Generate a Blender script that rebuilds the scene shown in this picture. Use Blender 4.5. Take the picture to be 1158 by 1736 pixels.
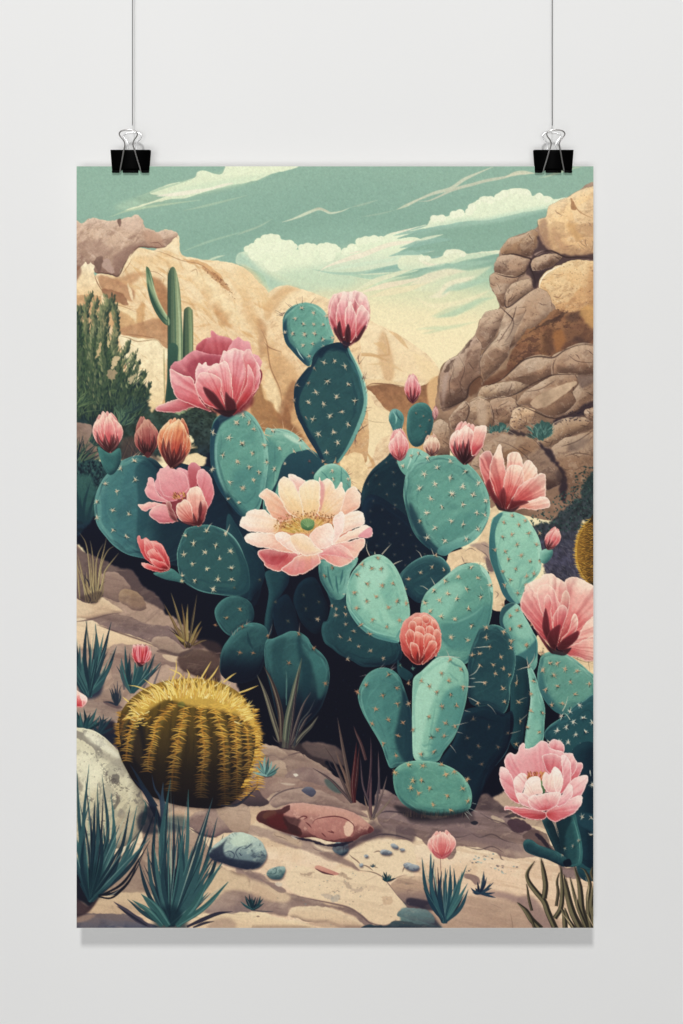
# Poster of a desert illustration hanging from two binder clips before a pale wall.
KEY=208.0;TOPL=98.0;SIDE=5.0;AMB=.13;INK=.985
import numpy as np, math, random
X0,Y0,PW,PH=130.0,282.0,876.0,1291.0
SC=1.0
W=int(PW*SC);H=int(PH*SC)
C=np.zeros((H,W,3),np.float32)
RNG=np.random.RandomState(7)
def hx(c):
    if isinstance(c,str):
        c=c.lstrip('#'); return np.array([int(c[i:i+2],16)/255 for i in (0,2,4)],np.float32)
    return np.asarray(c,np.float32)
def vnoise(cx,cy,seed,ang=0.0):
    r=np.random.RandomState(seed)
    yy,xx=np.mgrid[0:H,0:W].astype(np.float32)/SC
    if ang:
        c,s=math.cos(ang),math.sin(ang); xx,yy=xx*c+yy*s,-xx*s+yy*c
    xx=xx/cx; yy=yy/cy
    xx-=xx.min(); yy-=yy.min()
    g=r.rand(int(yy.max())+3,int(xx.max())+3).astype(np.float32)
    ix=xx.astype(int); iy=yy.astype(int); fx=xx-ix; fy=yy-iy
    fx=fx*fx*(3-2*fx); fy=fy*fy*(3-2*fy)
    return (g[iy,ix]*(1-fx)+g[iy,ix+1]*fx)*(1-fy)+(g[iy+1,ix]*(1-fx)+g[iy+1,ix+1]*fx)*fy
def fbm(cx,cy,seed,ang=0.0,o=4):
    a=0;t=0
    for k in range(o):
        a=a+vnoise(cx/2**k,cy/2**k,seed+k*31,ang)*.6**k; t+=.6**k
    a=a/t; a=(a-a.mean())/(a.std()+1e-6); return (a*.5).clip(-1.2,1.2)
NF=fbm(60,60,1); NM=fbm(22,16,2); NS=fbm(7,7,3,o=3); NP=fbm(3,3,4,o=2)
NBR=fbm(50,5,5,-.5); NVS=fbm(4,60,6,.06); NDL=fbm(6,60,8,.7); NHZ=fbm(90,10,9,.18)
def Z(ox,oy,s=3.86):
    def f(d):
        a=np.array([float(v) for v in d.split()]).reshape(-1,2); return a/s+[ox,oy]
    return f
G=Z(0,0,1.0)
A=Z(120,270);B=Z(400,270);Cc=Z(710,270);D=Z(120,540);E=Z(400,540);F=Z(710,540)
Gg=Z(120,800);Hh=Z(400,800);I=Z(710,800);J=Z(120,1040);K=Z(400,1040);L=Z(710,1040)
M=Z(120,1290);N=Z(400,1290);O=Z(710,1290)
def spl(p,closed=True,sub=7):
    p=np.asarray(p,float); n=len(p)
    if n<3: return p
    if closed: q=np.vstack([p[-1],p,p[0],p[1]]); m=n
    else: q=np.vstack([2*p[0]-p[1],p,2*p[-1]-p[-2]]); m=n-1
    t=np.linspace(0,1,sub,endpoint=False)[:,None]; out=[]
    for i in range(m):
        a,b,c,d=q[i],q[i+1],q[i+2],q[i+3]
        out.append(.5*((2*b)+(-a+c)*t+(2*a-5*b+4*c-d)*t**2+(-a+3*b-3*c+d)*t**3))
    r=np.vstack(out)
    return r if closed else np.vstack([r,p[-1]])
def roughen(p,amp,wl,seed=0,closed=True):
    # resample densely then displace by smooth noise
    q=np.vstack([p,p[:1]]) if closed else p
    d=np.r_[0,np.cumsum(np.hypot(*np.diff(q,axis=0).T))]
    n=max(8,int(d[-1]/1.5)); s=np.linspace(0,d[-1],n,endpoint=not closed)
    x=np.interp(s,d,q[:,0]); y=np.interp(s,d,q[:,1])
    r=np.random.RandomState(seed+int(abs(q[0,0]*13+q[0,1]*7)))
    def nz(w):
        k=max(4,int(d[-1]/w)+2); g=r.randn(k); g[-1]=g[0]
        return np.interp(s,np.linspace(0,d[-1],k),g)
    tx=np.gradient(x);ty=np.gradient(y);l=np.hypot(tx,ty)+1e-6
    o=(nz(wl)*.6+nz(wl/2.5)*.4)*amp
    return np.c_[x-ty/l*o,y+tx/l*o]
class R: pass
def rast(polys,pad=0):
    SS=4
    P=[(np.asarray(p,float)-[X0,Y0])*SC for p in polys]
    al=np.vstack(P)
    x0=max(0,int(al[:,0].min())-1-pad);x1=min(W,int(al[:,0].max())+2+pad)
    y0=max(0,int(al[:,1].min())-1-pad);y1=min(H,int(al[:,1].max())+2+pad)
    if x1<=x0 or y1<=y0: return None
    w=x1-x0;h=y1-y0
    ax=[];ay=[];bx=[];by=[]
    for p in P:
        ar=np.sum(p[:,0]*np.roll(p[:,1],-1)-np.roll(p[:,0],-1)*p[:,1])
        if ar<0: p=p[::-1]
        q=np.roll(p,-1,0)
        ax.append(p[:,0]);ay.append(p[:,1]);bx.append(q[:,0]);by.append(q[:,1])
    ax=np.concatenate(ax)-x0;bx=np.concatenate(bx)-x0
    ay=(np.concatenate(ay)-y0)*SS;by=(np.concatenate(by)-y0)*SS
    sg=np.where(by>ay,1.0,-1.0)
    lo=np.minimum(ay,by);hi=np.maximum(ay,by)
    i0=np.ceil(lo-.5).astype(int).clip(0,h*SS);i1=np.ceil(hi-.5).astype(int).clip(0,h*SS)
    n=(i1-i0).clip(0)
    if n.sum()==0: return None
    idx=np.repeat(np.arange(len(n)),n)
    st=np.repeat(np.cumsum(n)-n,n); row=np.arange(n.sum())-st+i0[idx]
    t=(row+.5-ay[idx])/(by[idx]-ay[idx])
    x=(ax[idx]+t*(bx[idx]-ax[idx])).clip(0,w-1e-3)
    ix=x.astype(int);fr=x-ix
    rr=row//SS; s=sg[idx]
    buf=np.bincount(rr*(w+2)+ix,weights=s*(1-fr),minlength=h*(w+2))+np.bincount(rr*(w+2)+ix+1,weights=s*fr,minlength=h*(w+2))
    m=np.cumsum(buf[:h*(w+2)].reshape(h,w+2),1)[:,:w]/SS
    r=R();r.b=(x0,y0,x1,y1);r.m=np.abs(m).clip(0,1).astype(np.float32);return r
def box(m,r,ax):
    if r<1: return m
    m=np.moveaxis(m,ax,0); p=np.concatenate([np.repeat(m[:1],r+1,0),m,np.repeat(m[-1:],r,0)],0)
    c=np.cumsum(p,0,dtype=np.float64); o=(c[2*r+1:]-c[:-(2*r+1)])/(2*r+1)
    return np.moveaxis(o.astype(np.float32),0,ax)
def bl(m,r):
    r=r*SC
    if r<=0: return m
    if r<1:
        k=r*.5; p=np.pad(m,1,mode='edge')
        return m*(1-k)+k*.25*(p[:-2,1:-1]+p[2:,1:-1]+p[1:-1,:-2]+p[1:-1,2:])
    r=int(round(r))
    for _ in range(2): m=box(box(m,r,0),r,1)
    return m
def blurreg(g,r):
    return g
def clipm(g,clip):
    if clip is None: return g.m
    x0,y0,x1,y1=g.b;a,b,c,d=clip.b
    m=np.zeros_like(g.m)
    u0=max(x0,a);u1=min(x1,c);v0=max(y0,b);v1=min(y1,d)
    if u1>u0 and v1>v0: m[v0-y0:v1-y0,u0-x0:u1-x0]=g.m[v0-y0:v1-y0,u0-x0:u1-x0]*clip.m[v0-b:v1-b,u0-a:u1-a]
    return m
def grid(g):
    x0,y0,x1,y1=g.b
    yy,xx=np.mgrid[y0:y1,x0:x1].astype(np.float32)
    return xx/SC+X0,yy/SC+Y0
def ramp(t,cols):
    c=np.array([hx(k) for k in cols]); t=t.clip(0,1)*(len(cols)-1)
    i=t.astype(int).clip(0,len(cols)-2); f=(t-i)[...,None]; f=f*f*(3-2*f)
    return c[i]*(1-f)+c[i+1]*f
def comp(g,m,col):
    x0,y0,x1,y1=g.b; s=C[y0:y1,x0:x1]; m=m[...,None]
    s[...]=s*(1-m)+col*m
def tx(g,n): x0,y0,x1,y1=g.b; return n[y0:y1,x0:x1]
def gcol(g,col,grad=None):
    if isinstance(col,(list,tuple)) and isinstance(col[0],str):
        if grad is None:
            x0,y0,x1,y1=g.b; grad=(0,y0/SC+Y0,0,y1/SC+Y0)
        xx,yy=grid(g);a,b,c,d=grad;l=(c-a)**2+(d-b)**2
        return ramp(((xx-a)*(c-a)+(yy-b)*(d-b))/l,col)
    return np.broadcast_to(hx(col),g.m.shape+(3,))
def S(pts,col,a=1.0,blur=0,clip=None,sm=True,rough=0,wl=10,grad=None,tex=None,ta=.06,thr=None,inner=True):
    """paint one closed shape; returns its region"""
    p=spl(pts) if sm else np.asarray(pts,float)
    if rough: p=roughen(p,rough,wl)
    g=rast([p],int(blur*SC*2+2) if blur else 0)
    if g is None: return None
    if blur: g.m=bl(g.m,blur*.6)
    c=gcol(g,col,grad)
    if tex is not None: c=c*(1+ta*tx(g,tex)[...,None])
    m=clipm(g,clip)
    if thr is not None: # broken coverage by noise: thr=(noise,level,soft)
        m=m*((tx(g,thr[0])-thr[1])/thr[2]).clip(0,1)
    comp(g,m*a,c); g.m=clipm(g,clip) if clip is not None else g.m
    return g
def MS(polys,col,a=1.0,blur=0,clip=None,grad=None):
    if not polys: return
    g=rast(polys,int(blur*2+2) if blur else 0)
    if g is None: return
    if blur: g.m=bl(g.m,blur*.6)
    comp(g,clipm(g,clip)*a,gcol(g,col,grad)); return g
def ribbon(p,w,sub=6):
    """offset polygon of a tapered line; w list of widths along it"""
    p=spl(p,False,sub) if len(p)>2 else np.asarray(p,float)
    if len(p)==2: p=p[0]+(p[1]-p[0])*np.linspace(0,1,5)[:,None]
    d=np.r_[0,np.cumsum(np.hypot(*np.diff(p,axis=0).T))];d/=max(d[-1],1e-6)
    w=np.interp(d,np.linspace(0,1,len(w)),w)/2
    t=np.gradient(p,axis=0);l=np.hypot(t[:,0],t[:,1])+1e-6
    n=np.c_[-t[:,1]/l,t[:,0]/l]
    return np.vstack([p+n*w[:,None],(p-n*w[:,None])[::-1]])
def K_(pts,w,col,a=1.0,blur=0,clip=None,grad=None):
    return MS([ribbon(pts,w if isinstance(w,(list,tuple)) else [w*.3,w,w,w*.3])],col,a,blur,clip,grad)
def emb(g,hi,lo,r=8,ang=-2.2,ka=.8,kb=.8,pw=1.0):
    """light one side of a region's edge and darken the other"""
    m=np.pad(g.m,2); b=bl(m,r); gy,gx=np.gradient(b); b=b[2:-2,2:-2];gx=gx[2:-2,2:-2];gy=gy[2:-2,2:-2]
    v=-(gx*math.cos(ang)+gy*math.sin(ang))*r*SC*2.2
    if hi is not None and ka: comp(g,g.m*(v.clip(0,1)**pw)*ka,hx(hi))
    if lo is not None and kb: comp(g,g.m*((-v).clip(0,1)**pw)*kb,hx(lo))
def rim(g,col,r=1.5,a=.8,ang=None):
    b=bl(g.m,r); e=((g.m-b)*2.4).clip(0,1)*g.m
    if ang is not None:
        q=bl(g.m,max(2,r)); gy,gx=np.gradient(q); n=np.hypot(gx,gy)+1e-5
        e=e*(.5-.5*(-1)*(-(gx*math.cos(ang)+gy*math.sin(ang))/n)).clip(0,1)
    comp(g,e*a,hx(col))
def texr(g,n,col,a,lo=0,hi=1):
    t=((tx(g,n)-lo)/(hi-lo)).clip(0,1); comp(g,g.m*t*a,hx(col))
def dots(g,n,col,r0,r1,a=.7,seed=1,asp=1.0):
    if g is None: return
    r=np.random.RandomState(seed); x0,y0,x1,y1=g.b; P=[];k=0
    while len(P)<n and k<n*6:
        k+=1
        ix=r.randint(x0,x1);iy=r.randint(y0,y1)
        if g.m[iy-y0,ix-x0]<.6: continue
        cx=ix/SC+X0;cy=iy/SC+Y0;q=r.uniform(r0,r1)
        t=np.linspace(0,6.28,7)[:-1]+r.rand()
        P.append(np.c_[cx+np.cos(t)*q*r.uniform(.8,1.5)*asp,cy+np.sin(t)*q*r.uniform(.6,1)])
    MS(P,col,a,clip=g)
def cracks(g,n,col,ln,w,a=.6,seed=1,ang=.5,sp=.6):
    if g is None: return
    r=np.random.RandomState(seed);x0,y0,x1,y1=g.b;P=[];k=0
    while len(P)<n and k<n*8:
        k+=1
        ix=r.randint(x0,x1);iy=r.randint(y0,y1)
        if g.m[iy-y0,ix-x0]<.6: continue
        p=[np.array([ix/SC+X0,iy/SC+Y0])];th=ang+r.randn()*sp;q=r.uniform(.4,1)*ln/4
        for _ in range(4):
            th+=r.randn()*.35; p.append(p[-1]+q*np.array([math.cos(th),math.sin(th)]))
        ww=w*r.uniform(.5,1.3);P.append(ribbon(np.array(p),[0.2,ww,ww*.8,.1],3))
    MS(P,col,a,clip=g)
# ---- cactus spines -------------------------------------------------
def stars(pts,r=5.5,col='e8d6b4',dk='24302f',seed=0,a=.95,mid='8a5a3c'):
    rr=random.Random(seed+int(pts[0][0]*7)); A_=[];B_=[];Cn=[];Sh=[]
    for (x,y) in pts:
        n=rr.randint(8,11);o=rr.random()*3
        for k in range(n):
            th=o+k*6.283/n+rr.uniform(-.3,.3);L_=r*rr.uniform(.5,1.3)
            d=np.array([math.cos(th),math.sin(th)]);nn=np.array([-d[1],d[0]])*.62
            c=np.array([x,y]);t=np.array([c-nn,c+nn,c+d*L_+nn*.2,c+d*L_-nn*.2])
            (B_ if rr.random()<.22 else A_).append(t); Sh.append(t*1.0+[1.1,1.5])
        q=1.0;Cn.append(np.array([[x-q,y-q],[x+q,y-q],[x+q,y+q],[x-q,y+q]]))
    MS(Sh,dk,a*.55,.6);MS(B_,dk,a*.8);MS(A_,col,a);MS(Cn,mid,a*.45)
def autosp(g,step,jit,seed,inset=5):
    r=random.Random(seed);x0,y0,x1,y1=g.b;b=bl(g.m,inset);out=[]
    j=0;y=y0+step*.4
    while y<y1:
        x=x0+(step*.5 if j%2 else 0)+r.uniform(0,step*.3)
        while x<x1:
            ix=int(x+r.uniform(-jit,jit));iy=int(y+r.uniform(-jit,jit))
            if x0<=ix<x1 and y0<=iy<y1 and b[iy-y0,ix-x0]>.72: out.append((ix/SC+X0,iy/SC+Y0))
            x+=step
        y+=step*.8;j+=1
    return out
def edgesp(g_pts,n,ln,col,seed,rng=(0,1),a=.8,w=1.1):
    """long spines sticking out along an outline"""
    p=spl(g_pts);c=p.mean(0);rr=random.Random(seed);P=[]
    for _ in range(n):
        i=int(rr.uniform(*rng)*len(p))%len(p);q=p[i];d=q-c;d/=np.hypot(*d)+1e-6
        th=math.atan2(d[1],d[0])+rr.uniform(-.7,.7);L_=ln*rr.uniform(.5,1.2)
        P.append(ribbon([q-d*1.5,q+L_*np.array([math.cos(th),math.sin(th)])],[w,w*.7,.2]))
    MS(P,col,a)
def contour(g,pts,hi,lo,ang,seed,n=36):
    p=spl(pts);c=p.mean(0);N=len(p);rr=random.Random(seed);sz=math.sqrt(max(1,g.m.sum()))
    if sz<22: n=8
    lx,ly=math.cos(ang),math.sin(ang)
    for _ in range(n):
        i=rr.randrange(N);ln=int(N*rr.uniform(.06,.22));f=rr.choice([rr.uniform(.88,.97),rr.uniform(.6,.95)])
        q=np.array([c+(p[(i+k)%N]-c)*(f+.02*math.sin(k*.5)) for k in range(0,ln,3)])
        if len(q)<3: continue
        m=q.mean(0)-c;m/=np.hypot(*m)+1e-6;dt=m[0]*lx+m[1]*ly
        up=rr.random()<.5+.4*dt
        w=sz*rr.uniform(.012,.045)
        K_(q,[.3,w,w*.8,.3],hi if up else lo,rr.uniform(.10,.26) if f<.88 else rr.uniform(.22,.45),rr.uniform(.5,1.6),clip=g)
def pad(pts,base='4f8c7f',hi='8cc8ae',lo='0f3440',ang=-2.3,r=10,ka=.7,kb=.8,rimc=None,ra=.5,sp=None,st=None,seed=1,rs=5.5,spc='e8d6b4',sa=.95,grad=None,tex=True,rimang=None,dk='24302f'):
    g=S(pts,base,grad=grad)
    if g is None: return
    if tex:
        texr(g,NBR,hi,.13,0,1.2);texr(g,-NDL,lo,.09,0,1.2);texr(g,-NM,lo,.14,0,1.2)
    emb(g,hi,lo,r,ang,ka,kb)
    if tex: texr(g,NP,hi,.08,0,1)
    contour(g,pts,hi,lo,ang,seed+int(g.b[0]))
    if rimc: rim(g,rimc,1.3,ra,rimang)
    if sp is not None: stars(sp,rs,spc,seed=seed,a=sa,dk=dk)
    elif st: 
        q=autosp(g,st,st*.16,seed)
        if q: stars(q,rs,spc,seed=seed,a=sa,dk=dk)
    return g
def warm(c,k=1.7):
    c=hx(c).copy(); 
    if c[0]>c[1]: c[2]-=k*.30*max(0,c[2]-c[1])*1.0+.012; c[1]+=.012; c[0]=min(1,c[0]*1.01)
    return c.clip(0,1)
def petal(pts,base,cols,tip=None,edge='fbe3d2',ea=.75,ka=.4,streak=.35,sc='ffffff',dc=None,r=5,ang=-1.6,lo=None,er=1.1,seed=0,rough=.75,kb=.4):
    """petal: colour runs from its base point outwards, fine veins fan from the base"""
    p=spl(pts);
    if rough: p=roughen(p,rough,6)
    g=rast([p]);
    if g is None: return
    bx,by=base; xx,yy=grid(g); dx=xx-bx;dy=yy-by; d=np.hypot(dx,dy)
    mx=np.percentile(d[g.m>.5],97) if (g.m>.5).any() else 1
    c=ramp((d/mx)**1.3+.035*tx(g,NS)+.05*tx(g,NM),[warm(k_) for k_ in cols])
    edge=warm(edge)
    comp(g,g.m,c)
    th=np.arctan2(dy,dx); rs=np.random.RandomState(seed+int(bx+by)); 
    k=40; tb=rs.rand(k*4)
    u=((th+math.pi)/(2*math.pi))*k*3.99+ .8*tx(g,NF)+.25*tx(g,NS)
    i=np.floor(u).astype(int);f=u-i;v=tb[i%(k*4)]*(1-f)+tb[(i+1)%(k*4)]*f
    v=v-.5
    fa=(d/mx).clip(0,1); fa=fa*(1.25-fa)*1.6
    comp(g,g.m*((v.clip(0,1))*streak*1.5*fa).clip(0,1),hx(edge))
    comp(g,g.m*((-v).clip(0,1)*streak*1.5*(1.1-fa*.5)).clip(0,1),hx(dc or cols[0]))
    emb(g,edge,lo or cols[0],r,ang,ka,kb)
    if ea: rim(g,edge,er,ea)
    return g
def blade(x0,y0,x1,y1,w,col,bend=0,a=1,hl=None,ha=.5,wid=None):
    p0=np.array([x0,y0],float);p1=np.array([x1,y1],float);d=p1-p0
    n=np.array([-d[1],d[0]]);m=(p0+p1)/2+n*bend
    pts=np.array([p0,m,p1]);ww=wid or [w*.7,w,w*.75,.3]
    g=MS([ribbon(pts,ww,8)],col,a)
    if hl and g is not None:
        q=pts+n/ (np.hypot(*n)+1e-6)*w*.18
        MS([ribbon(q,[w*.1,w*.3,w*.2,.1],8)],hl,ha)
    return g
def tuft(cx,cy,n,ln,spread,w,cols,seed,up=-1.57,hl=None,bs=3,ha=.4,bend=.12):
    r=random.Random(seed)
    for k in range(n):
        th=up+r.uniform(-spread,spread);L_=ln*r.uniform(.55,1.05)
        blade(cx+r.uniform(-bs,bs),cy+r.uniform(-1,1),cx+math.cos(th)*L_,cy+math.sin(th)*L_,w*r.uniform(.7,1.2),r.choice(cols),bend=r.uniform(-bend,bend),hl=hl if r.random()<.6 else None,ha=ha)
def finish():
    # overall ink grade
    sm_=C.clip(0,1);C[...]=C+(sm_*sm_*(3-2*sm_)-C)*.27
    pk_=(C[...,2]-C[...,1]).clip(0,1)*((C[...,0]-C[...,2])*6).clip(0,1);C[...,2]-=.42*pk_;C[...,1]+=.06*pk_
    L=(C@np.array([.3,.59,.11],np.float32))[...,None]
    gr_=((C[...,1:2]-C[...,0:1])*5).clip(0,1)
    C[...]=L+(C-L)*(1-.26*gr_)
    C[...,2:3]-=.012*gr_
    wr_=((C[...,0:1]-C[...,2:3])*3).clip(0,1)*(1-gr_);L=(C@np.array([.3,.59,.11],np.float32))[...,None]
    C[...]=L+(C-L)*(1-.10*wr_)
    C[...,2:3]+=.010*wr_
    # paper grain
    g=np.random.RandomState(99)
    n=g.randn(H,W).astype(np.float32); n=(n+bl(n,1)*2.2)
    n/=n.std()
    C[...]=(C*(1+.020*n[...,None])+.004*g.randn(H,W,3).astype(np.float32)).clip(0,1)
NR1=fbm(16,7,21,-.45,5);NR2=fbm(10,10,22,.6,5);NR3=fbm(30,9,23,-.7,5)
def splat(g,n,lv,soft,col,a,seed=0):
    x0,y0,x1,y1=g.b; sy=(seed*137)%H;sx=(seed*71)%W
    t=np.roll(n,(sy,sx),(0,1))[y0:y1,x0:x1]
    comp(g,g.m*((t-lv)/soft).clip(0,1)*a,hx(col))
def strokes(g,n,cols,ln,w,ang,seed=1,a=.5,sp=.35,cv=.4,blur=.6):
    """loose brush marks flowing along a direction, kept inside a region"""
    if g is None: return
    r=np.random.RandomState(seed);x0,y0,x1,y1=g.b;B={c:[] for c in cols};k=0;m=0
    while m<n and k<n*6:
        k+=1;ix=r.randint(x0,x1);iy=r.randint(y0,y1)
        if g.m[iy-y0,ix-x0]<.6: continue
        m+=1;p=[np.array([ix/SC+X0,iy/SC+Y0])];th=ang+r.randn()*sp;q=r.uniform(.4,1.2)*ln/4;dc=r.randn()*cv
        for _ in range(4):
            th+=dc/4+r.randn()*.1;p.append(p[-1]+q*np.array([math.cos(th),math.sin(th)]))
        ww=w*r.uniform(.3,1.3);B[cols[r.randint(len(cols))]].append(ribbon(np.array(p),[.2,ww,ww*.8,.1],3))
    for c in cols:
        for i in range(0,len(B[c]),6): MS(B[c][i:i+6],c,a*r.uniform(.5,1),blur,clip=g)
def puff(Zf,d,r,cols,seed=1):
    rr=random.Random(seed)
    for x,y in Zf(d):
        q=r*rr.uniform(.7,1.25);t=np.linspace(0,6.28,11)[:-1]
        S(np.c_[x+np.cos(t)*q*1.15,y+q*.55+np.sin(t)*q],cols,1,.3)
def sharp(p,f=.2):
    p=np.asarray(p,float);q=np.roll(p,-1,0);o=[]
    for a,b in zip(p,q): o+=[a+(b-a)*f,a+(b-a)*(1-f)]
    return np.array(o)
def lf(c,k=1.0):
    c=hx(c).copy()*255
    if 95<c.mean()<195: c=c*[1+.09*k,1+.075*k,1+.03*k]+[4*k,3*k,0]
    return (c/255).clip(0,1)
# ---------- sky ----------
yy,xx=np.mgrid[0:H,0:W].astype(np.float32);yy=yy/SC+Y0;xx=xx/SC+X0
t=((yy-(xx-620)*.12-np.clip(600-xx,0,400)*.30-282)/285)
C[...]=ramp(t,['8cb29e','88af9c','85ad9a','8ab39f','abc8a8','dcdcb0','f3e3b2','f9e4b2'])
# darker teal wedge on the right, behind the clouds
S(G("640 440 760 385 870 360 890 395 845 450 800 455 730 470 640 470"),'86ae99',.8,10)
FULL=R();FULL.b=(0,0,W,H);FULL.m=np.ones((H,W),np.float32)
# top-left cloud with its windswept tail
S(A("300 300 560 205 800 130 1000 80 1158 60 1330 70 1158 160 850 235 700 270 480 320 330 335"),'a9c3a4',.55,5,tex=NHZ,ta=.08)
S(A("520 215 640 165 800 125 830 85 880 76 940 96 990 92 1010 50 1020 40 1480 40 1300 105 1158 150 1000 180 860 220 760 250 640 262 420 322 360 330 560 265 640 235 560 235"),['e9efc9','dfe8c2','e4e6c0'],.92,.6,rough=.8,wl=14)
S(A("640 215 900 150 1158 110 1300 95 1158 148 900 205 700 245"),'cfe0bd',.7,3)
S(A("560 240 760 205 900 188 1000 160 1060 158 860 215 700 240"),'f3ead0',.8,1.2)
for q,c in (("250 380 400 330 700 285 860 265","b9cba6"),("740 335 900 300 1158 235","a9c2a4"),("720 610 900 540 1158 465","a2c0a4"),("430 250 600 190 800 130","a7c4a6"),("890 665 960 640 1010 628","dfe5c0")):
    K_(A(q),[.5,4,3,.5],c,.65,1)
# centre cloud
g=S(B("0 680 10 620 60 600 70 570 110 560 125 530 160 520 175 500 225 490 280 495 300 525 345 530 375 545 385 580 405 592 420 570 460 555 510 560 530 580 540 598 560 560 600 547 650 560 680 590 715 602 750 575 800 545 815 515 860 512 900 505 960 508 1010 485 1035 480 1158 450 1250 430 1158 480 1050 520 1158 510 1230 530 1158 560 1060 610 1158 600 1230 640 1158 680 1000 700 860 740 1158 700 1200 720 1000 780 850 830 800 860 600 900 430 870 330 850 230 870 180 760 60 700"),['e6efc9','dfeac4','d3dfbf','cfd9b4','dbd8ae'],1,.5,rough=.6,wl=10,grad=(0,395,0,500))
S(B("0 600 60 620 160 720 300 800 420 830 560 850 420 860 330 830 220 860 160 780 60 710 0 690"),'a5c8b0',.75,6,clip=g)
S(B("240 640 420 680 560 700 700 720 800 780 700 850 500 840 300 780"),'c2d9b8',.7,10,clip=g)
S(B("110 565 170 505 240 495 330 540 400 600 430 580 500 560 530 600 480 680 300 690 160 660"),'e9f1cb',.8,6,clip=g)
for q,c,w in (("540 740 600 700 740 650 830 625 1000 560 1158 540 1300 530","f0e3c6",9),("560 745 640 720 800 690 1000 660 1158 620 1300 600","cfe2c1",7),("690 620 760 610 830 600","f2e4c8",4),
  ("500 720 640 745 800 745 1000 705 1158 690","a4c6ae",5),("1000 490 1158 455 1300 420","efe6c8",3.5),("700 750 900 770 1100 740 1250 700","a9caad",8)):
    K_(B(q),[.5,w,w*.8,.5],c,.85,.8)
# teal gaps between the streaks, right of the cloud
for q,w in (("1030 500 1158 470 1330 430 1500 410",9),("1070 580 1158 560 1280 530 1420 525",11),("1000 635 1100 612 1200 610 1300 590",8),("830 750 1000 720 1158 700 1330 690 1500 700",13),("1080 700 1300 650 1500 640",8)):
    K_(B(q),[.5,w,w,.5],'8db8a6',.85,1.2)
for q,w,c in (("760 870 900 800 1050 750 1158 715 1260 690","9",'e6e4bd'),("800 880 920 840 1158 790 1260 750","10",'f4dfbd'),("860 905 1000 870 1158 840 1300 790","12",'efdfb2'),("850 850 1000 790 1158 760","5",'c9dcb6')):
    K_(B(q),[.5,float(w),float(w)*.7,.5],c,.8,1.5)
puff(B,"75 575 110 560 150 525 190 505 230 498 270 500 310 535 350 540 380 560 430 565 470 560 505 562 560 562 595 555 640 565 665 580 720 590 760 565 810 525 850 515 905 508 950 510",6.5,'e9f0cb',3)
puff(B,"130 600 200 560 260 560 330 580 450 600 600 600 250 640",13,'eaf1cc',4)
S(B("120 640 300 620 520 640 640 650 500 700 300 740 200 720"),'e3ecc6',.7,8)
# thin wisps
for q,w,c,a in (("300 412 380 388 500 338 545 325 580 335 620 352 690 340 750 315",5,'d9dcbc',.8),("750 315 850 290 930 265",4,'a9bfa6',.6),
  ("500 330 545 322 580 332 620 350",4,'b9b8a0',.7),("0 500 70 470 150 440 240 390",3.5,'a9bfa4',.7),("1050 330 1120 300 1200 262 1250 250",5,'cfd0b2',.8),("820 378 950 355 1050 330",3,'a5bba2',.5)):
    K_(B(q),[.4,w,w*.8,.4],c,a,.5)
for q,w,c,a in (("-80 300 0 262 100 222 210 190 300 130 400 85 490 48",5.5,'cfcfb4',.85),("0 275 60 272 120 250 200 210 270 185 350 165 440 140 560 118 640 95 760 90",5,'c9c7ae',.85),("560 118 640 92 700 88 760 92",7,'d8d2b4',.8),
  ("820 120 900 90 1000 62 1070 48",4,'b9c8aa',.8),("780 125 870 102 920 92",3,'b3c6aa',.6)):
    K_(Cc(q),[.4,w,w,.5],c,a,.5)
# right cloud bank
g=S(Cc("-60 470 40 440 70 400 110 370 150 368 190 372 230 345 270 332 300 350 330 320 345 290 385 270 400 248 450 242 480 262 500 240 540 210 590 200 640 190 700 192 735 215 745 240 790 218 815 235 860 245 890 262 990 245 1060 240 1000 290 850 320 700 345 560 375 440 400 330 402 200 425 60 448"),['e9eecb','e3edc8','dfe9c6'],1,.5,rough=.5,wl=9)
puff(Cc,'100 375 150 372 230 348 270 338 330 330 350 300 390 272 430 250 470 252 520 235 560 212 610 202 660 198 710 208 790 230 840 250',5.5,'edf1cf',5)
S(Cc("60 440 300 385 420 385 600 345 850 300 850 325 560 378 430 405 300 408 120 436"),'c2dbbd',.7,3)
K_(Cc("-40 500 200 440 500 400 850 330"),[1,6,8,1],'9fc3ae',.7,3)
K_(Cc("-20 535 60 515 160 492"),[.5,5,4,.5],'d7e0bf',.9,.8)
g=S(Cc("-120 640 0 632 60 632 80 650 150 635 170 600 200 588 250 588 300 605 320 618 420 605 530 598 530 615 400 640 300 660 220 685 180 680 150 700 60 708 -120 720"),['e7e8c6','dfe5c0','cfe0bd'],1,.8,rough=.5,wl=8)
for q,w,c,a in (("0 660 80 690 150 685 170 670","4",'f1e4c6',.9),("200 680 330 640 520 612","10",'bcd5b4',.7),("-60 770 100 720 300 690 500 660","14",'9fc3aa',.75),("-60 820 60 780 200 740 320 732","18",'efe2bd',.85),
   ("-40 860 150 820 340 760 480 700","26",'dde0b8',.7),("60 905 150 880 200 830 300 790 370 765","16",'f0e5c0',.8),("150 890 200 850 280 830 400 800 470 780","12",'a8caae',.7),("80 1030 200 1000 350 945 500 900","20",'c9d6ae',.75),
   ("100 1040 250 1000 400 925 490 905","10",'b3ceab',.7),("-20 1110 80 1105 200 1100 380 1062","7",'cfd9ae',.8),("20 1140 60 1135 200 1105","4",'bfd0a8',.6),("-30 900 100 960 300 930 480 850","10",'f3e5b8',.7)):
    K_(Cc(q),[.5,float(w),float(w)*.8,.5],c,a,1.8)
puff(Cc,'20 640 60 640 180 612 210 600 250 600 290 615',4,'ebeecb',6)
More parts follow.
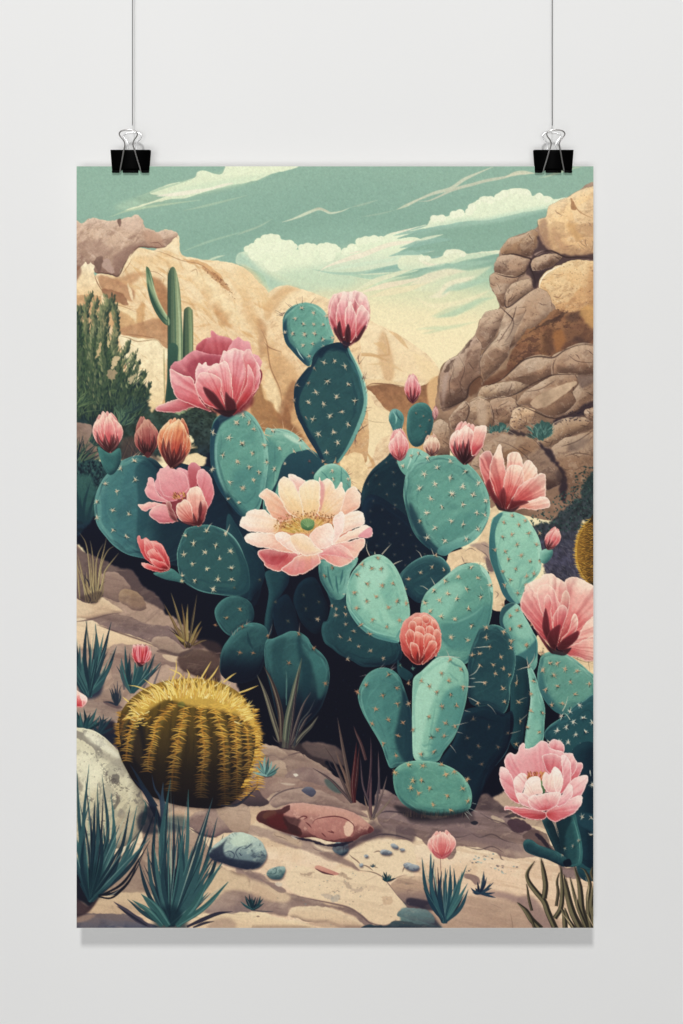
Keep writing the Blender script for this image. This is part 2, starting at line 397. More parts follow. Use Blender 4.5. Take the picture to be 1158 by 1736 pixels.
# ---------- far tan hills ----------
TAN='f3d19b';TAN2='e2b27a';BR='b98458';MV='ab917f'
def rock(p,cols,grad=None,ang=-2.0,hi='fde4b6',lo='8a6248',r=7,ka=.5,kb=.6,rough=1.2,wl=12,n=None,nc='8a6248',na=.22,d=0,dc='fff0d0',sm=True,cr=0,ca=.9,rimc=None,seed=1):
    g=S(p,cols,1,0,sm=sm,rough=rough,wl=wl,grad=grad)
    if g is None: return None
    texr(g,NM if n is None else n,nc,na*.9,0,1);texr(g,-NF,hi,na*.8,0,1)
    k=int(abs(p[0][0]*3+p[0][1]));na=na*.5
    splat(g,NR3,.25,.12,lo,na*.9,k);splat(g,NR1,.3,.1,nc,na*1.2,k+1);splat(g,NR2,.42,.1,hi,na*1.5,k+2);splat(g,NR1,.5,.08,lo,na*1.3,k+3);splat(g,-NR3,.45,.1,hi,na*1.1,k+5)
    emb(g,hi,lo,r,ang,ka,kb)
    if rimc: rim(g,rimc,1,.5,ang)
    if na>.05: strokes(g,int(g.m.sum()/600),[hi,hi,nc],26,4,ca,int(p[0][0]),.22,.45,blur=1.2)
    if rimc: rim(g,lo,1.1,.55,ang+math.pi)
    if d: dots(g,int(d*1.2),dc,.35,.8,.5,seed);dots(g,int(d*.8),lo,.35,.8,.5,seed+9)
    if cr: cracks(g,cr,nc,22,1.3,.55,seed,ca)
    return g
# hill right of the big pad (far right base)
rock(G("600 540 640 550 680 570 710 590 735 612 750 640 752 700 760 800 700 820 560 820 560 640"),['f4d3a2','f9dcac','f6d2a0','e6bb8c'],d=60,cr=6,rough=.8)
S(G('600 545 650 556 700 588 735 615 745 650 700 640 650 640 610 620'),['fbe0b2','f6d3a0'],.7,5)
S(G('640 590 650 560 665 600 668 640 655 650 645 620'),'c9996a',.55,3)
S(G("700 600 735 618 748 650 745 700 735 720 728 660"),'f4d39e',.7,4)
S(E("860 440 905 560 960 590 1010 620 1010 700 1010 760 940 800 860 960 800 880 780 820 860 700 850 560"),['f3d3a0','f6dba9'],1,1.5,rough=1)
S(G("620 656 640 650 672 653 700 657 725 650 748 640 752 700 745 760 720 780 690 760 684 730 676 706 660 698 646 684 634 668"),['8f6547','a1734e','c99a68','d9ac78'],1,.6,rough=1.0,wl=8,tex=NS,ta=.08)
S(G("725 650 746 640 750 690 740 720 728 690"),'e0b27c',.9,2)
S(E("760 430 840 400 960 400 1100 420 1158 390 1158 440 1000 425 870 440"),'edc793',.9,2)
for q,w,c in (("760 235 850 235 900 240 990 275","8",'c89a66'),("770 240 980 240 1000 200 980 100","5",'c99c6b'),("900 160 960 180 985 240","14",'d9ae78'),("1000 80 1060 120 1130 200","10",'d4a772'),("860 300 1000 300 1100 350","7",'e0b884'),("720 860 790 800 830 850 870 900","16",'cf9a62'),
  ("860 880 900 960 860 980","8",'c48f58')):
    K_(E(q),[1,float(w)*.7,float(w)*.7,1],c,.6,1.5)
K_(E("860 440 900 425 1000 430 1110 445"),[1,2.4,2,.5],'7b553c',.7,.3)
# middle twin boulder behind the pads
rock(G("440 520 452 500 468 488 488 484 510 490 540 500 570 512 594 518 606 545 612 600 612 800 430 800 430 600"),['f8d8a6','f3cb98','dfb07a','b98455'],ang=-1.4,d=50,cr=12,rough=.8)
# big left-centre hill
HILL=A("150 780 300 760 330 700 350 640 400 600 440 575 560 590 600 470 640 460 700 490 712 520 712 590 745 635 860 655 1000 670 1100 690 1158 730 1230 800 1290 870 1320 960 1300 1060 1330 1150 1380 1260 1400 1500 1300 1700 1000 1700 800 1700 300 1700 120 1200")
g=rock(HILL,['fadfb0','f8d8a6','f5d09e','efc490','ddad78'],ang=-1.9,r=9,ka=.5,kb=.3,d=120,cr=14,nc='b98452',na=.14,ca=.6,rough=.9)
HL=g
strokes(g,420,['fbe2b4','d9a568','e6bb84','c18c58'],38,5,.75,5,.42,.35)
strokes(g,260,['f9deb0','e3b57c'],60,8,.6,8,.35,.3,blur=1.5)
# painterly planes on the big hill
for q,c,a,b in (
 ("300 780 440 740 520 770 640 860 640 1060 600 1050 530 900 480 760 420 800 330 830 260 800",'bd8c62',.75,3),
 ("530 770 600 800 640 900 640 1150 600 1150 560 1000 520 900",'a8764f',.7,3),
 ("160 760 240 770 330 800 420 860 400 930 340 900 280 860 200 850",'b98a64',.9,2),
 ("200 850 260 850 330 880 370 920 375 960 300 935 220 900",'966a4c',.85,1.5),
 ("370 800 400 850 410 930 380 870",'f6dcae',.8,1.5),
 ("210 910 300 950 420 1000 430 1080 300 1010 200 950",'f4d6a2',.85,2),
 ("430 990 460 945 485 960 480 1060 500 1158 450 1158 430 1060",'c6935f',.7,2),
 ("250 985 360 1010 420 1060 400 1120 300 1120 230 1060",'c99a68',.75,2),
 ("310 1120 420 1080 560 1040 640 1090 640 1240 560 1210 480 1170 400 1180",'b98a62',.85,2),
 ("740 650 860 670 960 740 1000 790 950 780 860 700 780 680",'d39a62',.65,1.5),
 ("860 700 960 760 1020 820 1050 870 1000 840 930 780",'b07a50',.6,1.2),
 ("870 820 920 840 930 900 900 960 950 1000 900 940 860 880",'d9a873',.6,3),
 ("930 940 980 920 1000 980 1060 1000 1030 1060 1080 1100 1000 1090 960 1030",'c08a58',.65,4),
 ("400 640 520 630 640 650 740 700 700 720 560 690 420 690",'e8bd86',.6,3),
 ("640 500 700 540 715 600 690 620 640 560",'f9e0b2',.7,3),
 ("800 720 900 760 1000 900 1100 1000 1158 1100 1060 1060 900 900 820 800",'f7dcaa',.55,6),
 ("150 700 200 690 180 800 220 900 160 900 140 800",'f8dfb2',.5,2)):
    S(A(q),c,a,b,rough=1.2,wl=8,clip=HL,tex=NS,ta=.06)
for q in ("500 590 600 610 720 660 850 690 960 770","230 950 330 960 430 1000","300 1140 420 1150 520 1165 620 1200","640 470 680 500 705 520","780 740 820 720 830 760","480 730 560 740 620 780","400 650 380 690 330 760"):
    K_(A(q),[.3,1.6,1.4,.3],'8f6242',.5,.3)
dots(S(A("860 700 940 740 1040 830 1080 900 1060 910 960 810 880 740"),'b98452',0.01),60,'6b452f',.4,1.1,.7,3)
# cream sunlit block beside the saguaro
g=S(D("310 110 380 120 480 130 560 130 600 180 640 210 620 300 615 420 610 520 560 640 470 600 400 400 360 300 330 180"),['f8e2b4','f6dbaa','efcb92'],1,1,rough=1.3,wl=8,tex=NS)
cracks(g,10,'c99f6a',24,1.2,.5,4,.3)
K_(D("300 110 380 128 440 150 560 140 600 190"),[.5,2,1.6,.5],'8f6a48',.6,.4)
# tan right slope of hill, lower (behind flower)
for q,c,a,b in (
 ("0 300 90 330 160 450 180 560 100 600 60 520",'e9be88',.7,4),
 ("140 0 200 60 190 170 220 200 160 260 150 130",'b98a60',.65,3),
 ("180 180 330 260 400 360 400 500 450 700 520 860 400 740 330 640 240 400",'cf9f6c',.7,5),
 ("210 330 270 440 300 580 290 620 230 560 190 430",'f2d09c',.85,2),
 ("100 560 160 430 190 520 240 560 300 640 330 560 370 700 440 760 430 800 330 720 190 740 120 650",'96683f',.75,2.2),
 ("270 640 330 480 380 400 400 500 360 660 420 740 300 700",'8f6040',.6,3),
 ("680 930 760 880 820 890 850 960 860 1040 820 1158 720 1050",'efcb95',.95,1.5)):
    S(E(q),c,a,b,rough=1.2,wl=9,tex=NS,ta=.07)
for q in ("160 60 200 150 210 220 230 330 290 470 300 580","180 150 220 190 300 220"):
    K_(E(q),[.3,2.2,2,.3],'8a6144',.6,.4)
for q,c,a,b in (("0 720 60 700 140 760 200 860 240 900 200 960 120 900 0 840",'efc993',.6,5),("190 960 260 870 330 830 420 850 350 880 280 950 200 1060",'d8a974',.6,4),("40 830 120 960 160 1060 140 1158 60 1040",'d6a670',.5,6)):
    S(B(q),c,a,b)
# upper-left mauve boulders
g=rock(A("30 420 70 425 110 395 150 385 240 400 290 398 330 390 400 372 440 366 470 400 480 440 540 465 560 480 640 460 700 490 640 560 600 580 480 575 430 590 380 640 330 720 310 765 250 750 150 740 150 690 30 720"),['dcbea2','d0b094','bb9c84','9c7e6a'],ang=-1.5,hi='e9cdb4',lo='6b4f46',nc='7d6052',na=.3,d=150,dc='ead2bd',rough=1.2,wl=8,rimc='efd2ae')
for q,c,a,b in (("310 400 330 390 330 430 315 440",'6f554b',.8,.8),("480 460 560 480 600 520 600 575 520 570 480 520",'b58c72',.6,3),("200 680 240 650 270 700 290 745 240 735",'b79a8a',.9,1),
   ("150 680 170 640 210 640 200 720 180 740",'6f564c',.7,1.5),("270 640 330 600 390 560 430 570 370 640 330 720 300 750",'8a6c5e',.6,3),("40 560 120 520 200 540 260 600 200 640 100 600",'a78876',.5,4),("330 420 400 390 450 400 460 460 400 480 340 460",'d6b7a0',.5,3)):
    S(A(q),c,a,b,rough=1,wl=7)
K_(A("380 640 350 690 310 765 260 752 160 742"),[.5,2.5,2,.5],'4f3a36',.75,.5)
K_(A("600 580 500 575 440 578 385 640"),[.5,2.5,2,.5],'6b4c40',.7,.4)
K_(A("520 548 570 545 600 570"),[.5,1.6,1.2,.5],'6b4c40',.6)
S(A('20 740 120 760 200 900 160 1100 20 1300'),['c79a6c','dcb484'],1,1,tex=NS,ta=.08)
# pale stump-like crag at left edge
g=S(A("30 760 70 700 95 670 110 690 130 670 150 700 155 760 180 800 210 880 190 900 120 880 60 890 30 880"),['f7e2bc','f3d5a6','e9c28e'],1,.4,rough=1.4,wl=6,tex=NS)
K_(A("155 760 175 810 205 860 225 880"),[.5,2,1.4,.4],'7c563e',.7,.3)
S(A("28 720 60 700 70 740 40 800 28 860"),'7b5a4c',.7,2)
# foliage-dark ground behind saguaro base
S(D("520 620 620 590 740 600 860 560 960 640 940 720 900 900 840 880 780 760 600 700 500 760"),'33423a',1,2,rough=3,wl=5)
# ---------- right cliff ----------
CL=Cc("540 580 600 515 700 480 780 440 785 390 840 375 870 305 990 240 1040 210 1158 170 1180 600 1180 1300 1158 2300 560 2300 400 2200 200 1900 100 1800 120 1500 150 1350 250 1280 370 1140 400 1050 520 980 520 920 470 830 465 770 510 720 520 640")
S(CL,['b0957f','a68a75','96795f','93765f','8a6d58'],1,.3,rough=.8,wl=9,tex=NM,ta=.12)
def cr(Zf,q,cols,hi='dcc4a8',lo='43322c',d=40,seed=3,r=7,ang=-2.0,ka=.4,kb=.55,cr_=3,na=.26,nc='5f473c',rimc='dcc0a0',rough=.8,dc='d8c4ae',ca=.4,grad=None):
    p=sharp(Zf(q),.16);cc_=p.mean(0);p=cc_+(p-cc_)*1.035+(p-cc_)/(np.hypot(*(p-cc_).T)[:,None]+1e-6)*.8;P=spl(p)
    MS([roughen(P,.8,8)+[.3,1.0]],'4a3530',.5,1.0)
    c_=[lf(k) for k in cols]
    y0,y1=p[:,1].min(),p[:,1].max();x0,x1=p[:,0].min(),p[:,0].max()
    grad=grad or (x0+(x1-x0)*.25,y0,x0+(x1-x0)*.75,y1)
    if len(c_)==2: c_=[c_[0],c_[0],c_[1],c_[1]*.86]
    g=rock(p,['000000','ffffff'],ang=ang,hi=hi,lo=lo,r=r,ka=0,kb=0,d=0,seed=seed,cr=0,nc=nc,na=0,rough=rough,wl=9,rimc=None,ca=ca)
    if g is None: return
    xx_,yy_=grid(g);l=(grad[2]-grad[0])**2+(grad[3]-grad[1])**2
    t=((xx_-grad[0])*(grad[2]-grad[0])+(yy_-grad[1])*(grad[3]-grad[1]))/l+.10*tx(g,NM)
    comp(g,g.m,ramp(t,c_))
    # broad facets: a few straight-edged planes, lighter above, darker below
    rr=random.Random(seed*7+int(x0));sz=max(x1-x0,y1-y0)
    for k in range(4):
        cx=rr.uniform(x0,x1);cy=rr.uniform(y0,y1);w=sz*rr.uniform(.2,.45);h=w*rr.uniform(.35,.7);an=-.5+rr.uniform(-.5,.5)
        q_=[]
        for j in range(5):
            tt=j*1.257+rr.uniform(-.3,.3);ex,ey=math.cos(tt)*w,math.sin(tt)*h;q_.append((cx+ex*math.cos(an)-ey*math.sin(an),cy+ex*math.sin(an)+ey*math.cos(an)))
        up=cy<(y0+y1)/2
        S(sharp(q_,.12),hi if up else nc,.26 if up else .34,rr.choice([.6,1.2,2.5]),clip=g,rough=1,wl=6)
    kk=int(x0*3+y0)
    splat(g,NR1,.5,.15,lo,.20,kk+3);splat(g,NR2,.5,.2,hi,.20,kk+5);texr(g,NS,nc,.16,.1,1)
    strokes(g,int(g.m.sum()/420),[hi,nc],16,3,ca-.6,kk,.22,.5)
    emb(g,hi,lo,r,ang,ka,kb)
    if rimc: rim(g,rimc,1.0,.22,ang)
    # lichen specks gather toward the shaded edge
    dots(g,int(d*.8),dc,.35,.85,.55,seed);dots(g,int(d*1.0),lo,.4,1.0,.5,seed+9)
    if cr_: cracks(g,cr_,lo,26,1.5,.6,seed,ca,.5)
    return g
cr(Cc,"540 590 590 520 680 500 740 465 775 480 770 560 750 620 690 635 600 625 545 620",['a3826c','94765f','8f7261'],seed=4)
cr(Cc,"520 640 600 630 690 640 725 650 720 700 680 760 600 770 510 750 500 710",['a88c79','a08472','947866'],seed=5,rimc='c9b09b')
cr(Cc,"470 770 500 745 580 765 650 770 640 800 590 850 570 890 560 960 530 950 510 890 475 830",['a18572','957a69','846858'],seed=6)
cr(Cc,"730 680 760 650 820 630 900 620 940 640 880 690 800 710 750 720",['9d816e','937664'],seed=7)
cr(Cc,"570 880 600 830 680 790 740 780 750 820 740 850 650 920 600 960 570 960",['a88d79','a08471'],seed=8)
cr(Cc,"860 310 990 247 1040 217 1158 188 1180 610 1100 640 1010 640 960 640 900 600 840 560 800 480 785 400 840 380",['eaca9e','e2bd90','d2aa80','bd9874'],hi='f4dcb4',lo='7d5f4b',nc='a58262',na=.28,d=70,dc='fff0d0',seed=9,r=9,cr_=9,ca=1.0,rimc='fbe2b0')
for q,c,a,b in (("780 460 800 400 840 400 850 520 880 600 820 590 780 540",'a07c62',.7,4),("990 255 1010 270 1030 330 1000 320",'a37650',.85,1),("970 430 1020 420 1040 470 1080 500 1040 530 980 470",'cf9f68',.7,3),
  ("880 440 930 520 980 580 930 590 880 520",'b98d68',.6,4),("740 640 780 560 780 500 810 560 860 600 1000 630 1140 620 1140 660 1040 660 900 720 800 820 760 850 740 780 700 740",'4d3c3d',.88,2.2),
  ("730 700 760 730 790 740 850 720 780 800 750 850 740 790",'3d3033',.7,2)):
    S(Cc(q),c,a,b,rough=1.5,wl=6)
S(Cc("755 620 800 600 830 600 800 618 770 632"),'a98f80',.8,.8)
cr(Cc,"740 680 760 650 820 630 900 620 940 640 880 690 800 720 750 725",['9d816e','937664'],seed=7)
K_(Cc("1000 255 1040 330 1090 365 1140 385"),[.5,2.2,1.6,.5],'a97c56',.7,.4)
cr(Cc,"795 800 830 750 900 710 980 680 1050 665 1158 680 1180 1100 1100 1090 1000 1080 930 1020 890 950 840 880 795 860",['dab488','d0a67a','be946c','9c7a5c'],hi='f0d2a0',lo='6d4a36',nc='a8733f',na=.35,d=170,dc='fbe6bb',seed=11,r=8,cr_=3,rimc='fdf0cf',ka=.6)
strokes(S(Cc('880 1000 930 980 1000 1010 1060 1000 1158 1040 1158 1130 1060 1150 940 1120 880 1060'),'5b4438',.01),160,['3a2f33','5b4034','4a3a34'],10,3.5,-1,4,.8,1.2)
K_(Cc("790 865 795 805 830 752 900 708 960 690"),[.3,2,2,.3],'fff3d6',.85,.2)
cr(Cc,"520 1158 560 1000 600 965 700 890 780 850 830 870 860 930 860 1010 800 1080 720 1130 640 1200 600 1240 500 1200",['a98d79','a38773','957761'],seed=12,r=9,d=60)
# orange-brown face
g=S(F("560 370 600 230 700 90 800 30 880 -60 960 -40 1158 -40 1158 180 1060 170 960 210 880 255 780 250 690 270 620 330 540 400 430 450 420 420"),['98704f','9a6f4c','866048','765848'],1,1.5,rough=1.5,wl=8,tex=NM,ta=.25)
texr(g,NM,'5d3d2c',.6,0,1);texr(g,-NM,'c08a58',.5,0,1);splat(g,NR1,.3,.1,'4a3430',.5,2);splat(g,NR2,.35,.1,'6b4c38',.5,7);dots(g,160,'3c2a25',.5,1.2,.5,5);S(F("860 160 1000 40 1158 20 1158 170 1000 200 880 240"),'6f5040',.55,6,clip=g)
for q,c,a,b in (("820 80 870 60 880 200 850 240 820 180",'4d362d',.45,3),("1000 150 1040 110 1110 165 1060 172",'3f3134',.45,3),("740 80 830 20 930 -30 980 -50 900 20 800 60 700 105",'43332f',.6,1.5),("960 -20 1060 -50 1100 -30 1000 30",'3a2f33',.45,2.5),
  ("1060 -60 1158 -70 1158 60 1090 30",'dca865',.7,3),("880 100 940 80 960 160 900 220",'a9713f',.7,3),("420 420 560 330 640 310 520 410 440 450",'6b4936',.8,3)):
    S(F(q),c,a,b,rough=1.8,wl=5)
cr(F,"395 290 430 215 520 120 540 20 620 -60 700 -60 640 60 590 180 580 240 520 320 430 400 415 430",['a78b78','9b7f6c','94755e'],seed=14,r=7,rimc='e0c9ae')
K_(F("415 440 385 310 395 270 440 205"),[.3,2,1.6,.3],'ead5b8',.7,.2)
cr(F,"370 120 400 30 440 -40 560 -60 520 60 480 140 420 200 400 160",['a68a77','9d8170','8f7363'],seed=15)
cr(F,"140 480 150 350 190 280 260 240 330 150 370 120 410 180 400 240 390 300 400 390 340 440 320 510 220 570 160 600",['a98f80','9c8273','8c7061','806454'],seed=16,r=10,d=60,cr_=8,ca=1.2,hi='cdb6a4')
S(F("150 470 165 380 200 330 190 420 170 520 160 590"),'b9a294',.6,4)
for q,c,a,b in (("160 350 190 300 240 260 200 340",'574339',.7,1),("250 245 300 190 350 130 340 160 280 230",'4d3b33',.7,1),("340 430 400 370 415 430 380 480 330 510",'6d4c38',.85,2),("230 400 270 330 300 340 280 420 240 450",'74584a',.5,3),("300 230 350 210 330 260 290 300",'6f5445',.5,2)):
    S(F(q),c,a,b,rough=1.5,wl=5)
cr(F,"540 405 620 340 690 275 780 250 880 255 900 300 860 380 800 430 700 450 640 400",['9d7f6b','947661','87695a'],seed=17,r=9,d=70)
cr(F,"880 250 960 205 1060 170 1158 180 1170 380 1040 370 960 360 880 370",['a0836f','987a67','8b6e5c'],seed=18,r=9,d=40,cr_=4,ca=.1)
cr(F,"390 510 420 450 500 430 620 410 720 440 640 490 520 510 440 520",['a48a74','987c68'],seed=19,r=5)
cr(F,"640 560 700 480 820 410 900 370 1040 365 1060 420 1000 480 1040 560 960 610 860 640 720 560",['967a67','8c705e','806453'],seed=20,r=8)
g=S(F("730 560 760 520 850 470 1000 415 1030 430 960 490 860 560 780 590"),['bfa283','b5977a'],1,1,rough=1.2,wl=8,tex=NM,ta=.1)
cr(F,"1030 370 1158 380 1158 600 1090 600 1020 640 960 620 1040 540 1010 480 1050 430",['836857','7d6353','6d5447'],seed=21,r=7)
S(F("1040 370 1158 375 1158 400 1110 440 1060 450"),'6b5850',.7,2)
cr(F,"320 600 340 550 400 520 470 560 500 640 480 720 400 710 340 660",['ab907b','a08570','94775f'],seed=22,r=6)
S(F("380 560 400 540 440 560 440 700 390 690"),'c2a88f',.6,3)
cr(F,"470 540 560 510 640 540 640 600 600 680 520 690 480 620",['9d816e','8f7360'],seed=23,r=6)
cr(F,"200 660 240 600 300 540 330 560 320 640 300 680 220 720",['9a7f6d','8d7262'],seed=24,r=5)
cr(F,"90 700 140 660 190 690 200 760 200 900 120 900 100 800",['9d8371','927664'],seed=25,r=5)
cr(F,"600 690 620 600 680 580 760 600 740 660 700 700 640 730",['c9a888','bd9b7d','a98a70'],seed=26,r=4,d=50,dc='efd9bd')
cr(F,"420 770 500 740 570 735 640 770 700 770 770 820 850 900 920 1000 930 1060 870 1100 700 1158 420 1158 340 1000 390 850",['86695a','80634f','755a49','6a4f40'],seed=27,r=12,d=120,cr_=6,lo='33262a',rough=1.2)
cr(F,"780 800 870 700 960 660 1060 645 1158 680 1130 720 1000 760 880 830 830 840",['a48973','967b66','83685a'],seed=28,r=8,d=60,cr_=6,ca=-.4)
cr(F,"870 850 960 790 1158 740 1170 1200 1060 1250 980 1100 900 960",['8f7462','866b59','7b5f4e'],seed=29,r=10,d=50,cr_=5,ca=-.3)
for q,c,a,b in (("980 830 1080 790 1120 800 1060 850 980 870",'5b4b46',.6,3),("780 810 830 850 870 850 900 930 960 1010 970 1100 960 1200 930 1180 920 1080 930 1010 870 930 820 870",'2e2530',.85,2.2),
  ("880 660 960 630 1040 600 1080 560 1158 540 1130 600 1158 640 1060 640 960 650 900 690",'3a2e35',.8,2.2),("600 730 640 740 720 760 780 800 720 770 640 770 590 760",'332a2f',.8,2),("900 1000 960 990 960 1060 900 1060",'3e3031',.6,3)):
    S(F(q),c,a,b,rough=2,wl=5)
dots(S(F("860 680 1158 540 1158 660 1000 680 900 700"),'3a2e35',.01),90,'2e2530',.7,1.8,.7,9)
dots(S(F("600 570 860 640 900 700 700 780 600 740"),'3a2e35',.01),70,'3d3036',.7,1.6,.6,19)
cr(F,"1090 600 1158 580 1158 670 1110 660 1090 630",['9f8270','8f735f'],seed=30,r=4)
for (cx,cy,n,l,s,sd) in ((465,745,60,0,0,1),):
    pass
# angular ledges and deep joints across the whole face
for q,w in (("545 625 620 620 690 640 735 655 725 700 745 740 760 790 770 850",3.2),("735 655 800 610 870 600 960 640 1060 640 1158 650",3),("510 750 580 768 640 770 690 740 725 700",2.6),("570 890 565 930 570 965 600 960 680 900 750 850",2.6),("530 965 570 1000 620 1060 600 1140 560 1200",2.4),("640 960 610 1060 560 1140 520 1200",2)):
    K_(Cc(q),[.6,w,w*.8,.5],'3a2b2a',.75,.5)
for q,w in (("395 290 430 215 520 110 545 20",2.2),("140 590 220 570 310 520 330 440 400 380 430 440",2.8),("430 450 540 400 620 330 690 270 780 248 880 255 960 205 1060 172 1158 180",3.2),("470 515 560 515 640 490 720 440 800 400 880 370 1040 365 1158 375",2.2),("300 540 330 590 300 680 220 720",2),("470 560 490 640 480 720",1.6),("640 500 640 560 690 590",1.6),("880 370 880 300 900 260",1.8),
  ("640 560 740 600 860 650 960 640 1040 600 1158 540",2.6),("930 840 1040 800 1158 720",2.4),("200 260 230 330 200 420 210 520",1.4),("260 240 300 330 270 430 300 500",1.2),("500 800 600 830 700 900 760 1000",1.4),("960 900 1040 880 1158 900",1.4),("700 480 800 460 900 400",1.2),("980 240 1040 280 1158 290",1.2)):
    K_(F(q),[.5,w,w*.8,.4],'40302c',.7,.4)
for q in ("150 350 190 282 258 242 330 155","435 205 520 112 545 20","690 262 780 240 870 246","960 196 1060 162 1158 170","780 790 870 695 960 655 1060 640","430 765 500 735 570 730 640 765","330 540 400 512 450 530"):
    K_(F(q),[.3,1.6,1.4,.3],'e6d0b0',.55,.3)
for q,c,a,b in (("200 300 260 250 330 170 300 300 250 380 210 400",'cdb49a',.4,1.5),("300 300 350 240 390 240 380 330 330 420 300 440",'6f5546',.4,1.5),("560 60 640 -20 700 -40 660 60 600 160 560 180",'cbb298',.35,1.5),("700 300 790 262 860 280 800 330 720 350",'cbb298',.4,1.5),("640 390 740 370 840 370 760 430 700 450",'5c463a',.4,2),("900 300 1000 340 1158 350 1158 380 1000 362 900 350",'5c463a',.4,2),
  ("470 790 600 760 700 800 640 860 520 850",'b09880',.35,2),("500 1000 640 960 860 1060 800 1150 560 1150",'4a352e',.35,5),("960 790 1060 760 1158 750 1158 840 1040 860",'b09880',.35,2)):
    S(F(q),c,a,b,sm=False,rough=1.2,wl=6)
# small teal shrubs on the cliff
for cx,cy,L_,sd in ((845,727,20,3),(918,730,30,5)):
    r_=random.Random(sd)
    S(G(f"{cx-16} {cy+4} {cx-8} {cy-12} {cx+8} {cy-14} {cx+18} {cy-6} {cx+12} {cy+10} {cx-4} {cy+16}" if L_==30 else f"{cx-16} {cy+8} {cx-6} {cy-6} {cx+10} {cy-10} {cx+14} {cy-2} {cx+2} {cy+4}"),'3b5f5b',1,1.2,rough=2,wl=4)
    for k in range(70):
        px=cx+r_.uniform(-18,16);py=cy+r_.uniform(-6,14) if L_==30 else cy+r_.uniform(-2,7)
        th=-1.57+ (px-cx)*.05+r_.uniform(-.5,.5);q=r_.uniform(5,11)*L_/30*1.2
        K_([(px,py),(px+math.cos(th)*q,py+math.sin(th)*q)],[1.2,1,.2],r_.choice(['4d7f78','35605d','6a958a','274a4b']),.9)
# ---------- foliage corner right ----------
g=S(I("720 370 840 330 900 290 1000 200 1060 150 1080 60 1158 10 1158 330 1080 320 1040 420 1030 560 1060 680 1158 740 1158 820 900 720 820 600 780 480"),['2f3f3f','3a4145','474554','4a4852'],1,2,rough=3,wl=5,tex=NS,ta=.2)
r_=random.Random(5)
for k in range(520):
    px=r_.uniform(900,1004);py=r_.uniform(815,905)
    if py<870-(px-900)*.62: continue
    K_([(px,py),(px+r_.uniform(-4,4),py-r_.uniform(1,4))],[.6,2.6,.8],r_.choice(['35504c','2a4242','223537','44605a','1c2b30']),.85)
for k in range(420):
    px=r_.uniform(925,985);py=r_.uniform(905,985);th=-2.2+r_.uniform(-.7,.7)
    K_([(px,py),(px+math.cos(th)*8,py+math.sin(th)*8)],[.4,1.2,.3],r_.choice(['5b5862','3a3844','6d6a70','2d2c3a','4b4a57']),.6)
dots(S(F("1020 1000 1100 960 1158 950 1158 1158 1050 1140"),'2a3d3c',.01),60,'2a3d3c',.8,2.2,.85,6)
# barrel cactus peeking in at the right edge
g=S(I("1158 300 1110 320 1060 370 1030 440 1022 520 1030 600 1060 680 1110 730 1158 745"),['a87a2a','6f5220','463619','2a2118'],1,.4,grad=(975,0,1012,0))
for cxk in (985,992,999,1005):
    for k in range(34):
        py=888+k*3.0; off=(abs(py-940)/55)**2*14
        for sg in (-1,1):
            K_([(cxk+off*.6,py),(cxk+off*.6+sg*r_.uniform(4,8),py-r_.uniform(-1,5))],[1.2,.9,.2],r_.choice(['b8862f','a87428','d09a3c','8a5f24']),.9)
for k in range(50):
    t=k/49; py=880+t*110; px=975+ (abs(py-936)/56)**2.2*24
    K_([(px+3,py),(px-r_.uniform(2,6),py-r_.uniform(-2,4))],[1.2,.9,.2],r_.choice(['e0a93c','f0c25a']),.9)
# ---------- saguaro ----------
SG=('31584a','6f9068','9ab383')
def column(pts_poly,lines,base,hl):
    g=S(pts_poly,base); emb(g,hl,'1f3d36',4,-.3,.3,.6); return g
g=S(A("655 710 680 710 700 770 715 860 722 960 740 1300 745 1700 640 1700 636 1400 636 1100 634 900 636 760"),['3f5649','5b7059','8b9a74','9ba87f','6d7f62'],grad=(284,0,314,0))
g2=S(A("740 1010 745 980 770 965 790 980 800 1020 802 1300 800 1600 735 1600 735 1200"),['3d5448','536650','7f8e68','6d7c5b'],grad=(309,0,328,0))
g3=S(A("492 712 505 706 520 730 540 800 560 900 600 980 650 1050 645 1085 610 1075 560 1010 520 920 498 820"),['314f46','3f6050','8fa47c','567558'],grad=(246,500,266,490))
for q,w,c,a in (("690 740 700 900 712 1100 715 1500",2,'b4c79a',.7),("672 730 680 900 685 1200 688 1500",2.6,'39604f',.6),("706 800 722 1000 730 1500",1.6,'2d5243',.6),("655 730 650 900 650 1500",2,'274a40',.7),("780 990 788 1100 788 1500",2,'9cb587',.6),("765 990 768 1200 768 1500",1.8,'2d5243',.6),
   ("515 730 540 830 575 930 630 1030",2.4,'b9c79a',.8),("500 760 520 880 570 990 630 1060",2.2,'244a40',.6),("745 1010 742 1200 742 1500",1.6,'1f3d36',.6)):
    K_(A(q),[.5,w,w,w],c,a,.4)
for q in ("655 712 636 740 634 1000 636 1500","740 990 736 1100 736 1500"): K_(A(q),[.4,1.2,1,.6],'1b3833',.6)
# dark lower pot beside the flower
S(D("640 180 700 180 700 300 720 420 740 500 680 560 620 560 630 400"),['3b6153','2f5249','294840'],.95,1)
K_(D("610 200 612 400 614 540"),[1,2.5,2,1],'8f8b5f',.7,.6)
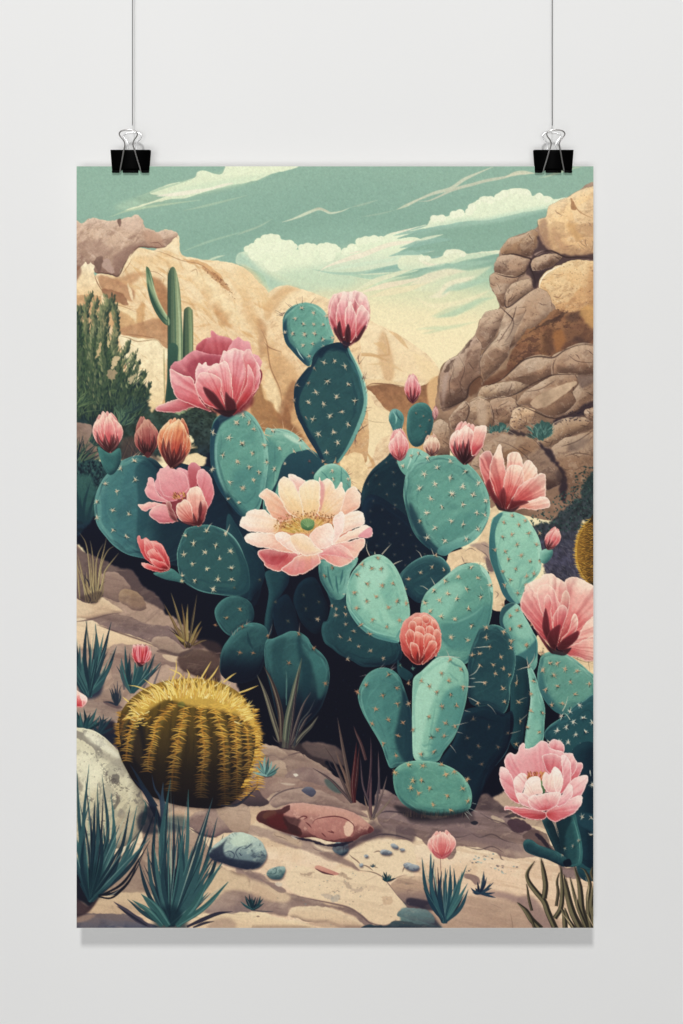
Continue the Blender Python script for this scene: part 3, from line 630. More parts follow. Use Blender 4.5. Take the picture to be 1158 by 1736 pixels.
# ---------- left shrubs ----------
r_=random.Random(11)
S(D("-20 60 60 20 120 120 200 100 260 180 300 260 360 360 420 420 500 440 510 560 500 640 360 720 340 900 200 900 -20 900"),['4b5d42','41553f','34483f','22343b','1e2f38'],1,2,rough=4,wl=6,tex=NS,ta=.25)
S(D("300 560 440 600 560 620 700 640 720 760 860 860 900 900 840 880 760 900 700 940 560 900 400 920 300 860"),['3c5044','33443f','2c3a3c'],1,2,rough=4,wl=6,tex=NS,ta=.25)
S(D("560 640 740 620 860 600 930 640 930 720 910 900 840 880 790 760 740 680"),['3d4f45','313f3d','1f2b38'],1,1.5,rough=3,wl=5,tex=NS,ta=.25)
dots(S(D("740 600 960 580 960 680 900 900 760 900"),'33423a',.01),70,'1f2c30',.8,2.4,.85,8)
# soft foliage strokes radiating up
for k in range(1500):
    px=r_.uniform(128,245);t=r_.random();py=560+t*165
    lim=250-(0 if py>640 else (640-py)*.95)
    if px>lim-8: continue
    th=-1.57+(px-165)/90*.8+r_.uniform(-.4,.4);L_=r_.uniform(8,20)
    sh=t; c=r_.choice(['5f7550','4d6448','6f8258','3f5543'] if r_.random()>sh*1.05 else ['2c403c','22343a','35493f','44583f','1c2c35'])
    K_([(px,py),(px+math.cos(th)*L_*.5+r_.uniform(-1,1),py+math.sin(th)*L_*.5),(px+math.cos(th)*L_,py+math.sin(th)*L_)],[.8,1.7,1.3,.2],c,.7,.3)
# upright arms of the tall shrub
for q,w in (("0 700 40 560 60 300 40 60 60 -40 50 -60",17),("120 640 130 400 110 200 105 60 100 -60 130 -150",11),("160 600 170 380 140 250 150 120 170 60 150 -10 165 -110",12),("210 560 220 340 200 180 215 100 210 0 225 -60 260 -70 250 -130",19),
  ("270 560 300 300 285 180 300 80 295 0 285 -70",12),("270 500 310 300 340 240 370 200 375 160",8),("300 560 360 400 400 300 420 240",9),("330 560 400 400 430 330 445 290",8),("380 600 430 480 470 400 485 370",7),("400 660 450 560 500 480 515 440",6),("0 560 20 300 40 120 30 -40",14)):
    p=spl(D(q),False,5)
    K_(p,[w*.8,w,w*.85,w*.6],'4f6248',.6,1.2)
    n_=int(len(p)*w*.55)
    for j in range(n_):
        i=min(len(p)-1,int(r_.random()*len(p)));o=r_.uniform(-.55,.55)*w*.8
        x=p[i][0]+o;y=p[i][1]+r_.uniform(-4,4);dn=max(0,(y-600)/110)
        cs=['80865f','6d7558','8d926c'] if o<-w*.12 else (['5b664f','656e54','50604c'] if o<w*.15 else ['34493d','435244','2a3f3a'])
        if dn>r_.random(): cs=['2f453c','3f5543','25383a']
        K_([(x,y),(x+r_.uniform(-2,2)+o*.3,y-r_.uniform(4,9))],[1.6,r_.uniform(1.8,3.2),.8],r_.choice(cs),.8,.5)
for q,c in (("240 150 250 140 256 170 248 190","e6c890"),("270 270 300 245 320 260 300 290 280 330 262 320","e8c898"),("250 340 290 340 300 370 260 400 240 380","b49a78"),("180 180 200 150 190 230 160 270","d9b884"),("380 400 430 360 420 390 390 430","cdb78e")):
    S(D(q),c,.8,.5,rough=2,wl=3)
for q in ("60 460 80 560 60 640","100 500 60 560 40 620","160 540 100 580 50 640","200 600 100 610 50 640","250 470 300 470 270 490"):
    K_(D(q),[.5,1.4,.4],'6f8156',.6,.3)
# fan grasses (upper-left and lower-left)
for (cx,cy,n,L_,up,sp,cs,sd) in ((128,690,60,34,-.95,.7,['51684d','3a5145','6b7f58','263a3a'],1),(140,770,70,48,-1.2,.8,['4b6250','35504a','2a4248','5f7258'],2),(205,720,50,34,-1.2,.8,['4f6b56','3b5850','2a4045','5d7a60'],3),(222,700,40,30,-1.1,.6,['405a4c','2b4043'],4)):
    tuft(cx,cy,n,L_,sp,2,cs,sd,up,bs=8)
# brown twiggy gap between the buds
S(D("330 800 420 780 430 900 520 880 600 940 420 930 330 930"),['5b4a43','4c3d3c'],.75,3,rough=2)
for k in range(22): K_([(205+r_.uniform(0,45),780+r_.uniform(-8,4)),(205+r_.uniform(0,45),745+r_.uniform(-8,8))],[1,.8,.3],r_.choice(['2b2a33','6b5448','3e3437']),.6)
# pinkish block at the left edge behind the grass
S(D("0 700 60 685 120 690 140 720 120 800 170 840 180 930 60 950 0 940"),['a98a78','8f7363'],.85,1.5,rough=1.5,tex=NM,ta=.12)
tuft(128,790,60,52,.75,2,['4f6350','35504a','22383f','5f7258','1b2c38'],12,-1.0,bs=8)
S(D("-10 980 60 940 160 920 220 960 300 960 200 1158 160 1300 -10 1500"),['2a4a4e','24434b','2a5a5a','1b3040','10182a'],1,2,rough=3,tex=NS,ta=.2)
for k in range(260):
    px=r_.uniform(128,175);py=r_.uniform(785,830);K_([(px,py),(px+r_.uniform(-4,4),py-r_.uniform(3,7))],[1.5,3,.8],r_.choice(['1c2c38','2f5154','3d6460','16222f']),.8)
S(Gg("0 60 60 20 130 30 160 120 150 260 120 340 60 300 0 100"),['3b6f68','2c5a5a','1a3444'],.8,2.5,rough=1)
for q,w in (("60 320 50 200 30 80",5),("80 330 90 200 130 60",5),("110 330 130 240 160 140",5),("90 340 70 250 60 150",4)): K_(Gg(q),[w,w,.4],'1b3a46',.8,.8)
# cream patches near bud / flower
S(D("700 960 760 900 820 880 860 900 920 940 930 1158 860 1158 760 1000"),'f1d3a0',.95,1)
for k in range(24):
    th=-.9+r_.uniform(-.6,.6);K_([(322,760),(322+math.cos(th)*r_.uniform(6,16),762+math.sin(th)*r_.uniform(6,16))],[1.6,1.2,.3],r_.choice(['c9b184','3b3a38','8a7a5c','e6cf9c']),.85)
dots(S(D("760 580 930 600 940 690 840 640"),'f1d3a0',.01),40,'26332f',.8,2,.9,4)
# ---------- ground ----------
S(G('100 960 300 940 1010 1000 1010 1600 100 1600'),'3a3034',1,2,sm=False)
GR=G("100 925 140 935 200 955 260 1000 330 1060 420 1150 440 1250 640 1340 700 1380 800 1385 860 1330 1020 1340 1020 1600 100 1600")
g=S(GR,['9a8170','ab907c','bb9e88','c0a58b','caae92'],1,1,rough=1.5,tex=NM,ta=.06)
texr(g,NR3,'5d4a48',.25,.1,.9)
# navy shadow mass under the cactus
DK=G("120 925 165 870 200 830 300 850 360 760 400 740 470 790 540 800 600 830 680 860 760 900 800 960 850 980 900 1060 960 1100 1010 1150 1010 1440 960 1400 860 1345 800 1375 720 1385 660 1370 600 1360 560 1310 540 1275 500 1262 430 1290 415 1200 385 1130 350 1100 300 1050 270 1030 250 1010 200 985 160 950 128 915")
S(DK,['141c30','0b0f22','0a0d1f','0b0f22'],1,2,rough=3,wl=8)
dots(S(G("470 1180 600 1150 640 1330 560 1270 440 1250"),'0b0f22',.01),50,'1d2c3c',.6,1.6,.5,8)
# beige ledge seen between the pads (right of centre)
g=S(I("170 550 300 500 380 460 420 380 470 250 520 240 560 500 640 620 560 860 600 900 480 900 480 800 460 700 440 600 300 600 180 660"),['eacb9c','e7c497','e9c79b'],1,.8,rough=1,tex=NS)
S(I("330 480 440 460 470 520 500 620 470 660 440 600 420 560 440 540 380 500"),'a58d7f',.85,2,rough=1.5)
S(I("440 560 480 600 500 640 450 640"),'6f5d5c',.8,1.5)
for q in ("380 500 440 540 470 600","300 520 340 500 380 520","280 550 300 600","440 640 480 650 520 640","410 470 470 500","470 350 520 330","500 780 520 800 500 830"): K_(I(q),[.3,1.6,.4],'4e4248',.6,.2)
g=S(L("780 140 900 240 1000 250 1060 240 1158 200 1158 420 1100 380 1000 300 900 300 780 260"),['efcf9f','e9c595'],1,.8,tex=NS)
for q in ("960 250 1040 300 1150 330","1030 240 1040 310","1080 320 1150 310","1100 250 1120 380"): K_(L(q),[.3,1.4,.3],'6b5344',.6,.2)
dots(g,12,'3b4a45',.6,1.6,.7,4)
# --- left slope rocks
LS='5a4848'
def gr(Zf,q,c,a=1,b=1,ro=1.2,e=None,n=.3,k=0,cl=None):
    g=S(Zf(q),c,a,b,rough=ro,wl=9,clip=cl)
    if g is None: return
    kk=int(abs(Zf(q)[0][0]*3));splat(g,NHZ,.1,.7,'6a5650',n*.8*a,kk);splat(g,NF,.1,.6,'e6cbae',n*.5*a,kk);splat(g,NR1,.6,.3,'f0d5b0',n*.25*a,kk+3);splat(g,NR1,.7,.3,'4a3c40',n*.35*a,kk+7);strokes(g,int(g.m.sum()/900),['5b4a48','c9ad92'],30,2.2,.15,kk,.22*a,.25,.3)
    if e: emb(g,e,'4a3c42',3,-1.9,.5,.5)
    return g
gr(Gg,"0 450 60 510 120 540 200 570 300 620 400 645 470 740 545 790 610 870 600 900 480 840 400 800 340 780 200 820 100 850 0 800",['6b5a54','5f4f4d','574848'],1,2)
gr(Gg,"180 700 230 660 300 655 350 700 390 750 380 800 330 790 310 850 200 800",['9a8172','8a7265'],1,.8,e='b89e8a')
gr(Gg,"330 780 400 770 450 800 490 860 480 900 420 910 370 880 320 840",['94795f','8c7160'],1,.8,e='b39879')
gr(Gg,"0 820 100 860 180 820 250 850 330 900 340 920 280 930 200 950 130 965 0 960",['dcbf99','d3b38f','c3a283'],1,.8,e='f1d8b2',n=.2)
S(Gg("0 850 60 860 140 900 120 930 0 940"),'e6caa4',.6,3)
gr(Gg,"0 985 130 965 260 930 400 950 520 1000 640 1010 740 1080 830 1130 860 1158 600 1158 480 1110 340 1060 180 1000",['8f786b','85706a','7d6660'],1,1,n=.5)
gr(Gg,"0 985 100 975 260 1040 400 1070 500 1110 560 1158 0 1158",['e9cda6','e3c49c','d9b791'],1,1,e='f6dfb8',n=.15)
gr(J,"0 40 120 40 260 110 400 150 500 190 560 230 400 210 300 190 260 220 150 200 0 180",['f0d7b0','e9c9a0','d8b48e'],.95,1.5,n=.15)
K_(Gg("0 985 130 965 260 930 330 925"),[.5,3,2.5,.5],'6b5752',.7,.8)
K_(Gg("170 1000 340 1060 480 1108 600 1158"),[.5,3,3,1],'5f4c4b',.7,1)
gr(J,"530 170 560 150 640 160 700 200 740 230 790 240 760 270 700 280 600 250 540 210",['a58b79','96806f'],1,.6,e='c7ae96')
gr(J,"260 220 400 200 540 220 600 270 700 300 740 320 720 350 600 340 500 380 460 500 300 460 270 380",['a78c7b','9a8072','8a7168'],1,1.5,n=.4)
S(J("600 270 700 280 740 300 720 320 640 310"),'d9bd9a',.8,1.5)
gr(J,"700 280 800 230 900 250 970 270 980 400 980 520 900 440 800 400 720 360",['6e5a4f','5b4740','3f2e2e','2a1e24'],1,2,n=.3)
S(J("560 250 640 270 720 280 800 240 780 232 700 262 600 235"),'5b4a48',.6,1.5)
S(J("840 170 960 190 1000 260 960 290 880 230 800 220"),'4c3a38',.7,3)
gr(J,"0 560 160 560 300 600 340 640 300 700 260 760 200 780 0 760",['8f7a70','a08a7a','7d6a66'],1,1.5,n=.4)
gr(J,"150 560 250 480 300 410 330 420 340 560 320 600 240 580",['a78f7d','9b8373'],1,1)
S(J("210 575 260 575 320 600 340 620 300 622 240 600"),'5b4a4c',.7,1.5)
S(J("150 770 260 700 300 740 340 880 420 960 300 880 200 800"),'1d1c2c',.9,3)
# centre slope (below the aloe) in tile K/N
gr(K,"90 1158 100 1060 120 960 160 870 230 860 330 890 400 900 450 930 560 990 600 1020 640 1060 700 1158",['a58c7b','957d6f','8b7368'],1,.8,e='c8ae95',n=.4)
gr(K,"160 870 230 865 300 890 340 930 300 960 240 930 190 940 150 930",['b39a83','a88e7a'],1,.6,e='d8c0a4')
gr(K,"430 850 520 840 600 850 700 900 720 1000 600 960 520 940 460 900",['4e4041','43383b'],.95,2,n=.3)
for q in ("340 930 420 910 450 940","540 980 600 960 620 1000 660 1040","240 1040 280 1000 320 1020"): K_(K(q),[.5,2.6,.5],'4b3d40',.6,.6)
gr(K,"200 1000 260 960 320 980 330 1040 320 1075 260 1070 230 1030",['b39a83','a38975'],1,.8)
gr(K,"330 1050 420 1010 520 1010 620 1050 720 1120 720 1200 560 1158 400 1140 330 1080",['87706a','7c6762'],.9,1.2,n=.4)
S(K("375 1052 395 1048 408 1058 390 1068"),'dcd0bc',1,.4)
S(N("-120 300 0 300 100 300 190 290 215 270 180 230 200 180 240 110 180 60 120 110 60 130 0 220 -60 230"),['6f5b58','5d4b4d','2b2530'],.9,1.5,rough=1)
gr(N,"90 130 240 110 400 120 560 160 640 200 760 240 860 320 700 310 600 260 500 200 420 180 300 190 240 210 200 250 160 200",['94796c','8a7168'],1,1.2,n=.4)
S(N("290 145 340 145 390 155 340 160"),'cdb8a0',.7,.8)
gr(N,"220 260 260 210 340 185 440 175 520 190 620 220 700 270 820 330 860 370 700 320 560 300 480 285 340 285 250 300",['a1887a','94796e'],1,1,e='b89e8b',n=.4)
K_(N("200 290 250 230 330 190 440 172"),[.5,2.5,2.5,.5],'54464a',.7,.8)
S(N("430 190 460 170 500 175 525 205 500 235 470 225 440 205"),['7f828c','555563','3a3a48'],1,.5)
S(N("580 120 640 130 700 200 660 210 600 170"),'3f5756',.7,2)
# ---------- sand ----------
SA=['c2a48a','dabb96','ecd0aa','f1d5b0','f0d0ac','ecc8a4']
SAND=N("-1090 120 -800 60 -700 380 -500 360 -300 300 -120 330 0 300 150 310 200 330 500 300 900 400 1158 400 1300 330 1500 350 1700 430 1900 430 2060 460 2400 700 2400 1200 -1100 1200")
g=S(SAND,SA,1,1.5,grad=(0,1370,0,1480),rough=1)
splat(g,NHZ,.35,.3,'c39f7e',.35,5);splat(g,NF,.1,.5,'d9b48c',.4);splat(g,NP,.7,.3,'a98868',.12);splat(g,NM,.45,.2,'f6ddb6',.3)
# right mauve slope
gr(O,"-260 180 0 330 100 380 340 310 420 220 480 250 560 310 640 400 760 440 830 520 900 600 960 700 1158 640 1158 760 960 760 900 660 800 630 640 640 540 620 500 600 400 570 260 560 240 600 200 640 60 560 0 500 -140 470 -260 400",['7d6967','8a7571','977e72','8a7470'],1,1.5,n=.6)
gr(O,"340 310 420 215 500 250 560 300 620 330 560 340 480 330 400 320",['5b4b4b','4c3e42'],.9,2)
S(O("-60 350 0 340 100 380 240 360 340 320 360 400 260 410 100 420 -60 400"),'4d4145',.75,4)
S(O("60 480 240 430 400 480 640 540 680 600 500 560 300 520 100 520"),'6f5d60',.4,3)
for q,c,a in (("580 390 640 380 700 400 740 440 700 460 640 470 590 430",'4a3640',.9),("680 500 740 450 830 470 860 540 900 600 800 570 740 530",'5a4745',.7),("470 360 520 370 560 400 500 400",'d8bf9d',.6),("560 370 640 370 700 380 640 345 600 350",'3a2f36',.8),("760 480 800 490 850 550 880 600 830 560",'2b2430',.85)):
    S(O(q),c,a,1,rough=1,wl=5)
for q in ("400 340 470 380 560 410 620 460 690 490","340 470 400 500 480 480 560 520 640 540","300 560 400 580 480 560 560 600","530 610 540 640 560 650","60 500 160 490 260 500 340 480"): K_(O(q),[.4,2.4,2,.4],'4b3e42',.6,.5)
S(O("340 400 370 392 390 405 370 420 345 412"),'23232f',.9,.8)
# warm sunlit ripples, lower right
gr(O,"-80 880 0 950 60 1000 100 1080 160 1100 900 1100 860 1000 760 960 700 900 560 860 500 900 420 880 340 880 200 900 0 840",['cfae8c','b3937c','a38572'],.75,6,n=.2)
S(O("380 870 480 850 600 870 700 920 640 930 560 900 440 890"),'9c8078',.75,3)
S(O("300 740 340 740 390 760 400 800 370 810 340 780 300 765"),'8a7169',.9,1.5)
S(O("640 900 760 900 880 1100 760 1100 700 1000"),'957b73',.8,3)
g=S(O("-100 920 0 960 60 1000 120 1060 140 1100 -100 1100"),['5d7277','6a8784','4a6068'],.95,2,tex=NS)
S(O("-120 880 0 920 100 1020 140 1090 60 1060 -60 980"),'3c3742',.8,4)
# pebbles & marks in the sand
r_=random.Random(3)
for cx,cy,w,h,n in ((430,635,60,22,16),(380,660,60,12,9),(560,690,120,12,10),(560,725,60,14,9),(330,720,30,12,5)):
    for k in range(n):
        x,y=r_.gauss(cx,w*.5),r_.gauss(cy,h*.5);q=r_.uniform(3,11)
        S(O(f"{x-q} {y} {x} {y-q*.45} {x+q} {y+q*.1} {x+q*.2} {y+q*.5}"),r_.choice(['8aa3a0','6d8487','5b5a62','a9b8ac','8d7a70','d9d0bc']),.85,.3,rough=.4,wl=3)
# mid sand forms (tile N)
gr(N,"0 430 100 420 260 460 400 480 520 560 600 600 700 640 640 660 540 620 440 580 340 560 240 520 160 500 60 480 0 520",['9d8476','a0877a','a88e7e'],.85,2,n=.4)
S(N("240 480 300 470 420 520 420 560 320 520"),'c8ab8b',.7,2)
for q in ("250 475 260 490 300 500 340 520","370 490 400 490 420 520 400 540","500 560 520 580 560 590"): K_(N(q),[.3,1.4,.3],'5b4a48',.6)
S(N("360 490 395 485 412 498 400 512 375 505"),'e8d8c0',.9,.3)
gr(N,"540 600 640 600 720 640 800 690 800 720 740 690 640 650",['8f776c','85706a'],.8,2)
gr(N,"880 400 1000 430 1158 440 1158 530 1000 500 880 520 800 530 740 590 700 560 800 500",['6a5858','5f4f52'],.85,2.5,n=.4)
for q in ("920 350 1000 330 1158 350","880 500 960 480 1060 490 1158 520","740 600 800 600 860 590"): K_(N(q),[.4,3,2.4,.4],'3f3540',.7,.8)
S(N("740 600 760 580 850 530 900 540 960 520 1158 540 1158 760 1100 740 1000 780 960 760 880 740 800 700 740 640"),'ecd0a8',.85,1.2,rough=1.2)
for q in ("800 715 900 730 960 760 1000 790 1060 760 1120 745","820 680 860 690 900 720","740 610 760 630 800 660 820 690","870 690 900 690 930 700","1090 730 1100 700 1120 690","900 600 930 590 960 600"): K_(N(q),[.4,2.2,2,.4],'6d584f',.75,.4)
# sweeping shadow band at bottom
gr(N,"0 690 60 720 160 740 240 800 330 860 400 880 520 910 640 950 740 960 820 1010 900 1060 840 1080 760 1010 620 960 480 955 360 960 340 1010 280 1010 200 990 160 990 100 980 60 900 0 850 -60 830 0 780",['9b8377','917a70','8a746d'],.95,1.8,n=.5)
S(N("0 750 80 770 180 800 300 850 360 900 300 930 200 900 100 860 0 850"),'dcbd98',.9,2.5,rough=1)
S(N("120 810 220 850 280 900 220 920 160 900 100 870"),'c9a888',.6,3)
S(N("60 730 100 720 140 750 200 790 260 800 330 850 280 860 180 790 100 760"),'8a746c',.8,1.5)
S(N("255 805 270 795 300 800 302 815 280 822"),'d9c5ac',.9,.4)
gr(N,"0 860 80 855 110 900 100 980 0 1000",['8d786f','7d6a68'],.85,2)
gr(N,"-130 1000 60 990 170 995 300 1030 420 1050 500 1080 520 1110 -130 1110",['ecd0a6','e6c59c'],1,.8,n=.15,e='f6dfb6')
for x,y in ((80,1018),(145,1018),(5,1030)): S(N(f"{x-12} {y} {x} {y-6} {x+12} {y} {x} {y+5}"),'8b7364',.9)
gr(N,"345 1000 370 965 440 953 560 955 660 980 760 1020 820 1060 850 1090 700 1100 600 1060 500 1060 400 1030 360 1020",['e6c9a2','e0c09a','c9a787'],1,.8,e='f3dab4',n=.2)
S(N("480 1060 600 1050 720 1085 640 1090 520 1080"),'bb9c82',.7,1.5)
gr(N,"480 700 560 720 680 700 740 700 800 720 900 740 960 770 1020 830 1060 880 1120 950 1110 960 1060 980 1060 1030 980 1070 880 1060 820 1000 740 960 660 930 560 910 480 890 400 870 340 820 330 740 400 690",['edd1a9','ebcda5','e8c8a0'],.9,2,n=.1)
K_(N("400 885 520 910 640 935 740 960 820 1010 880 1060 980 1075 1050 1040"),[.5,3,3,1],'5f4e50',.7,1)
K_(N("960 760 1020 830 1060 880 1110 940 1120 960"),[.5,2,2.4,.5],'4b4048',.7,.4)
gr(N,"1010 810 1060 770 1100 755 1158 755 1300 760 1300 900 1200 960 1130 960 1110 930 1060 880 1020 840",['e2c29d','b9997f','8d766d','5c4d54'],1,1,n=.4)
gr(N,"1060 1010 1080 970 1158 960 1260 980 1300 1060 1200 1050 1100 1030",['7d9290','5f7678','42535f'],1,.8)
gr(N,"850 1070 980 1075 1060 1040 1158 1060 1300 1080 1300 1110 860 1110",['4c6462','3c5058','2b3a48'],1,.8)
S(N("1120 940 1200 960 1300 980 1300 930 1180 900 1120 900"),'2c2a3a',.8,2)
for q,c,a in (("560 880 600 870 640 890 620 910",'a59a90',.5),("740 820 780 840 820 820 830 850 790 860 750 840",'b09a86',.6),("620 900 660 880 690 890 640 930",'9c9a94',.5),("960 890 1020 890 1020 930 970 940",'cba987',.7),("660 740 700 730 760 775 720 770",'a08672',.6),("420 740 480 730 520 726 470 750",'9a8270',.6),("700 790 740 800 760 830 730 830",'a89480',.6)):
    S(N(q),c,a,1,rough=1.5,wl=3)
r_=random.Random(9)
for k in range(130):
    x=r_.uniform(400,700)*1.0;y=r_.uniform(1395,1568);q=r_.uniform(.5,1.4)
    S([(x-q,y),(x,y-q*.6),(x+q,y),(x,y+q*.6)],r_.choice(['8b7262','a88e78','6d7a7c']),.5)
for k in range(70):
    x=r_.gauss(570,28);y=r_.gauss(1505,18);q=r_.uniform(.6,2)
    S([(x-q,y),(x,y-q*.6),(x+q,y),(x,y+q*.6)],r_.choice(['8b7a6e','7d8a8a','a08a78']),.55)
# left sand forms (tile M)
gr(M,"480 420 560 380 700 420 800 460 860 500 900 560 960 640 1000 700 1158 760 1158 860 1000 860 900 960 860 1000 400 1005 100 1000 200 900 300 860 460 640 470 500",['a38b79','a58b76','b59a80','cbae8c'],1,1.5,n=.4)
gr(M,"760 400 800 350 880 320 920 305 960 310 1000 300 1158 310 1158 440 1020 470 940 500 860 490 800 450",['9c8479','8b736a','776262'],1,.8,e='c2a68f',n=.5)
gr(M,"950 310 1000 298 1158 300 1158 480 1060 460 1000 400",['b79c84','a98e79'],1,1,n=.3)
K_(M("760 430 830 470 900 490 960 500"),[.5,3,2,.5],'3f353c',.7,.8)
gr(M,"280 720 360 640 470 640 520 760 560 880 480 860 360 870 260 850",['8d7668','97806f'],.8,3,n=.3)
gr(M,"100 1000 180 900 300 865 460 860 560 900 600 1000 400 1005",['d6b892','cfae8a'],.95,1.5,n=.15)
gr(M,"900 680 1000 700 1080 750 1158 770 1158 900 1000 900 860 1000 840 900 900 780",['dcbf98','d3b28c'],.9,3,n=.15)
gr(M,"880 990 960 900 1040 850 1158 860 1158 990 1000 1000",['a1887a','8d776f','80706f'],.9,3,n=.4)
gr(M,"820 1010 1000 1000 1158 995 1158 1100 820 1100",['ecd0a6','e3c29a'],1,1,n=.15)
S(M("940 1040 1040 1030 1080 1090 900 1100"),'a98e7b',.7,3)
gr(M,"0 1010 120 1000 300 1003 420 1005 480 1040 540 1100 0 1100",['6f6362','5b565f','4b4f60'],1,1.2,n=.3)
S(M("0 1020 60 1010 160 1005 120 1040 40 1060 0 1070"),'9c8271',.8,2)
def PT(Zf,d): return [tuple(v) for v in Zf(d)]
def bud(bx,by,tx_,ty,w,cols,edge='f6c9bf',n=7,seed=1,dark='3a1a22',sep=4,ea=.7,opn=0,top=.55,dk2=None,sl=.55):
    r=random.Random(seed);u=np.array([tx_-bx,ty-by],float);L_=np.hypot(*u);u/=L_;v=np.array([-u[1],u[0]]);b=np.array([bx,by])
    def one(s,lf,hwm,cl,ea_=ea):
        def Bf(t): return math.sin(math.pi*(.05+(.78-opn*.3)*t))
        pts=[]
        for t,k in ((0,.15),(.25,.75),(.5,1),(.75,.85),(.93,.4),(1,.02)):
            pts.append(b+u*t*L_*lf+v*(s*w*.5*Bf(t)*(.74)+hwm*w*k*.5))
        for t,k in ((.93,.42),(.75,.85),(.5,1),(.25,.75),(0,.15)):
            pts.append(b+u*t*L_*lf+v*(s*w*.5*Bf(t)*(.74)-hwm*w*k*.5))
        petal(pts,(bx,by),cl,edge=edge,ea=ea_,seed=seed+int(s*10),r=3,streak=.45,ang=math.atan2(-1,-.4),rough=.4)
    dk=[dark]+list(cols[:-1])
    for s in np.linspace(-.7,.7,4): one(s,r.uniform(.92,1.02),.36,dk,ea*.7)
    S_=sorted([-1+2*i/(n-1) for i in range(n)],key=lambda s:-abs(s))
    for s in S_: one(s+r.uniform(-.08,.08),1-.10*abs(s)-r.uniform(0,.16),.34+.1*(1-abs(s)),cols)
    for i in range(sep):
        s=-.85+1.7*i/max(1,sep-1)+r.uniform(-.1,.1);l=L_*sl*r.uniform(.6,1)
        c=b+u*l+v*s*w*.42; m=b+u*l*.5+v*s*w*.36
        MS([ribbon([b,m,c],[w*.12,w*.2,w*.17,w*.1,.5])],dk2 or dark,.62,.5)
        K_([b,m+v*1,c],[.3,.9,.2],edge,.35)
def P_(Zf,q,base,**k): return pad(Zf(q),base,**k)
DT='16303f'
# ---------- dark pads at the back of the clump ----------
P_(G,"285 800 330 790 370 800 400 860 440 880 445 960 440 1010 420 1030 360 1000 300 960 262 950",'12293c',hi='1c4252',lo='0b1426',r=9)
g=P_(G,"655 775 664 764 676 760 692 765 700 800 695 850 715 900 750 935 740 960 700 965 660 955 640 945 622 930 615 885 613 835 628 800",'14303f',hi='1f4854',lo='0a1226',r=6,rimc='2d5a66',ra=.4,rimang=-2.6,
 st=23,rs=4.2,spc='7a7870',sa=.5,seed=31)
P_(G,"613 860 640 840 720 900 760 940 720 1000 700 1010 640 940 610 930",'0e2033',hi='16344a',lo='0a0f22',st=24,rs=4,spc='5f6060',sa=.4,seed=2)
# left big round pad
g=P_(G,"160 857 164 834 173 815 183 802 198 786 213 778 231 772 249 774 265 781 276 792 300 810 335 870 330 930 290 952 262 950 240 946 216 940 195 927 180 911 164 888",'39747a',hi='6aa79c',lo='12283c',r=9,ang=-2.9,ka=.5,kb=.6,grad=(160,0,330,0))
comp(g,g.m*ramp((grid(g)[0]-222)/60,['000000','ffffff'])[...,0]*.8,hx('0f2234'))
S(D("470 930 520 950 560 1000 540 1158 480 1400 430 1500 440 1158 420 1000"),'1c4655',.5,2,clip=g);S(D("250 1000 330 950 380 960 330 1100 300 1300 260 1400 240 1158"),'4a8a84',.3,4,clip=g)
rim(g,'7ab5a6',1.2,.7,-2.9)
stars(PT(D,"415 930 325 980 225 1080 300 1130 420 1055"),6,seed=1);stars(PT(Gg,"170 195 275 250 380 275 168 298 275 380 362 420"),5.5,seed=2)
edgesp(D("300 950 360 920 430 895 500 905"),8,12,'d8b89a',4,(.0,.7))
# pads right behind the tall pad
g=P_(E,"190 740 240 722 320 725 380 750 430 790 490 855 540 890 580 930 560 1040 520 1100 400 1200 260 1300 180 1300 190 1000",'62a290',hi='a8d8bc',lo='1c4655',r=8,ang=-1.4,kb=.3)
S(E("350 890 430 865 500 858 560 900 600 960 540 1040 510 1050 440 1060 400 1040 290 1060 250 1158 220 1158 270 1060 300 960"),['1f4c5c','163648'],.95,1,clip=g)
S(E("220 790 300 900 240 1040 230 1158 180 1158 190 850"),'3b7c7a',.5,4,clip=g)
S(E("310 760 370 770 430 820 380 810"),'c9e6c8',.7,2,clip=g);rim(g,'8cc6b0',1.2,.7,-1.4)
stars(PT(E,"240 735 285 848 380 868 418 792 320 950 250 985"),5,seed=3);stars(PT(E,"480 932 503 1010"),4,'7a5a5c',seed=5,a=.7)
edgesp(E("190 740 240 722 320 725 380 750 430 790 490 855"),12,16,'e0b890',5,(.1,.9))
edgesp(E("110 640 150 700 190 780 60 800"),5,14,'e0b890',6,(0,.6))
# pad below the magenta flower
g=P_(G,"357 740 362 715 375 702 395 697 415 696 430 706 441 722 451 745 455 775 453 805 447 835 440 862 428 880 410 876 390 855 372 830 360 800 356 770",'5c9d8d',hi='8fcbb4',lo='1a4656',r=8,ang=-.9,ka=.4,kb=.95)
S(G("356 740 366 712 372 720 364 750 366 800 385 845 410 874 398 876 372 845 358 800"),'17425a',.8,1.6,clip=g);K_(G("372 730 366 760 370 800 384 838"),[1,3,3,1],'9dd6c6',.6,2,clip=g)
S(G("375 702 400 694 398 704 376 718 366 735 362 720"),'16324a',.8,2,clip=g)
S(G("395 800 430 790 450 810 440 860 420 872 400 850"),'37777a',.4,6,clip=g)
rim(g,'9fd3bd',1.2,.6,-.4)
stars(PT(D,"1128 630 1085 680 1035 778 995 893 1120 818 1088 935 925 985 1040 1070 1125 1108 930 745"),6,seed=6);stars(PT(E,"5 680 85 680 118 722 38 815 108 882 185 828 12 935 86 972 150 1005 45 1108 115 1055 202 938"),5.5,'dcc8a4',seed=7)
stars(PT(Gg,"1030 175 1100 200"),4.5,seed=9)
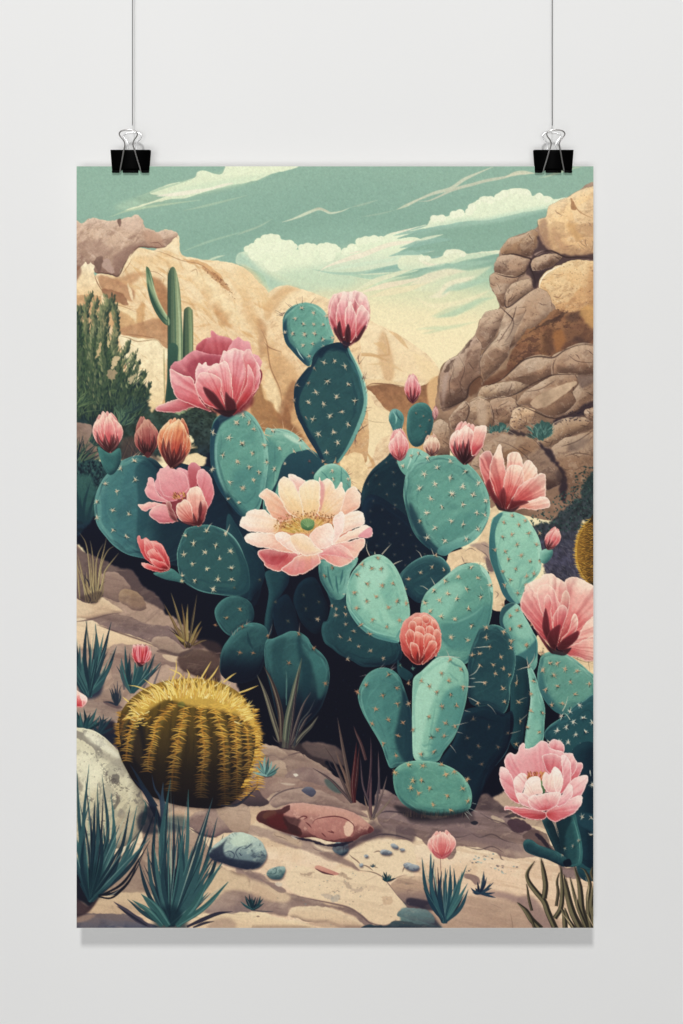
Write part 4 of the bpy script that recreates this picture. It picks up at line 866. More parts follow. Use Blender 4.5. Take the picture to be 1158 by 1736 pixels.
# top-left small pad of the tall stem
g=P_(E,"305 38 320 -32 370 -82 440 -104 480 -102 540 -82 590 -32 615 40 640 150 560 210 510 270 480 312 440 290 370 215 322 150",'63a491',hi='8fcdb4',lo='1a4658',r=6,ang=-.6,ka=.35,kb=1)
S(E("305 60 320 140 380 210 440 290 480 312 470 270 400 210 350 150 335 60 330 0"),'17405a',.75,2,clip=g);K_(E("395 190 415 230 445 270"),[.4,2,.4],'cfe8d4',.8)
S(E("480 312 510 240 600 170 640 150 560 140 500 200 460 270"),'2a6570',.6,2,clip=g)
rim(g,'93cbb6',1.1,.6,-1.2)
stars(PT(B,"430 972 507 1005 388 1042 440 1078 508 1080 572 1080 590 1025 370 1138 450 1140 515 1140"),4.6,'d9c8a8',seed=8,dk='1b3a44')
stars(PT(E,"320 92 370 98 450 106 515 98 568 135 632 125 502 165 440 175 478 245 575 185"),4.6,'d9c8a8',seed=10,dk='1b3a44')
edgesp(B("310 1040 330 990 400 950 480 938 560 970 600 1040 460 1100"),12,13,'5a4a48',12,(.0,.75),w=.9)
# tall pad
g=P_(E,"490 310 510 240 560 190 620 165 680 155 730 175 760 240 790 300 830 390 855 480 858 560 840 650 800 740 760 820 720 880 680 935 640 952 570 940 520 860 470 780 430 700 400 640 380 540 385 440 420 380 470 320",'29595f',hi='35707a',lo='11293e',r=5,ang=0,ka=.15,kb=.8)
S(E("490 320 560 210 480 380 430 480 410 560 440 680 520 800 580 930 540 900 450 760 390 620 380 500 400 410 460 340"),'143248',.75,1.5,clip=g)
S(E("560 190 680 150 730 180 720 220 650 200 600 210 560 260 540 240"),'102a40',.8,2,clip=g)
S(E("735 190 790 290 835 390 862 490 862 570 830 680 760 830 690 940 660 945 720 850 790 700 835 560 825 450 790 330 740 230"),['5b9a92','7dbba8','5f9f94'],.85,1,clip=g)
K_(E("738 195 790 290 832 390 857 490 856 570"),[.5,2.4,2.4,1],'a5dcc0',.8,.3)
stars(PT(E,"577 287 645 278 714 312 597 410 737 430 522 480 658 512 778 538 473 548 573 558 693 608 617 638 503 658 735 692 540 755 638 742 665 812 593 875"),6.2,'e6d2b0',seed=11)
stars(PT(E,"473 420 400 435 512 325 380 535 835 385"),5.4,'b59c84',seed=12,a=.8);stars(PT(E,"650 940 568 935"),5,'c0a080',seed=3)
edgesp(E("760 240 830 390 858 560 800 740 720 880 600 700"),18,14,'6b4f48',13,(.0,.66),w=1);edgesp(E("420 400 385 500 400 640 600 600"),6,8,'b08a70',15,(.0,.6))
K_(E("830 650 900 675 990 682"),[.3,.9,.3],'7b6a50',.6);K_(E("800 740 830 715 858 700"),[1.4,1.2,.3],'4a3c38',.9)
K_(E("640 950 650 930 655 905"),[2,1.4,.4],'c9a070',.9)
# small pad under it
g=P_(E,"510 1040 540 990 580 960 640 950 690 970 730 1010 752 1060 748 1120 720 1200 600 1200 540 1100",'68aa95',hi='a6dcc0',lo='2b6a70',r=5,ang=-1.9)
for q in ("690 975 690 1060 700 1158","560 1000 600 1050 600 1158"): K_(E(q),[1,3,3],'3b7c7a',.7,.8)
rim(g,'a6dcc0',1.1,.6,-1.9);stars(PT(E,"630 995 735 1050 636 1050"),5,seed=14);edgesp(E("700 960 740 1020 755 1080 640 1060"),8,8,'7b5a50',16,(.0,.6),w=.8)
# ---------- upper right cluster ----------
g=P_(E,"1000 660 1010 610 1040 590 1080 610 1100 650 1092 700 1070 760 1040 760 1015 700",'3f7f7d',hi='9bd0c0',lo='17405a',r=4,ang=-1.7);K_(E("1030 610 1050 650 1045 690"),[.5,3,.5],'a9dcc8',.7,.6);K_(E("1050 600 1060 640 1090 670"),[.5,1.6,.4],'1f4c5c',.7)
g=P_(G,"691 703 697 690 709 683 722 684 731 694 735 710 732 730 723 746 710 757 698 754 690 735",'2c6668',hi='5a9c92',lo='173a4a',r=5,ang=-2);rim(g,'7ab5a6',1,.6,-1.2)
stars([(705,700),(718,705),(728,712),(712,722),(722,732)],3,'9a8a7a',seed=15,a=.6)
bud(737,712,739,687,10,['8a4a50','b5747a'],seed=40,n=3,sep=2)
S(G("673 776 690 762 705 760 718 765 728 775 705 792 692 806 680 798"),['8cc8b0','5c9f8e'],1,.3);K_(G("700 762 696 780 690 795"),[1,3,1],'b7e0c8',.7,.6);K_(G("712 765 706 778 700 788"),[.5,1.6,.5],'2b6a70',.7)
stars([(697,772),(683,790),(709,768)],4.5,seed=16)
bud(733,773,730,735,27,['7a4238','c98f80','efd0b5'],seed=41,n=4,sep=3,opn=.1,edge='f5dcc0')
g=P_(G,"686 815 690 800 700 786 720 776 745 772 764 772 785 781 803 795 818 815 828 838 831 860 828 880 815 905 795 922 770 932 755 942 738 937 715 920 700 900 690 870 684 840",'5e9f8e',hi='86c5ae',lo='1c4a58',r=9,ang=-1.1,ka=.3,kb=.7)
S(I("-60 200 0 300 60 420 120 500 180 540 120 560 60 500 0 420 -60 300"),'15364a',.75,3,clip=g)
S(I("130 500 240 440 340 400 430 300 460 200 480 240 430 370 350 470 240 520 170 560 130 545"),['6fb39f','7fbfa9','3d7f80'],.8,1.5,clip=g)
S(I("140 560 200 540 300 500 380 440 460 300 470 330 400 450 300 530 180 580"),'1f5563',.8,1.5,clip=g)
S(I("100 400 240 300 400 240 420 300 300 400 160 460"),'3c7f7c',.35,6,clip=g)
rim(g,'9fd6bd',1.2,.7,-.9)
stars(PT(F,"55 912 120 975 205 932 305 1000 36 1018 108 1082 205 1042 287 1098 5 1110 218 1150 352 1150 390 1075"),6.2,'f0dfbe',seed=17)
stars(PT(I,"78 172 152 228 215 145 288 212 355 150 52 268 108 365 212 322 290 342 380 268 388 375 312 438 170 450 55 430 438 190 432 280"),6,'f0dfbe',seed=18)
edgesp(I("430 100 470 200 460 300 400 400 200 200"),8,7,'e0c8a0',19,(.0,.6),w=.8)
# pad with the small bud (pale green)
g=P_(I,"500 290 550 258 620 262 690 290 740 350 780 420 802 500 803 600 790 660 740 720 695 760 685 820 655 862 595 850 550 800 520 720 490 640 465 560 460 460 468 370 480 310",'86c5a8',hi='a8e0c0',lo='2c6a6e',r=5,ang=-.4,ka=.2,kb=.35)
S(I("500 285 470 370 458 460 465 560 495 650 540 790 590 860 660 862 620 790 570 700 530 600 505 500 500 400 520 330 550 270"),['3a7a7e','2a6870','22586a'],.9,1.2,clip=g)
S(I("560 720 620 760 660 830 640 860 590 800"),'74b5a0',.8,1.5,clip=g);K_(I("510 520 530 620 570 720 620 790"),[1,4,4,1],'6fb3a2',.6,1.5,clip=g)
S(I("560 300 640 290 720 380 700 460 600 430 540 380"),'96d4b2',.5,4,clip=g)
rim(g,'b5e6c8',1.1,.6,-.3)
stars(PT(I,"612 285 555 330 655 345 697 318 548 425 608 408 718 400 642 475 498 510 670 545 565 520 770 475 585 570 728 585 635 635 548 650 752 665 598 705 705 682 647 792 560 740 790 580 790 400 700 740"),5.2,'c9a888',seed=20,dk='2b3a38')
P_(I,"795 525 840 502 874 508 872 550 835 595 800 590",'5fa18f',hi='9fd6bd',lo='235a62',r=4)
bud(840,925,945,897,24,['7a2c34','d8606a','f4a8a0'],seed=42,n=5,sep=3,sl=.45) if 0 else bud(929,931,945,893,24,['8a3038','dc6a70','f6b4a6'],seed=42,n=4,sep=4,sl=.5)
# small node + dark pads in the middle
P_(Hh,"-60 300 0 340 60 460 100 600 110 700 90 820 60 840 0 800 -60 760",'1d4653',hi='2a5c66',lo='0d1c30',r=7)
P_(Hh,"40 470 100 480 160 560 190 660 170 740 120 800 90 840 60 700",'163848',hi='1f4c58',lo='0c1a2e',r=6)
g=P_(Hh,"200 650 330 640 345 720 300 800 260 860 240 960 230 1060 190 1060 190 960 215 800 200 720",'1c4551',hi='2c626a',lo='0d1c30',r=5,ang=3.1)
P_(Hh,"375 840 400 750 450 700 510 690 550 740 570 800 600 880 590 1000 520 1060 440 1000 400 920",'0e2435',hi='173648',lo='0a1022',r=6);P_(Hh,"250 870 330 800 380 880 400 960 420 1100 300 1100 250 1000",'0f2436',hi='143246',lo='0a1022',r=6)
stars(PT(Hh,"258 850 340 975 443 805 543 850 458 895 533 960 155 705"),4.5,'5a5c50',seed=21,a=.6)
P_(K,"560 120 570 60 600 40 620 -60 600 -140 640 -200 720 -190 780 -60 860 130 1060 190 1080 300 980 340 840 350 760 310 680 270 630 230 580 190",'1f4a54',hi='2f6a70',lo='0c1a2e',r=8,ka=.5)
stars(PT(K,"657 -30 715 -42 655 10 720 70 770 115 682 150 745 170 803 215 880 243 963 292 730 300 535 35"),5,'c0a88c',seed=22,a=.85)
stars(PT(Hh,"630 875 717 930"),5,'c0a88c',seed=23)
g=P_(Hh,"540 620 555 570 700 590 790 555 790 600 750 660 730 760 705 820 665 838 620 820 580 760 550 700",'5a9a8c',hi='9ad2ba',lo='1c4a58',r=6,ang=-.6,kb=.6)
for q in ("600 620 610 700 640 780","655 680 660 740 670 800","700 640 690 700 680 740"): K_(Hh(q),[1,4,.6],'2c666c',.8,.8)
S(Hh("545 640 560 740 610 810 660 836 610 830 560 760"),'1c4a5a',.8,1.5,clip=g);stars(PT(Hh,"580 680 630 625"),4.5,'a88c70',seed=24)
g=P_(G,"676 978 688 962 705 949 725 941 745 943 757 953 764 968 752 985 728 1008 712 1022 695 1012 680 992",'1f4b57',hi='4a8a88',lo='10283c',r=6,ang=-1.2);rim(g,'8cc6b4',1.2,.8,-1.2)
stars(PT(I,"112 545 165 640 88 622 10 660 8 320"),5,'d9bd98',seed=25);stars(PT(Hh,"1130 700 1105 765"),5,'c9a888',seed=26)
for q in ("875 550 855 500 858 455","955 540 990 500 1018 470","1030 605 1060 590 1092 578","910 540 910 520","0 0 0 1"): K_(Hh(q) if q[0]!='0' else Hh("700 800 720 798"),[1.6,1.2,.3],'d8c8ac',.9)
for q in ("100 550 85 510 78 498","20 560 5 530 -20 510","105 738 90 710 75 688","60 770 30 750 5 745"): K_(I(q),[1.4,1.1,.3],'c8b8a0',.85)
# bright pad
g=P_(Hh,"722 820 728 740 760 660 810 600 860 560 930 540 985 560 1035 610 1075 680 1105 760 1132 860 1138 940 1115 1010 1075 1080 1060 1118 980 1105 900 1080 820 1025 760 950 728 880",'7cbca2',hi='a5dcbc',lo='3b7f7e',r=7,ang=-1.2,ka=.3,kb=.5)
S(Hh("840 600 930 570 1000 640 960 740 900 800 860 900 820 860 790 760 800 660"),'a3dabb',.75,5,clip=g)
S(Hh("830 760 900 720 960 820 1000 940 1060 1000 980 1010 900 960 850 860"),'93cfb0',.7,4,clip=g)
S(Hh("725 830 740 900 820 1000 900 1060 1060 1110 1060 1130 900 1110 760 990 715 880"),['5f9f92','3c7c80'],.85,1.4,clip=g);K_(Hh("745 900 820 990 920 1050 1050 1080"),[1,3,3,1],'8fd0b8',.6,1)
K_(Hh("935 900 960 980 1000 1010"),[2,6,2],'6fb099',.5,2);rim(g,'b9e8cc',1.2,.7,-2)
stars(PT(Hh,"928 562 825 605 888 630 950 632 792 672 858 730 957 742 1027 728 775 788 918 815 855 845 1055 845 790 892 997 885 1070 970 893 965 987 1012 818 1000 875 1060 1115 860"),5.6,'c9a07c',seed=27,dk='2b3a38')
# ---------- centre right big pad ----------
g=P_(G,"713 1035 716 1018 725 1002 744 986 762 971 777 960 798 954 814 957 824 966 832 981 836 1002 835 1028 832 1048 824 1072 812 1092 802 1112 790 1125 768 1128 745 1122 725 1092 715 1060",'5e9f8d',hi='9ad2b6',lo='2a6268',r=8,ang=-1.9,ka=.45,kb=.4)
S(I("30 860 130 760 240 720 300 760 240 860 160 960 60 940 20 920"),'8ccbae',.7,5,clip=g);S(I("160 1000 300 940 440 860 470 940 400 1080 330 1158 200 1158 150 1060"),'3e7f7c',.65,5,clip=g)
K_(I("150 980 250 980 360 930 430 870"),[1,3,3,1],'7fbfa8',.6,2);rim(g,'a8dcc0',1.2,.7,-1.4)
S(I("400 590 440 630 475 700 490 780 470 780 450 700 410 640"),'a8dcc0',.8,.8,clip=g)
stars(PT(I,"340 625 258 685 385 692 172 712 313 765 190 795 98 775 248 828 405 818 135 838 40 855 325 895 75 910 145 945 237 965 345 1005 212 1082 320 1100 465 740"),5.8,'e8cda4',seed=28)
edgesp(I("260 620 340 595 400 605 440 640 470 700 300 800"),14,9,'b8b090',29,(.0,.75),w=.9)
# pads under the right peony
g=P_(I,"530 960 540 900 570 870 620 855 660 880 690 940 725 1000 750 1050 775 1100 778 1190 770 1270 730 1320 690 1350 650 1300 630 1200 590 1080 540 1020",'6fb09b',hi='a5dcc0',lo='255c66',r=6,ang=-1.5)
S(I("540 880 600 850 640 855 570 920 550 980 580 1060 540 1020 520 960"),'1c4858',.85,1.5,clip=g);S(L("640 280 700 240 740 200 775 170 780 260 720 340 670 330"),'2c6670',.8,2,clip=g)
S(I("600 900 660 900 720 1010 740 1080 660 1090 620 1000"),'8fccb0',.6,4,clip=g);rim(g,'a5dcc0',1.1,.6,-.5)
stars(PT(I,"643 905 598 940 660 1008 550 870 705 1135 740 1000 600 1105"),5,'c9a07c',seed=30,dk='2b3a38');stars(PT(L,"660 80 705 205 605 180 600 100"),4.5,'c9a07c',seed=31)
P_(L,"610 300 700 300 730 380 725 560 700 700 670 880 600 840 600 600",'18404b',hi='26606a',lo='0b1a2c',r=6)
g=P_(L,"340 240 370 160 400 100 450 78 510 75 560 100 600 140 620 210 636 300 622 400 600 470 595 560 570 640 530 655 450 610 380 610 330 570 318 440 320 340",'214d57',hi='3f7f80',lo='10283a',r=6,ang=-.9,ka=.5,kb=.7);rim(g,'8fcab4',1.3,.85,-.7)
stars(PT(L,"440 92 440 155 555 120 398 262 465 215 352 272 535 285 400 338 485 335 500 392 555 360 595 402 430 452 552 490 385 585 562 578 605 225 605 180"),5.4,'d9b48c',seed=32)
for q in ("360 225 410 220 465 215","330 410 370 385 400 340","330 425 370 425","355 452 400 448 430 455","320 548 350 560 385 580","270 478 330 480 370 478"): K_(L(q),[.4,1.2,.9],'d8ccb4',.85)
g=P_(L,"290 640 400 610 480 620 560 655 610 640 622 720 600 830 560 920 500 1000 440 1100 400 1200 330 1300 100 1200 120 1000 220 850 260 740",'10293a',hi='183c4c',lo='0a1024',r=7)
K_(L("605 820 570 910 500 1000"),[.3,1.4,.3],'4a7a80',.7,.4);stars(PT(L,"460 740 355 690 520 875 390 865 412 985 318 815 585 782 330 940"),5.6,'7d6a5c',seed=33,a=.75);stars(PT(L,"665 705 655 580 640 455 635 855"),6,'c9a880',seed=34)
for q in ("450 595 480 620 508 662","640 400 645 440","665 700 700 670 718 650","600 785 640 775 668 765","655 570 685 555 710 548"): K_(L(q),[1.3,1,.3],'a89a88',.8)
g=P_(L,"712 350 740 360 772 430 800 520 826 620 822 720 812 840 760 900 698 880 700 780 716 680 732 560 722 440",'6dae99',hi='a9dfc4',lo='2c6a6e',r=4,ang=-2.6,kb=.4);S(L("730 700 780 700 800 760 740 860 705 860"),'84c2a8',.5,3,clip=g);rim(g,'a9dfc4',1,.6,-.3)
stars(PT(L,"718 350 750 440 735 525 733 635 808 650 710 745 788 775"),5,'d9b48c',seed=35)
for q in ("718 350 710 310 708 280","720 350 690 355 640 372","718 345 750 300 760 260"): K_(L(q),[1.5,1.1,.3],'c8b8a0',.9)
# right edge pads
g=P_(L,"775 420 785 340 805 275 860 250 930 253 1000 285 1060 330 1110 375 1160 430 1180 600 1060 640 1000 640 960 665 890 640 825 570 790 500",'5a9888',hi='93cdb2',lo='235a62',r=9,ang=-1.3,ka=.4);S(L("780 420 800 560 900 660 960 665 900 600 840 500 810 380 815 280"),'2c6670',.65,2.5,clip=g);rim(g,'9ad2b8',1.1,.6,-1.3)
stars(PT(L,"858 325 905 325 958 362 1035 375 883 405 992 445 910 475 1115 460 1022 528 940 588 830 498 870 600 810 372 805 258 1125 555"),5.8,'d9b08a',seed=36)
g=P_(L,"820 800 850 740 920 690 970 660 1010 610 1070 575 1180 570 1200 1200 1180 1700 1040 1700 1020 1300 960 1000 880 880",'1f545f',hi='35747c',lo='0f2a3c',r=8,ang=-1.5,ka=.4);rim(g,'8ccab4',1.4,.9,-1.5)
stars(PT(L,"1078 682 965 742 905 765 1092 775 1028 792 978 842 1060 860 920 840 1120 882 1025 908 1103 948 1135 715 935 672 850 838 1012 710 1050 600 988 640 1120 1030 1138 1115"),6.2,'f4ead0',seed=37,dk='0f2434')
for q in ("940 640 960 600 978 540","990 695 970 665 950 650","985 650 1000 610"): K_(L(q),[1.3,1,.3],'e0d4b8',.85)
g=P_(O,"1000 -60 1180 -60 1180 640 1060 660 1040 500 1020 300",'143646',hi='1d4a58',lo='0a1426',r=8)
S(O("1020 360 1100 340 1180 380 1180 480 1090 440 1060 420"),'1f4a5a',.8,2);stars(PT(O,"1135 155 1130 370 1068 365 1128 485"),5.5,'d0c8b4',seed=38)
K_(O("1120 60 1125 100"),[1,1.4,.4],'e8e4d0',.9)
# ---------- lower centre pads ----------
P_(K,"1060 300 1080 340 1158 400 1120 440 1060 390",'17404c',hi='2c6670',r=4);stars(PT(K,"1075 340 1158 360"),5,'4f8a86',seed=44)
g=P_(K,"800 560 808 490 850 410 900 370 960 353 1020 368 1070 410 1095 470 1125 560 1148 650 1160 800 1155 960 1060 1000 1010 1010 985 960 950 860 880 740 830 650",'3f7f7b',hi='6fb3a0',lo='153a4a',r=8,ang=-2.4,ka=.4)
S(K("1100 500 1158 640 1158 960 1100 960 1060 900 1040 800 1060 700 1080 600"),'143244',.75,4,clip=g);S(K("880 420 960 380 1000 440 960 600 1000 800 1030 960 960 860 880 700"),'4f9088',.4,4,clip=g);rim(g,'7ab8a6',1.1,.6,-2.6)
stars(PT(K,"852 468 962 535 915 625 998 695 1052 487 1058 590 890 720 963 850 1048 928 1062 800 1092 715 797 513 1000 400"),5.6,'d09a70',seed=45,a=.9)
edgesp(K("850 410 900 370 960 353 1020 368 950 500"),6,11,'a89a90',46,(.0,.7),w=.9)
g=P_(L,"-40 480 -30 420 16 380 66 332 110 295 160 280 220 284 280 310 318 370 326 440 312 560 290 650 262 740 225 820 165 900 125 965 60 972 0 972 -36 930 -42 800 -44 640",'7fbda2',hi='a8e0c0',lo='2c6a6e',r=7,ang=-2.2,ka=.4,kb=.5)
S(L("20 420 140 330 200 320 130 480 70 640 30 800 10 940 -30 940 -40 760 -30 560"),'a5dcbb',.7,3,clip=g);S(L("170 520 280 480 290 640 220 800 130 950 70 960 90 800 130 650"),'3f8480',.7,5,clip=g);K_(L("110 600 80 760 60 900"),[1,4,1],'5c9f8e',.6,1.5)
S(K("1085 430 1120 400 1158 380 1230 330 1158 600 1145 560"),'7ab8a0',.8,1,clip=g);rim(g,'b5e8cc',1.1,.6,-2)
stars(PT(L,"205 300 275 365 150 390 195 440 68 475 118 512 208 530 290 482 152 608 248 602 65 675 175 718 120 760 238 738 165 802 82 810 98 905 15 920 15 440"),5.6,'c9a07c',seed=47,dk='2b3a38');stars(PT(K,"1128 455 1132 590 1158 760"),5.4,'c9a07c',seed=48)
for q in ("205 300 190 260 175 232","290 480 330 478 370 478","300 635 340 645","250 730 290 720 325 712","250 775 290 785","205 860 230 890 245 915"): K_(L(q),[1.3,1,.3],'b8a898',.8)
for (x0,x1) in ((80,275),): K_(L("120 285 200 282 275 290"),[.6,1.6,.4],'d9c8b0',.7)
g=P_(G,"667 1327 668 1308 680 1296 700 1290 725 1290 750 1295 772 1305 788 1320 798 1338 800 1356 794 1373 770 1381 740 1383 710 1379 685 1364 672 1347",'5c9e8a',hi='86c7ab',lo='265c62',r=8,ang=-1.6,ka=.35,kb=.75)
S(N("1030 100 1080 60 1158 80 1200 200 1158 260 1080 220 1040 160"),'3c7c78',.5,4,clip=g);texr(g,NM,'3d7d76',.35,0,1);rim(g,'98d4b8',1.2,.7,-1.5)
stars(PT(O,"25 30 148 22 178 88 232 68 318 120 70 178 288 180 188 228 92 285 18 128 322 262 208 322 -2 210"),6,'d9a878',seed=49,dk='2b3a38');stars(PT(N,"1130 25 1042 75 1145 175 1158 130"),6,'e0b880',seed=50)
S(O("-160 290 0 320 100 340 250 335 340 320 330 350 200 380 0 390 -100 360"),'1d1a24',.75,3)
for k in range(40):
    r_=random.Random(k);x=r_.uniform(675,795);K_([(x,1384+r_.uniform(-3,3)),(x+r_.uniform(-2,2),1374+r_.uniform(-3,3))],[1,.8,.2],r_.choice(['4a3c38','6f5c4c','1d1a24']),.7)
edgesp(O("340 250 330 320 250 340 100 100"),5,12,'b8c0b0',51,(0,.4),w=1)
# lower left dark pads
g=P_(G,"364 1036 369 1025 380 1015 395 1010 410 1012 425 1022 431 1040 426 1057 412 1064 400 1074 390 1078 377 1068 367 1052",'27595f',hi='4a8a86',lo='12283a',r=5,ang=-2.6);rim(g,'5f9f96',1.1,.7,-2.4);stars(PT(Gg,"1018 955 1108 898"),5,'a88f6c',seed=52)
g=P_(G,"373 1120 377 1100 387 1084 402 1066 420 1057 435 1056 449 1062 455 1076 453 1095 447 1125 432 1150 400 1158 376 1145",'2a5c62',hi='4a8c88',lo='0b1426',r=6,ang=-1.9,kb=.5);comp(g,g.m*ramp((grid(g)[1]-1085)/60,['000000','ffffff'])[...,0]*.95,hx('0b1226'));rim(g,'5f9f96',1.1,.5,-1.9)
K_(K("75 120 85 180 110 230"),[1,5,2],'153644',.6,1.5);stars(PT(K,"42 85 25 255 113 258 -135 75"),5,'b5825c',seed=53,a=.85);edgesp(J("980 300 1010 200 1060 140 1110 100 1158 80 1158 300"),6,10,'a88a7a',54,(.05,.7))
g=P_(K,"185 260 190 205 205 170 240 165 300 140 360 115 420 125 470 160 500 210 560 260 600 320 614 400 605 480 580 560 540 640 440 740 360 760 280 700 230 500 195 360",'2c6065',hi='4f918c',lo='0d1c2e',r=7,ang=-1.9,kb=.6);comp(g,g.m*ramp((grid(g)[1]-1120)/90,['000000','ffffff'])[...,0]*.9,hx('0b1226'))
S(K("420 130 440 250 500 340 480 500 440 600 430 400 410 280 400 180"),'163a48',.7,3,clip=g);S(K("240 200 330 160 300 300 320 480 300 560 250 400"),'1f4a54',.6,4,clip=g);S(K("480 260 560 290 600 400 590 500 540 560 520 420"),'387a78',.6,4,clip=g);rim(g,'5f9f96',1.1,.6,-1.4)
K_(K("330 380 332 480 325 560"),[.5,3,.5],'5f9f96',.6,1);stars(PT(K,"212 145 412 132 508 228 347 325 585 458"),5.5,'b5825c',seed=55,a=.9)
for q in ("412 130 416 90 418 60","212 150 228 110 238 70"): K_(K(q),[1.3,1,.3],'8a7a70',.9)
# cup pads beside the red bud (left)
g=P_(Gg,"760 370 830 350 900 345 960 360 1020 390 1070 440 1110 500 1140 560 1165 640 1170 760 1120 805 1060 812 960 802 880 790 800 760 745 722 708 660 698 600 695 530 710 470 735 410",'2b5d61',hi='3d7c7c',lo='15384a',r=6,ang=-2.2,ka=.3,kb=.6);rim(g,'8cc6b4',1.2,.85,-2.4);K_(Gg("960 362 1020 390 1075 440 1112 500 1140 570"),[.4,2.2,1.6,.4],'8fd0bc',.7,.4);K_(Gg("760 725 840 775 960 800 1060 812"),[.4,2,1.4,.4],'5c9c94',.7,.4)
S(Gg("1020 400 1120 520 1160 640 1170 760 1100 800 1060 790 1110 660 1080 520"),'1c4754',.6,2,clip=g)
stars(PT(Gg,"752 415 888 388 803 468 948 482 1045 518 740 540 880 525 973 568 797 602 890 635 1050 630 963 700 812 710 1052 702 932 768 727 680 1012 405"),6,'f2dfb6',seed=56)
stars(PT(Gg,"1070 758"),4,'3f5f5c',seed=57)
for q in ("890 385 910 350 928 332","1015 405 1030 375 1042 342"): K_(Gg(q),[1.5,1.1,.3],'e0d0b0',.9)
P_(Gg,"540 665 600 650 655 632 700 660 730 690 740 725 680 715 610 700",'3a7674',hi='6fb0a0',lo='17404c',r=3);stars(PT(Gg,"727 712"),4.5,'e0cda0',seed=58)
# ---------- stalks for the left buds ----------
P_(G,"166 758 185 768 203 760 205 782 196 800 185 805 174 790",'2f6b6c',hi='5aa092',lo='15303f',r=4)
# ================= peony stems at the bottom right (painted before the peony) =================
P_(O,"808 385 845 360 880 390 905 450 925 520 945 600 935 630 900 600 860 520 830 450",'12303c',hi='3f7378',lo='0a1424',r=4)
P_(O,"900 395 960 360 1020 345 1040 420 1060 500 1072 600 1055 680 960 692 935 640 930 560 915 470",'1f4f58',hi='3f8482',lo='0f2436',r=6,ang=0)
S(O("900 395 960 360 1000 380 960 480 950 600 930 560 915 470"),'12303c',.8,2);K_(O("1010 370 1045 500 1055 600 1045 670"),[.4,1.6,1.4,.4],'6fae9f',.6,.4)
P_(O,"682 545 700 515 740 518 785 550 860 575 920 602 965 640 955 692 900 672 840 645 760 620 700 592",'1f4a55',hi='3f7f80',lo='0c1c30',r=4,ang=-1.7)
K_(O("862 375 890 420 905 470 915 500"),[.5,2,1,.4],'c8a890',.8);stars(PT(O,"1045 520 1008 555 955 570 940 615"),4.5,'8f9a90',seed=60)
S(O("945 660 985 640 1000 680 960 695"),'0b1426',.9,1)
# ================= flowers =================
def F_(Zf,q,bx,by,cols,**k):
    b=Zf(f"{bx} {by}")[0]; k.setdefault('seed',int(bx)); return petal(Zf(q),(b[0],b[1]),cols,**k)
MG=['7a2a3c','a83f56','c8607a','d27a90'];PK=['9a3446','cf5c70','e38693','efa5aa'];PL=['b04a58','e07f8a','f0a6a8','f8c9c0']
# magenta peony, upper left
S(D('700 300 900 240 1040 230 1240 330 1230 450 1150 560 1060 630 960 600 800 540 700 480 670 380'),'8a3444',1,1)
q=dict(edge='f0a9b4',ea=.6)
F_(D,"820 200 840 160 880 130 915 120 922 78 965 108 1040 130 1080 180 1060 205 980 245 900 240 835 218",1000,600,['8a3048','a03c58','b84f6c','cd6c86'],**q)
F_(D,"835 215 815 200 845 160 885 135 880 180 860 225",1000,600,['8a3048','a84462','a84462','b85470'],edge='d98098',ea=.5)
F_(E,"-60 220 -30 160 0 130 20 120 50 145 85 152 98 190 102 225 90 300 20 360 -60 300",0,600,['b04a58','c8607a','d98096','e79aa6'],**q)
F_(E,"90 250 130 238 168 272 168 302 140 342 100 340",0,600,['b04a58','cd6a80','dd8798','eaa3ac'],**q)
F_(D,"650 335 672 290 720 270 760 235 820 208 900 232 960 237 1003 250 1000 285 920 310 830 310 830 400 800 410 740 380 680 360",1000,600,['7a2a40','9c3c54','c0607a','d5809a'],**q)
S(D("900 235 1000 250 1000 285 920 310 840 310 800 400 760 340 780 280 830 260"),'9c3a54',.6,2.5)
F_(E,"-100 260 -60 215 0 197 40 240 60 320 78 420 50 560 0 610 -60 560 -120 400",0,610,['9a2c3c','d0566a','e4909a','efb2b4'],ea=.6)
F_(D,"820 330 838 290 860 302 885 284 900 312 960 290 965 335 880 400 850 430 820 400 815 360",1000,620,['c0607a','d98096','eba4ac','f7c8c6'],ea=.9)
F_(D,"1000 212 1035 216 1080 200 1130 212 1190 250 1240 330 1230 450 1150 540 1090 590 1040 560 1000 480 985 380 1005 300 990 250",1040,625,['a5303f','d35f70','ea97a0','f3bcbc'],ea=.85,streak=.5)
F_(E,"40 240 85 200 110 235 135 285 136 340 130 420 112 500 78 560 20 610 30 480 60 360",0,615,['8a2432','bf4558','d8707e','eaa0a6'],ea=.7)
F_(D,"555 582 580 566 620 552 720 518 790 530 860 560 885 585 800 582 740 602 680 615 600 610 560 602",980,620,['7a2434','b04558','c86076','d67c8c'],ea=.8)
F_(D,"648 330 680 342 740 372 790 388 812 432 835 500 870 560 920 610 820 575 740 545 685 505 658 430 650 382",1010,625,['a5303f','cf5c70','df8090','eda4aa'],ea=.9,streak=.5)
F_(D,"898 330 960 300 1012 278 1045 340 1055 430 1065 500 1050 590 1010 600 985 470 965 400 920 372 890 365",1035,625,['a02c3a','d25c6a','e88e96','f2b4b4'],ea=.9,streak=.5)
F_(D,"812 430 838 362 885 352 940 368 985 400 985 470 1005 540 1030 620 970 600 900 570 860 540 830 490",1035,625,['9a2836','c9485a','e07c88','efa5aa'],ea=.9,streak=.5)
F_(D,"1055 620 1080 560 1150 420 1158 300 1200 380 1190 480 1150 545 1110 590 1070 628",1050,630,['7a1e2a','c03c4e','d96a7a','ea98a0'],ea=.6)
S(D("840 568 900 585 960 600 1000 615 1040 620 1100 590 1160 540 1190 500 1190 560 1120 620 1060 632 1010 636 940 615 880 595"),'6a1c28',.7,3)
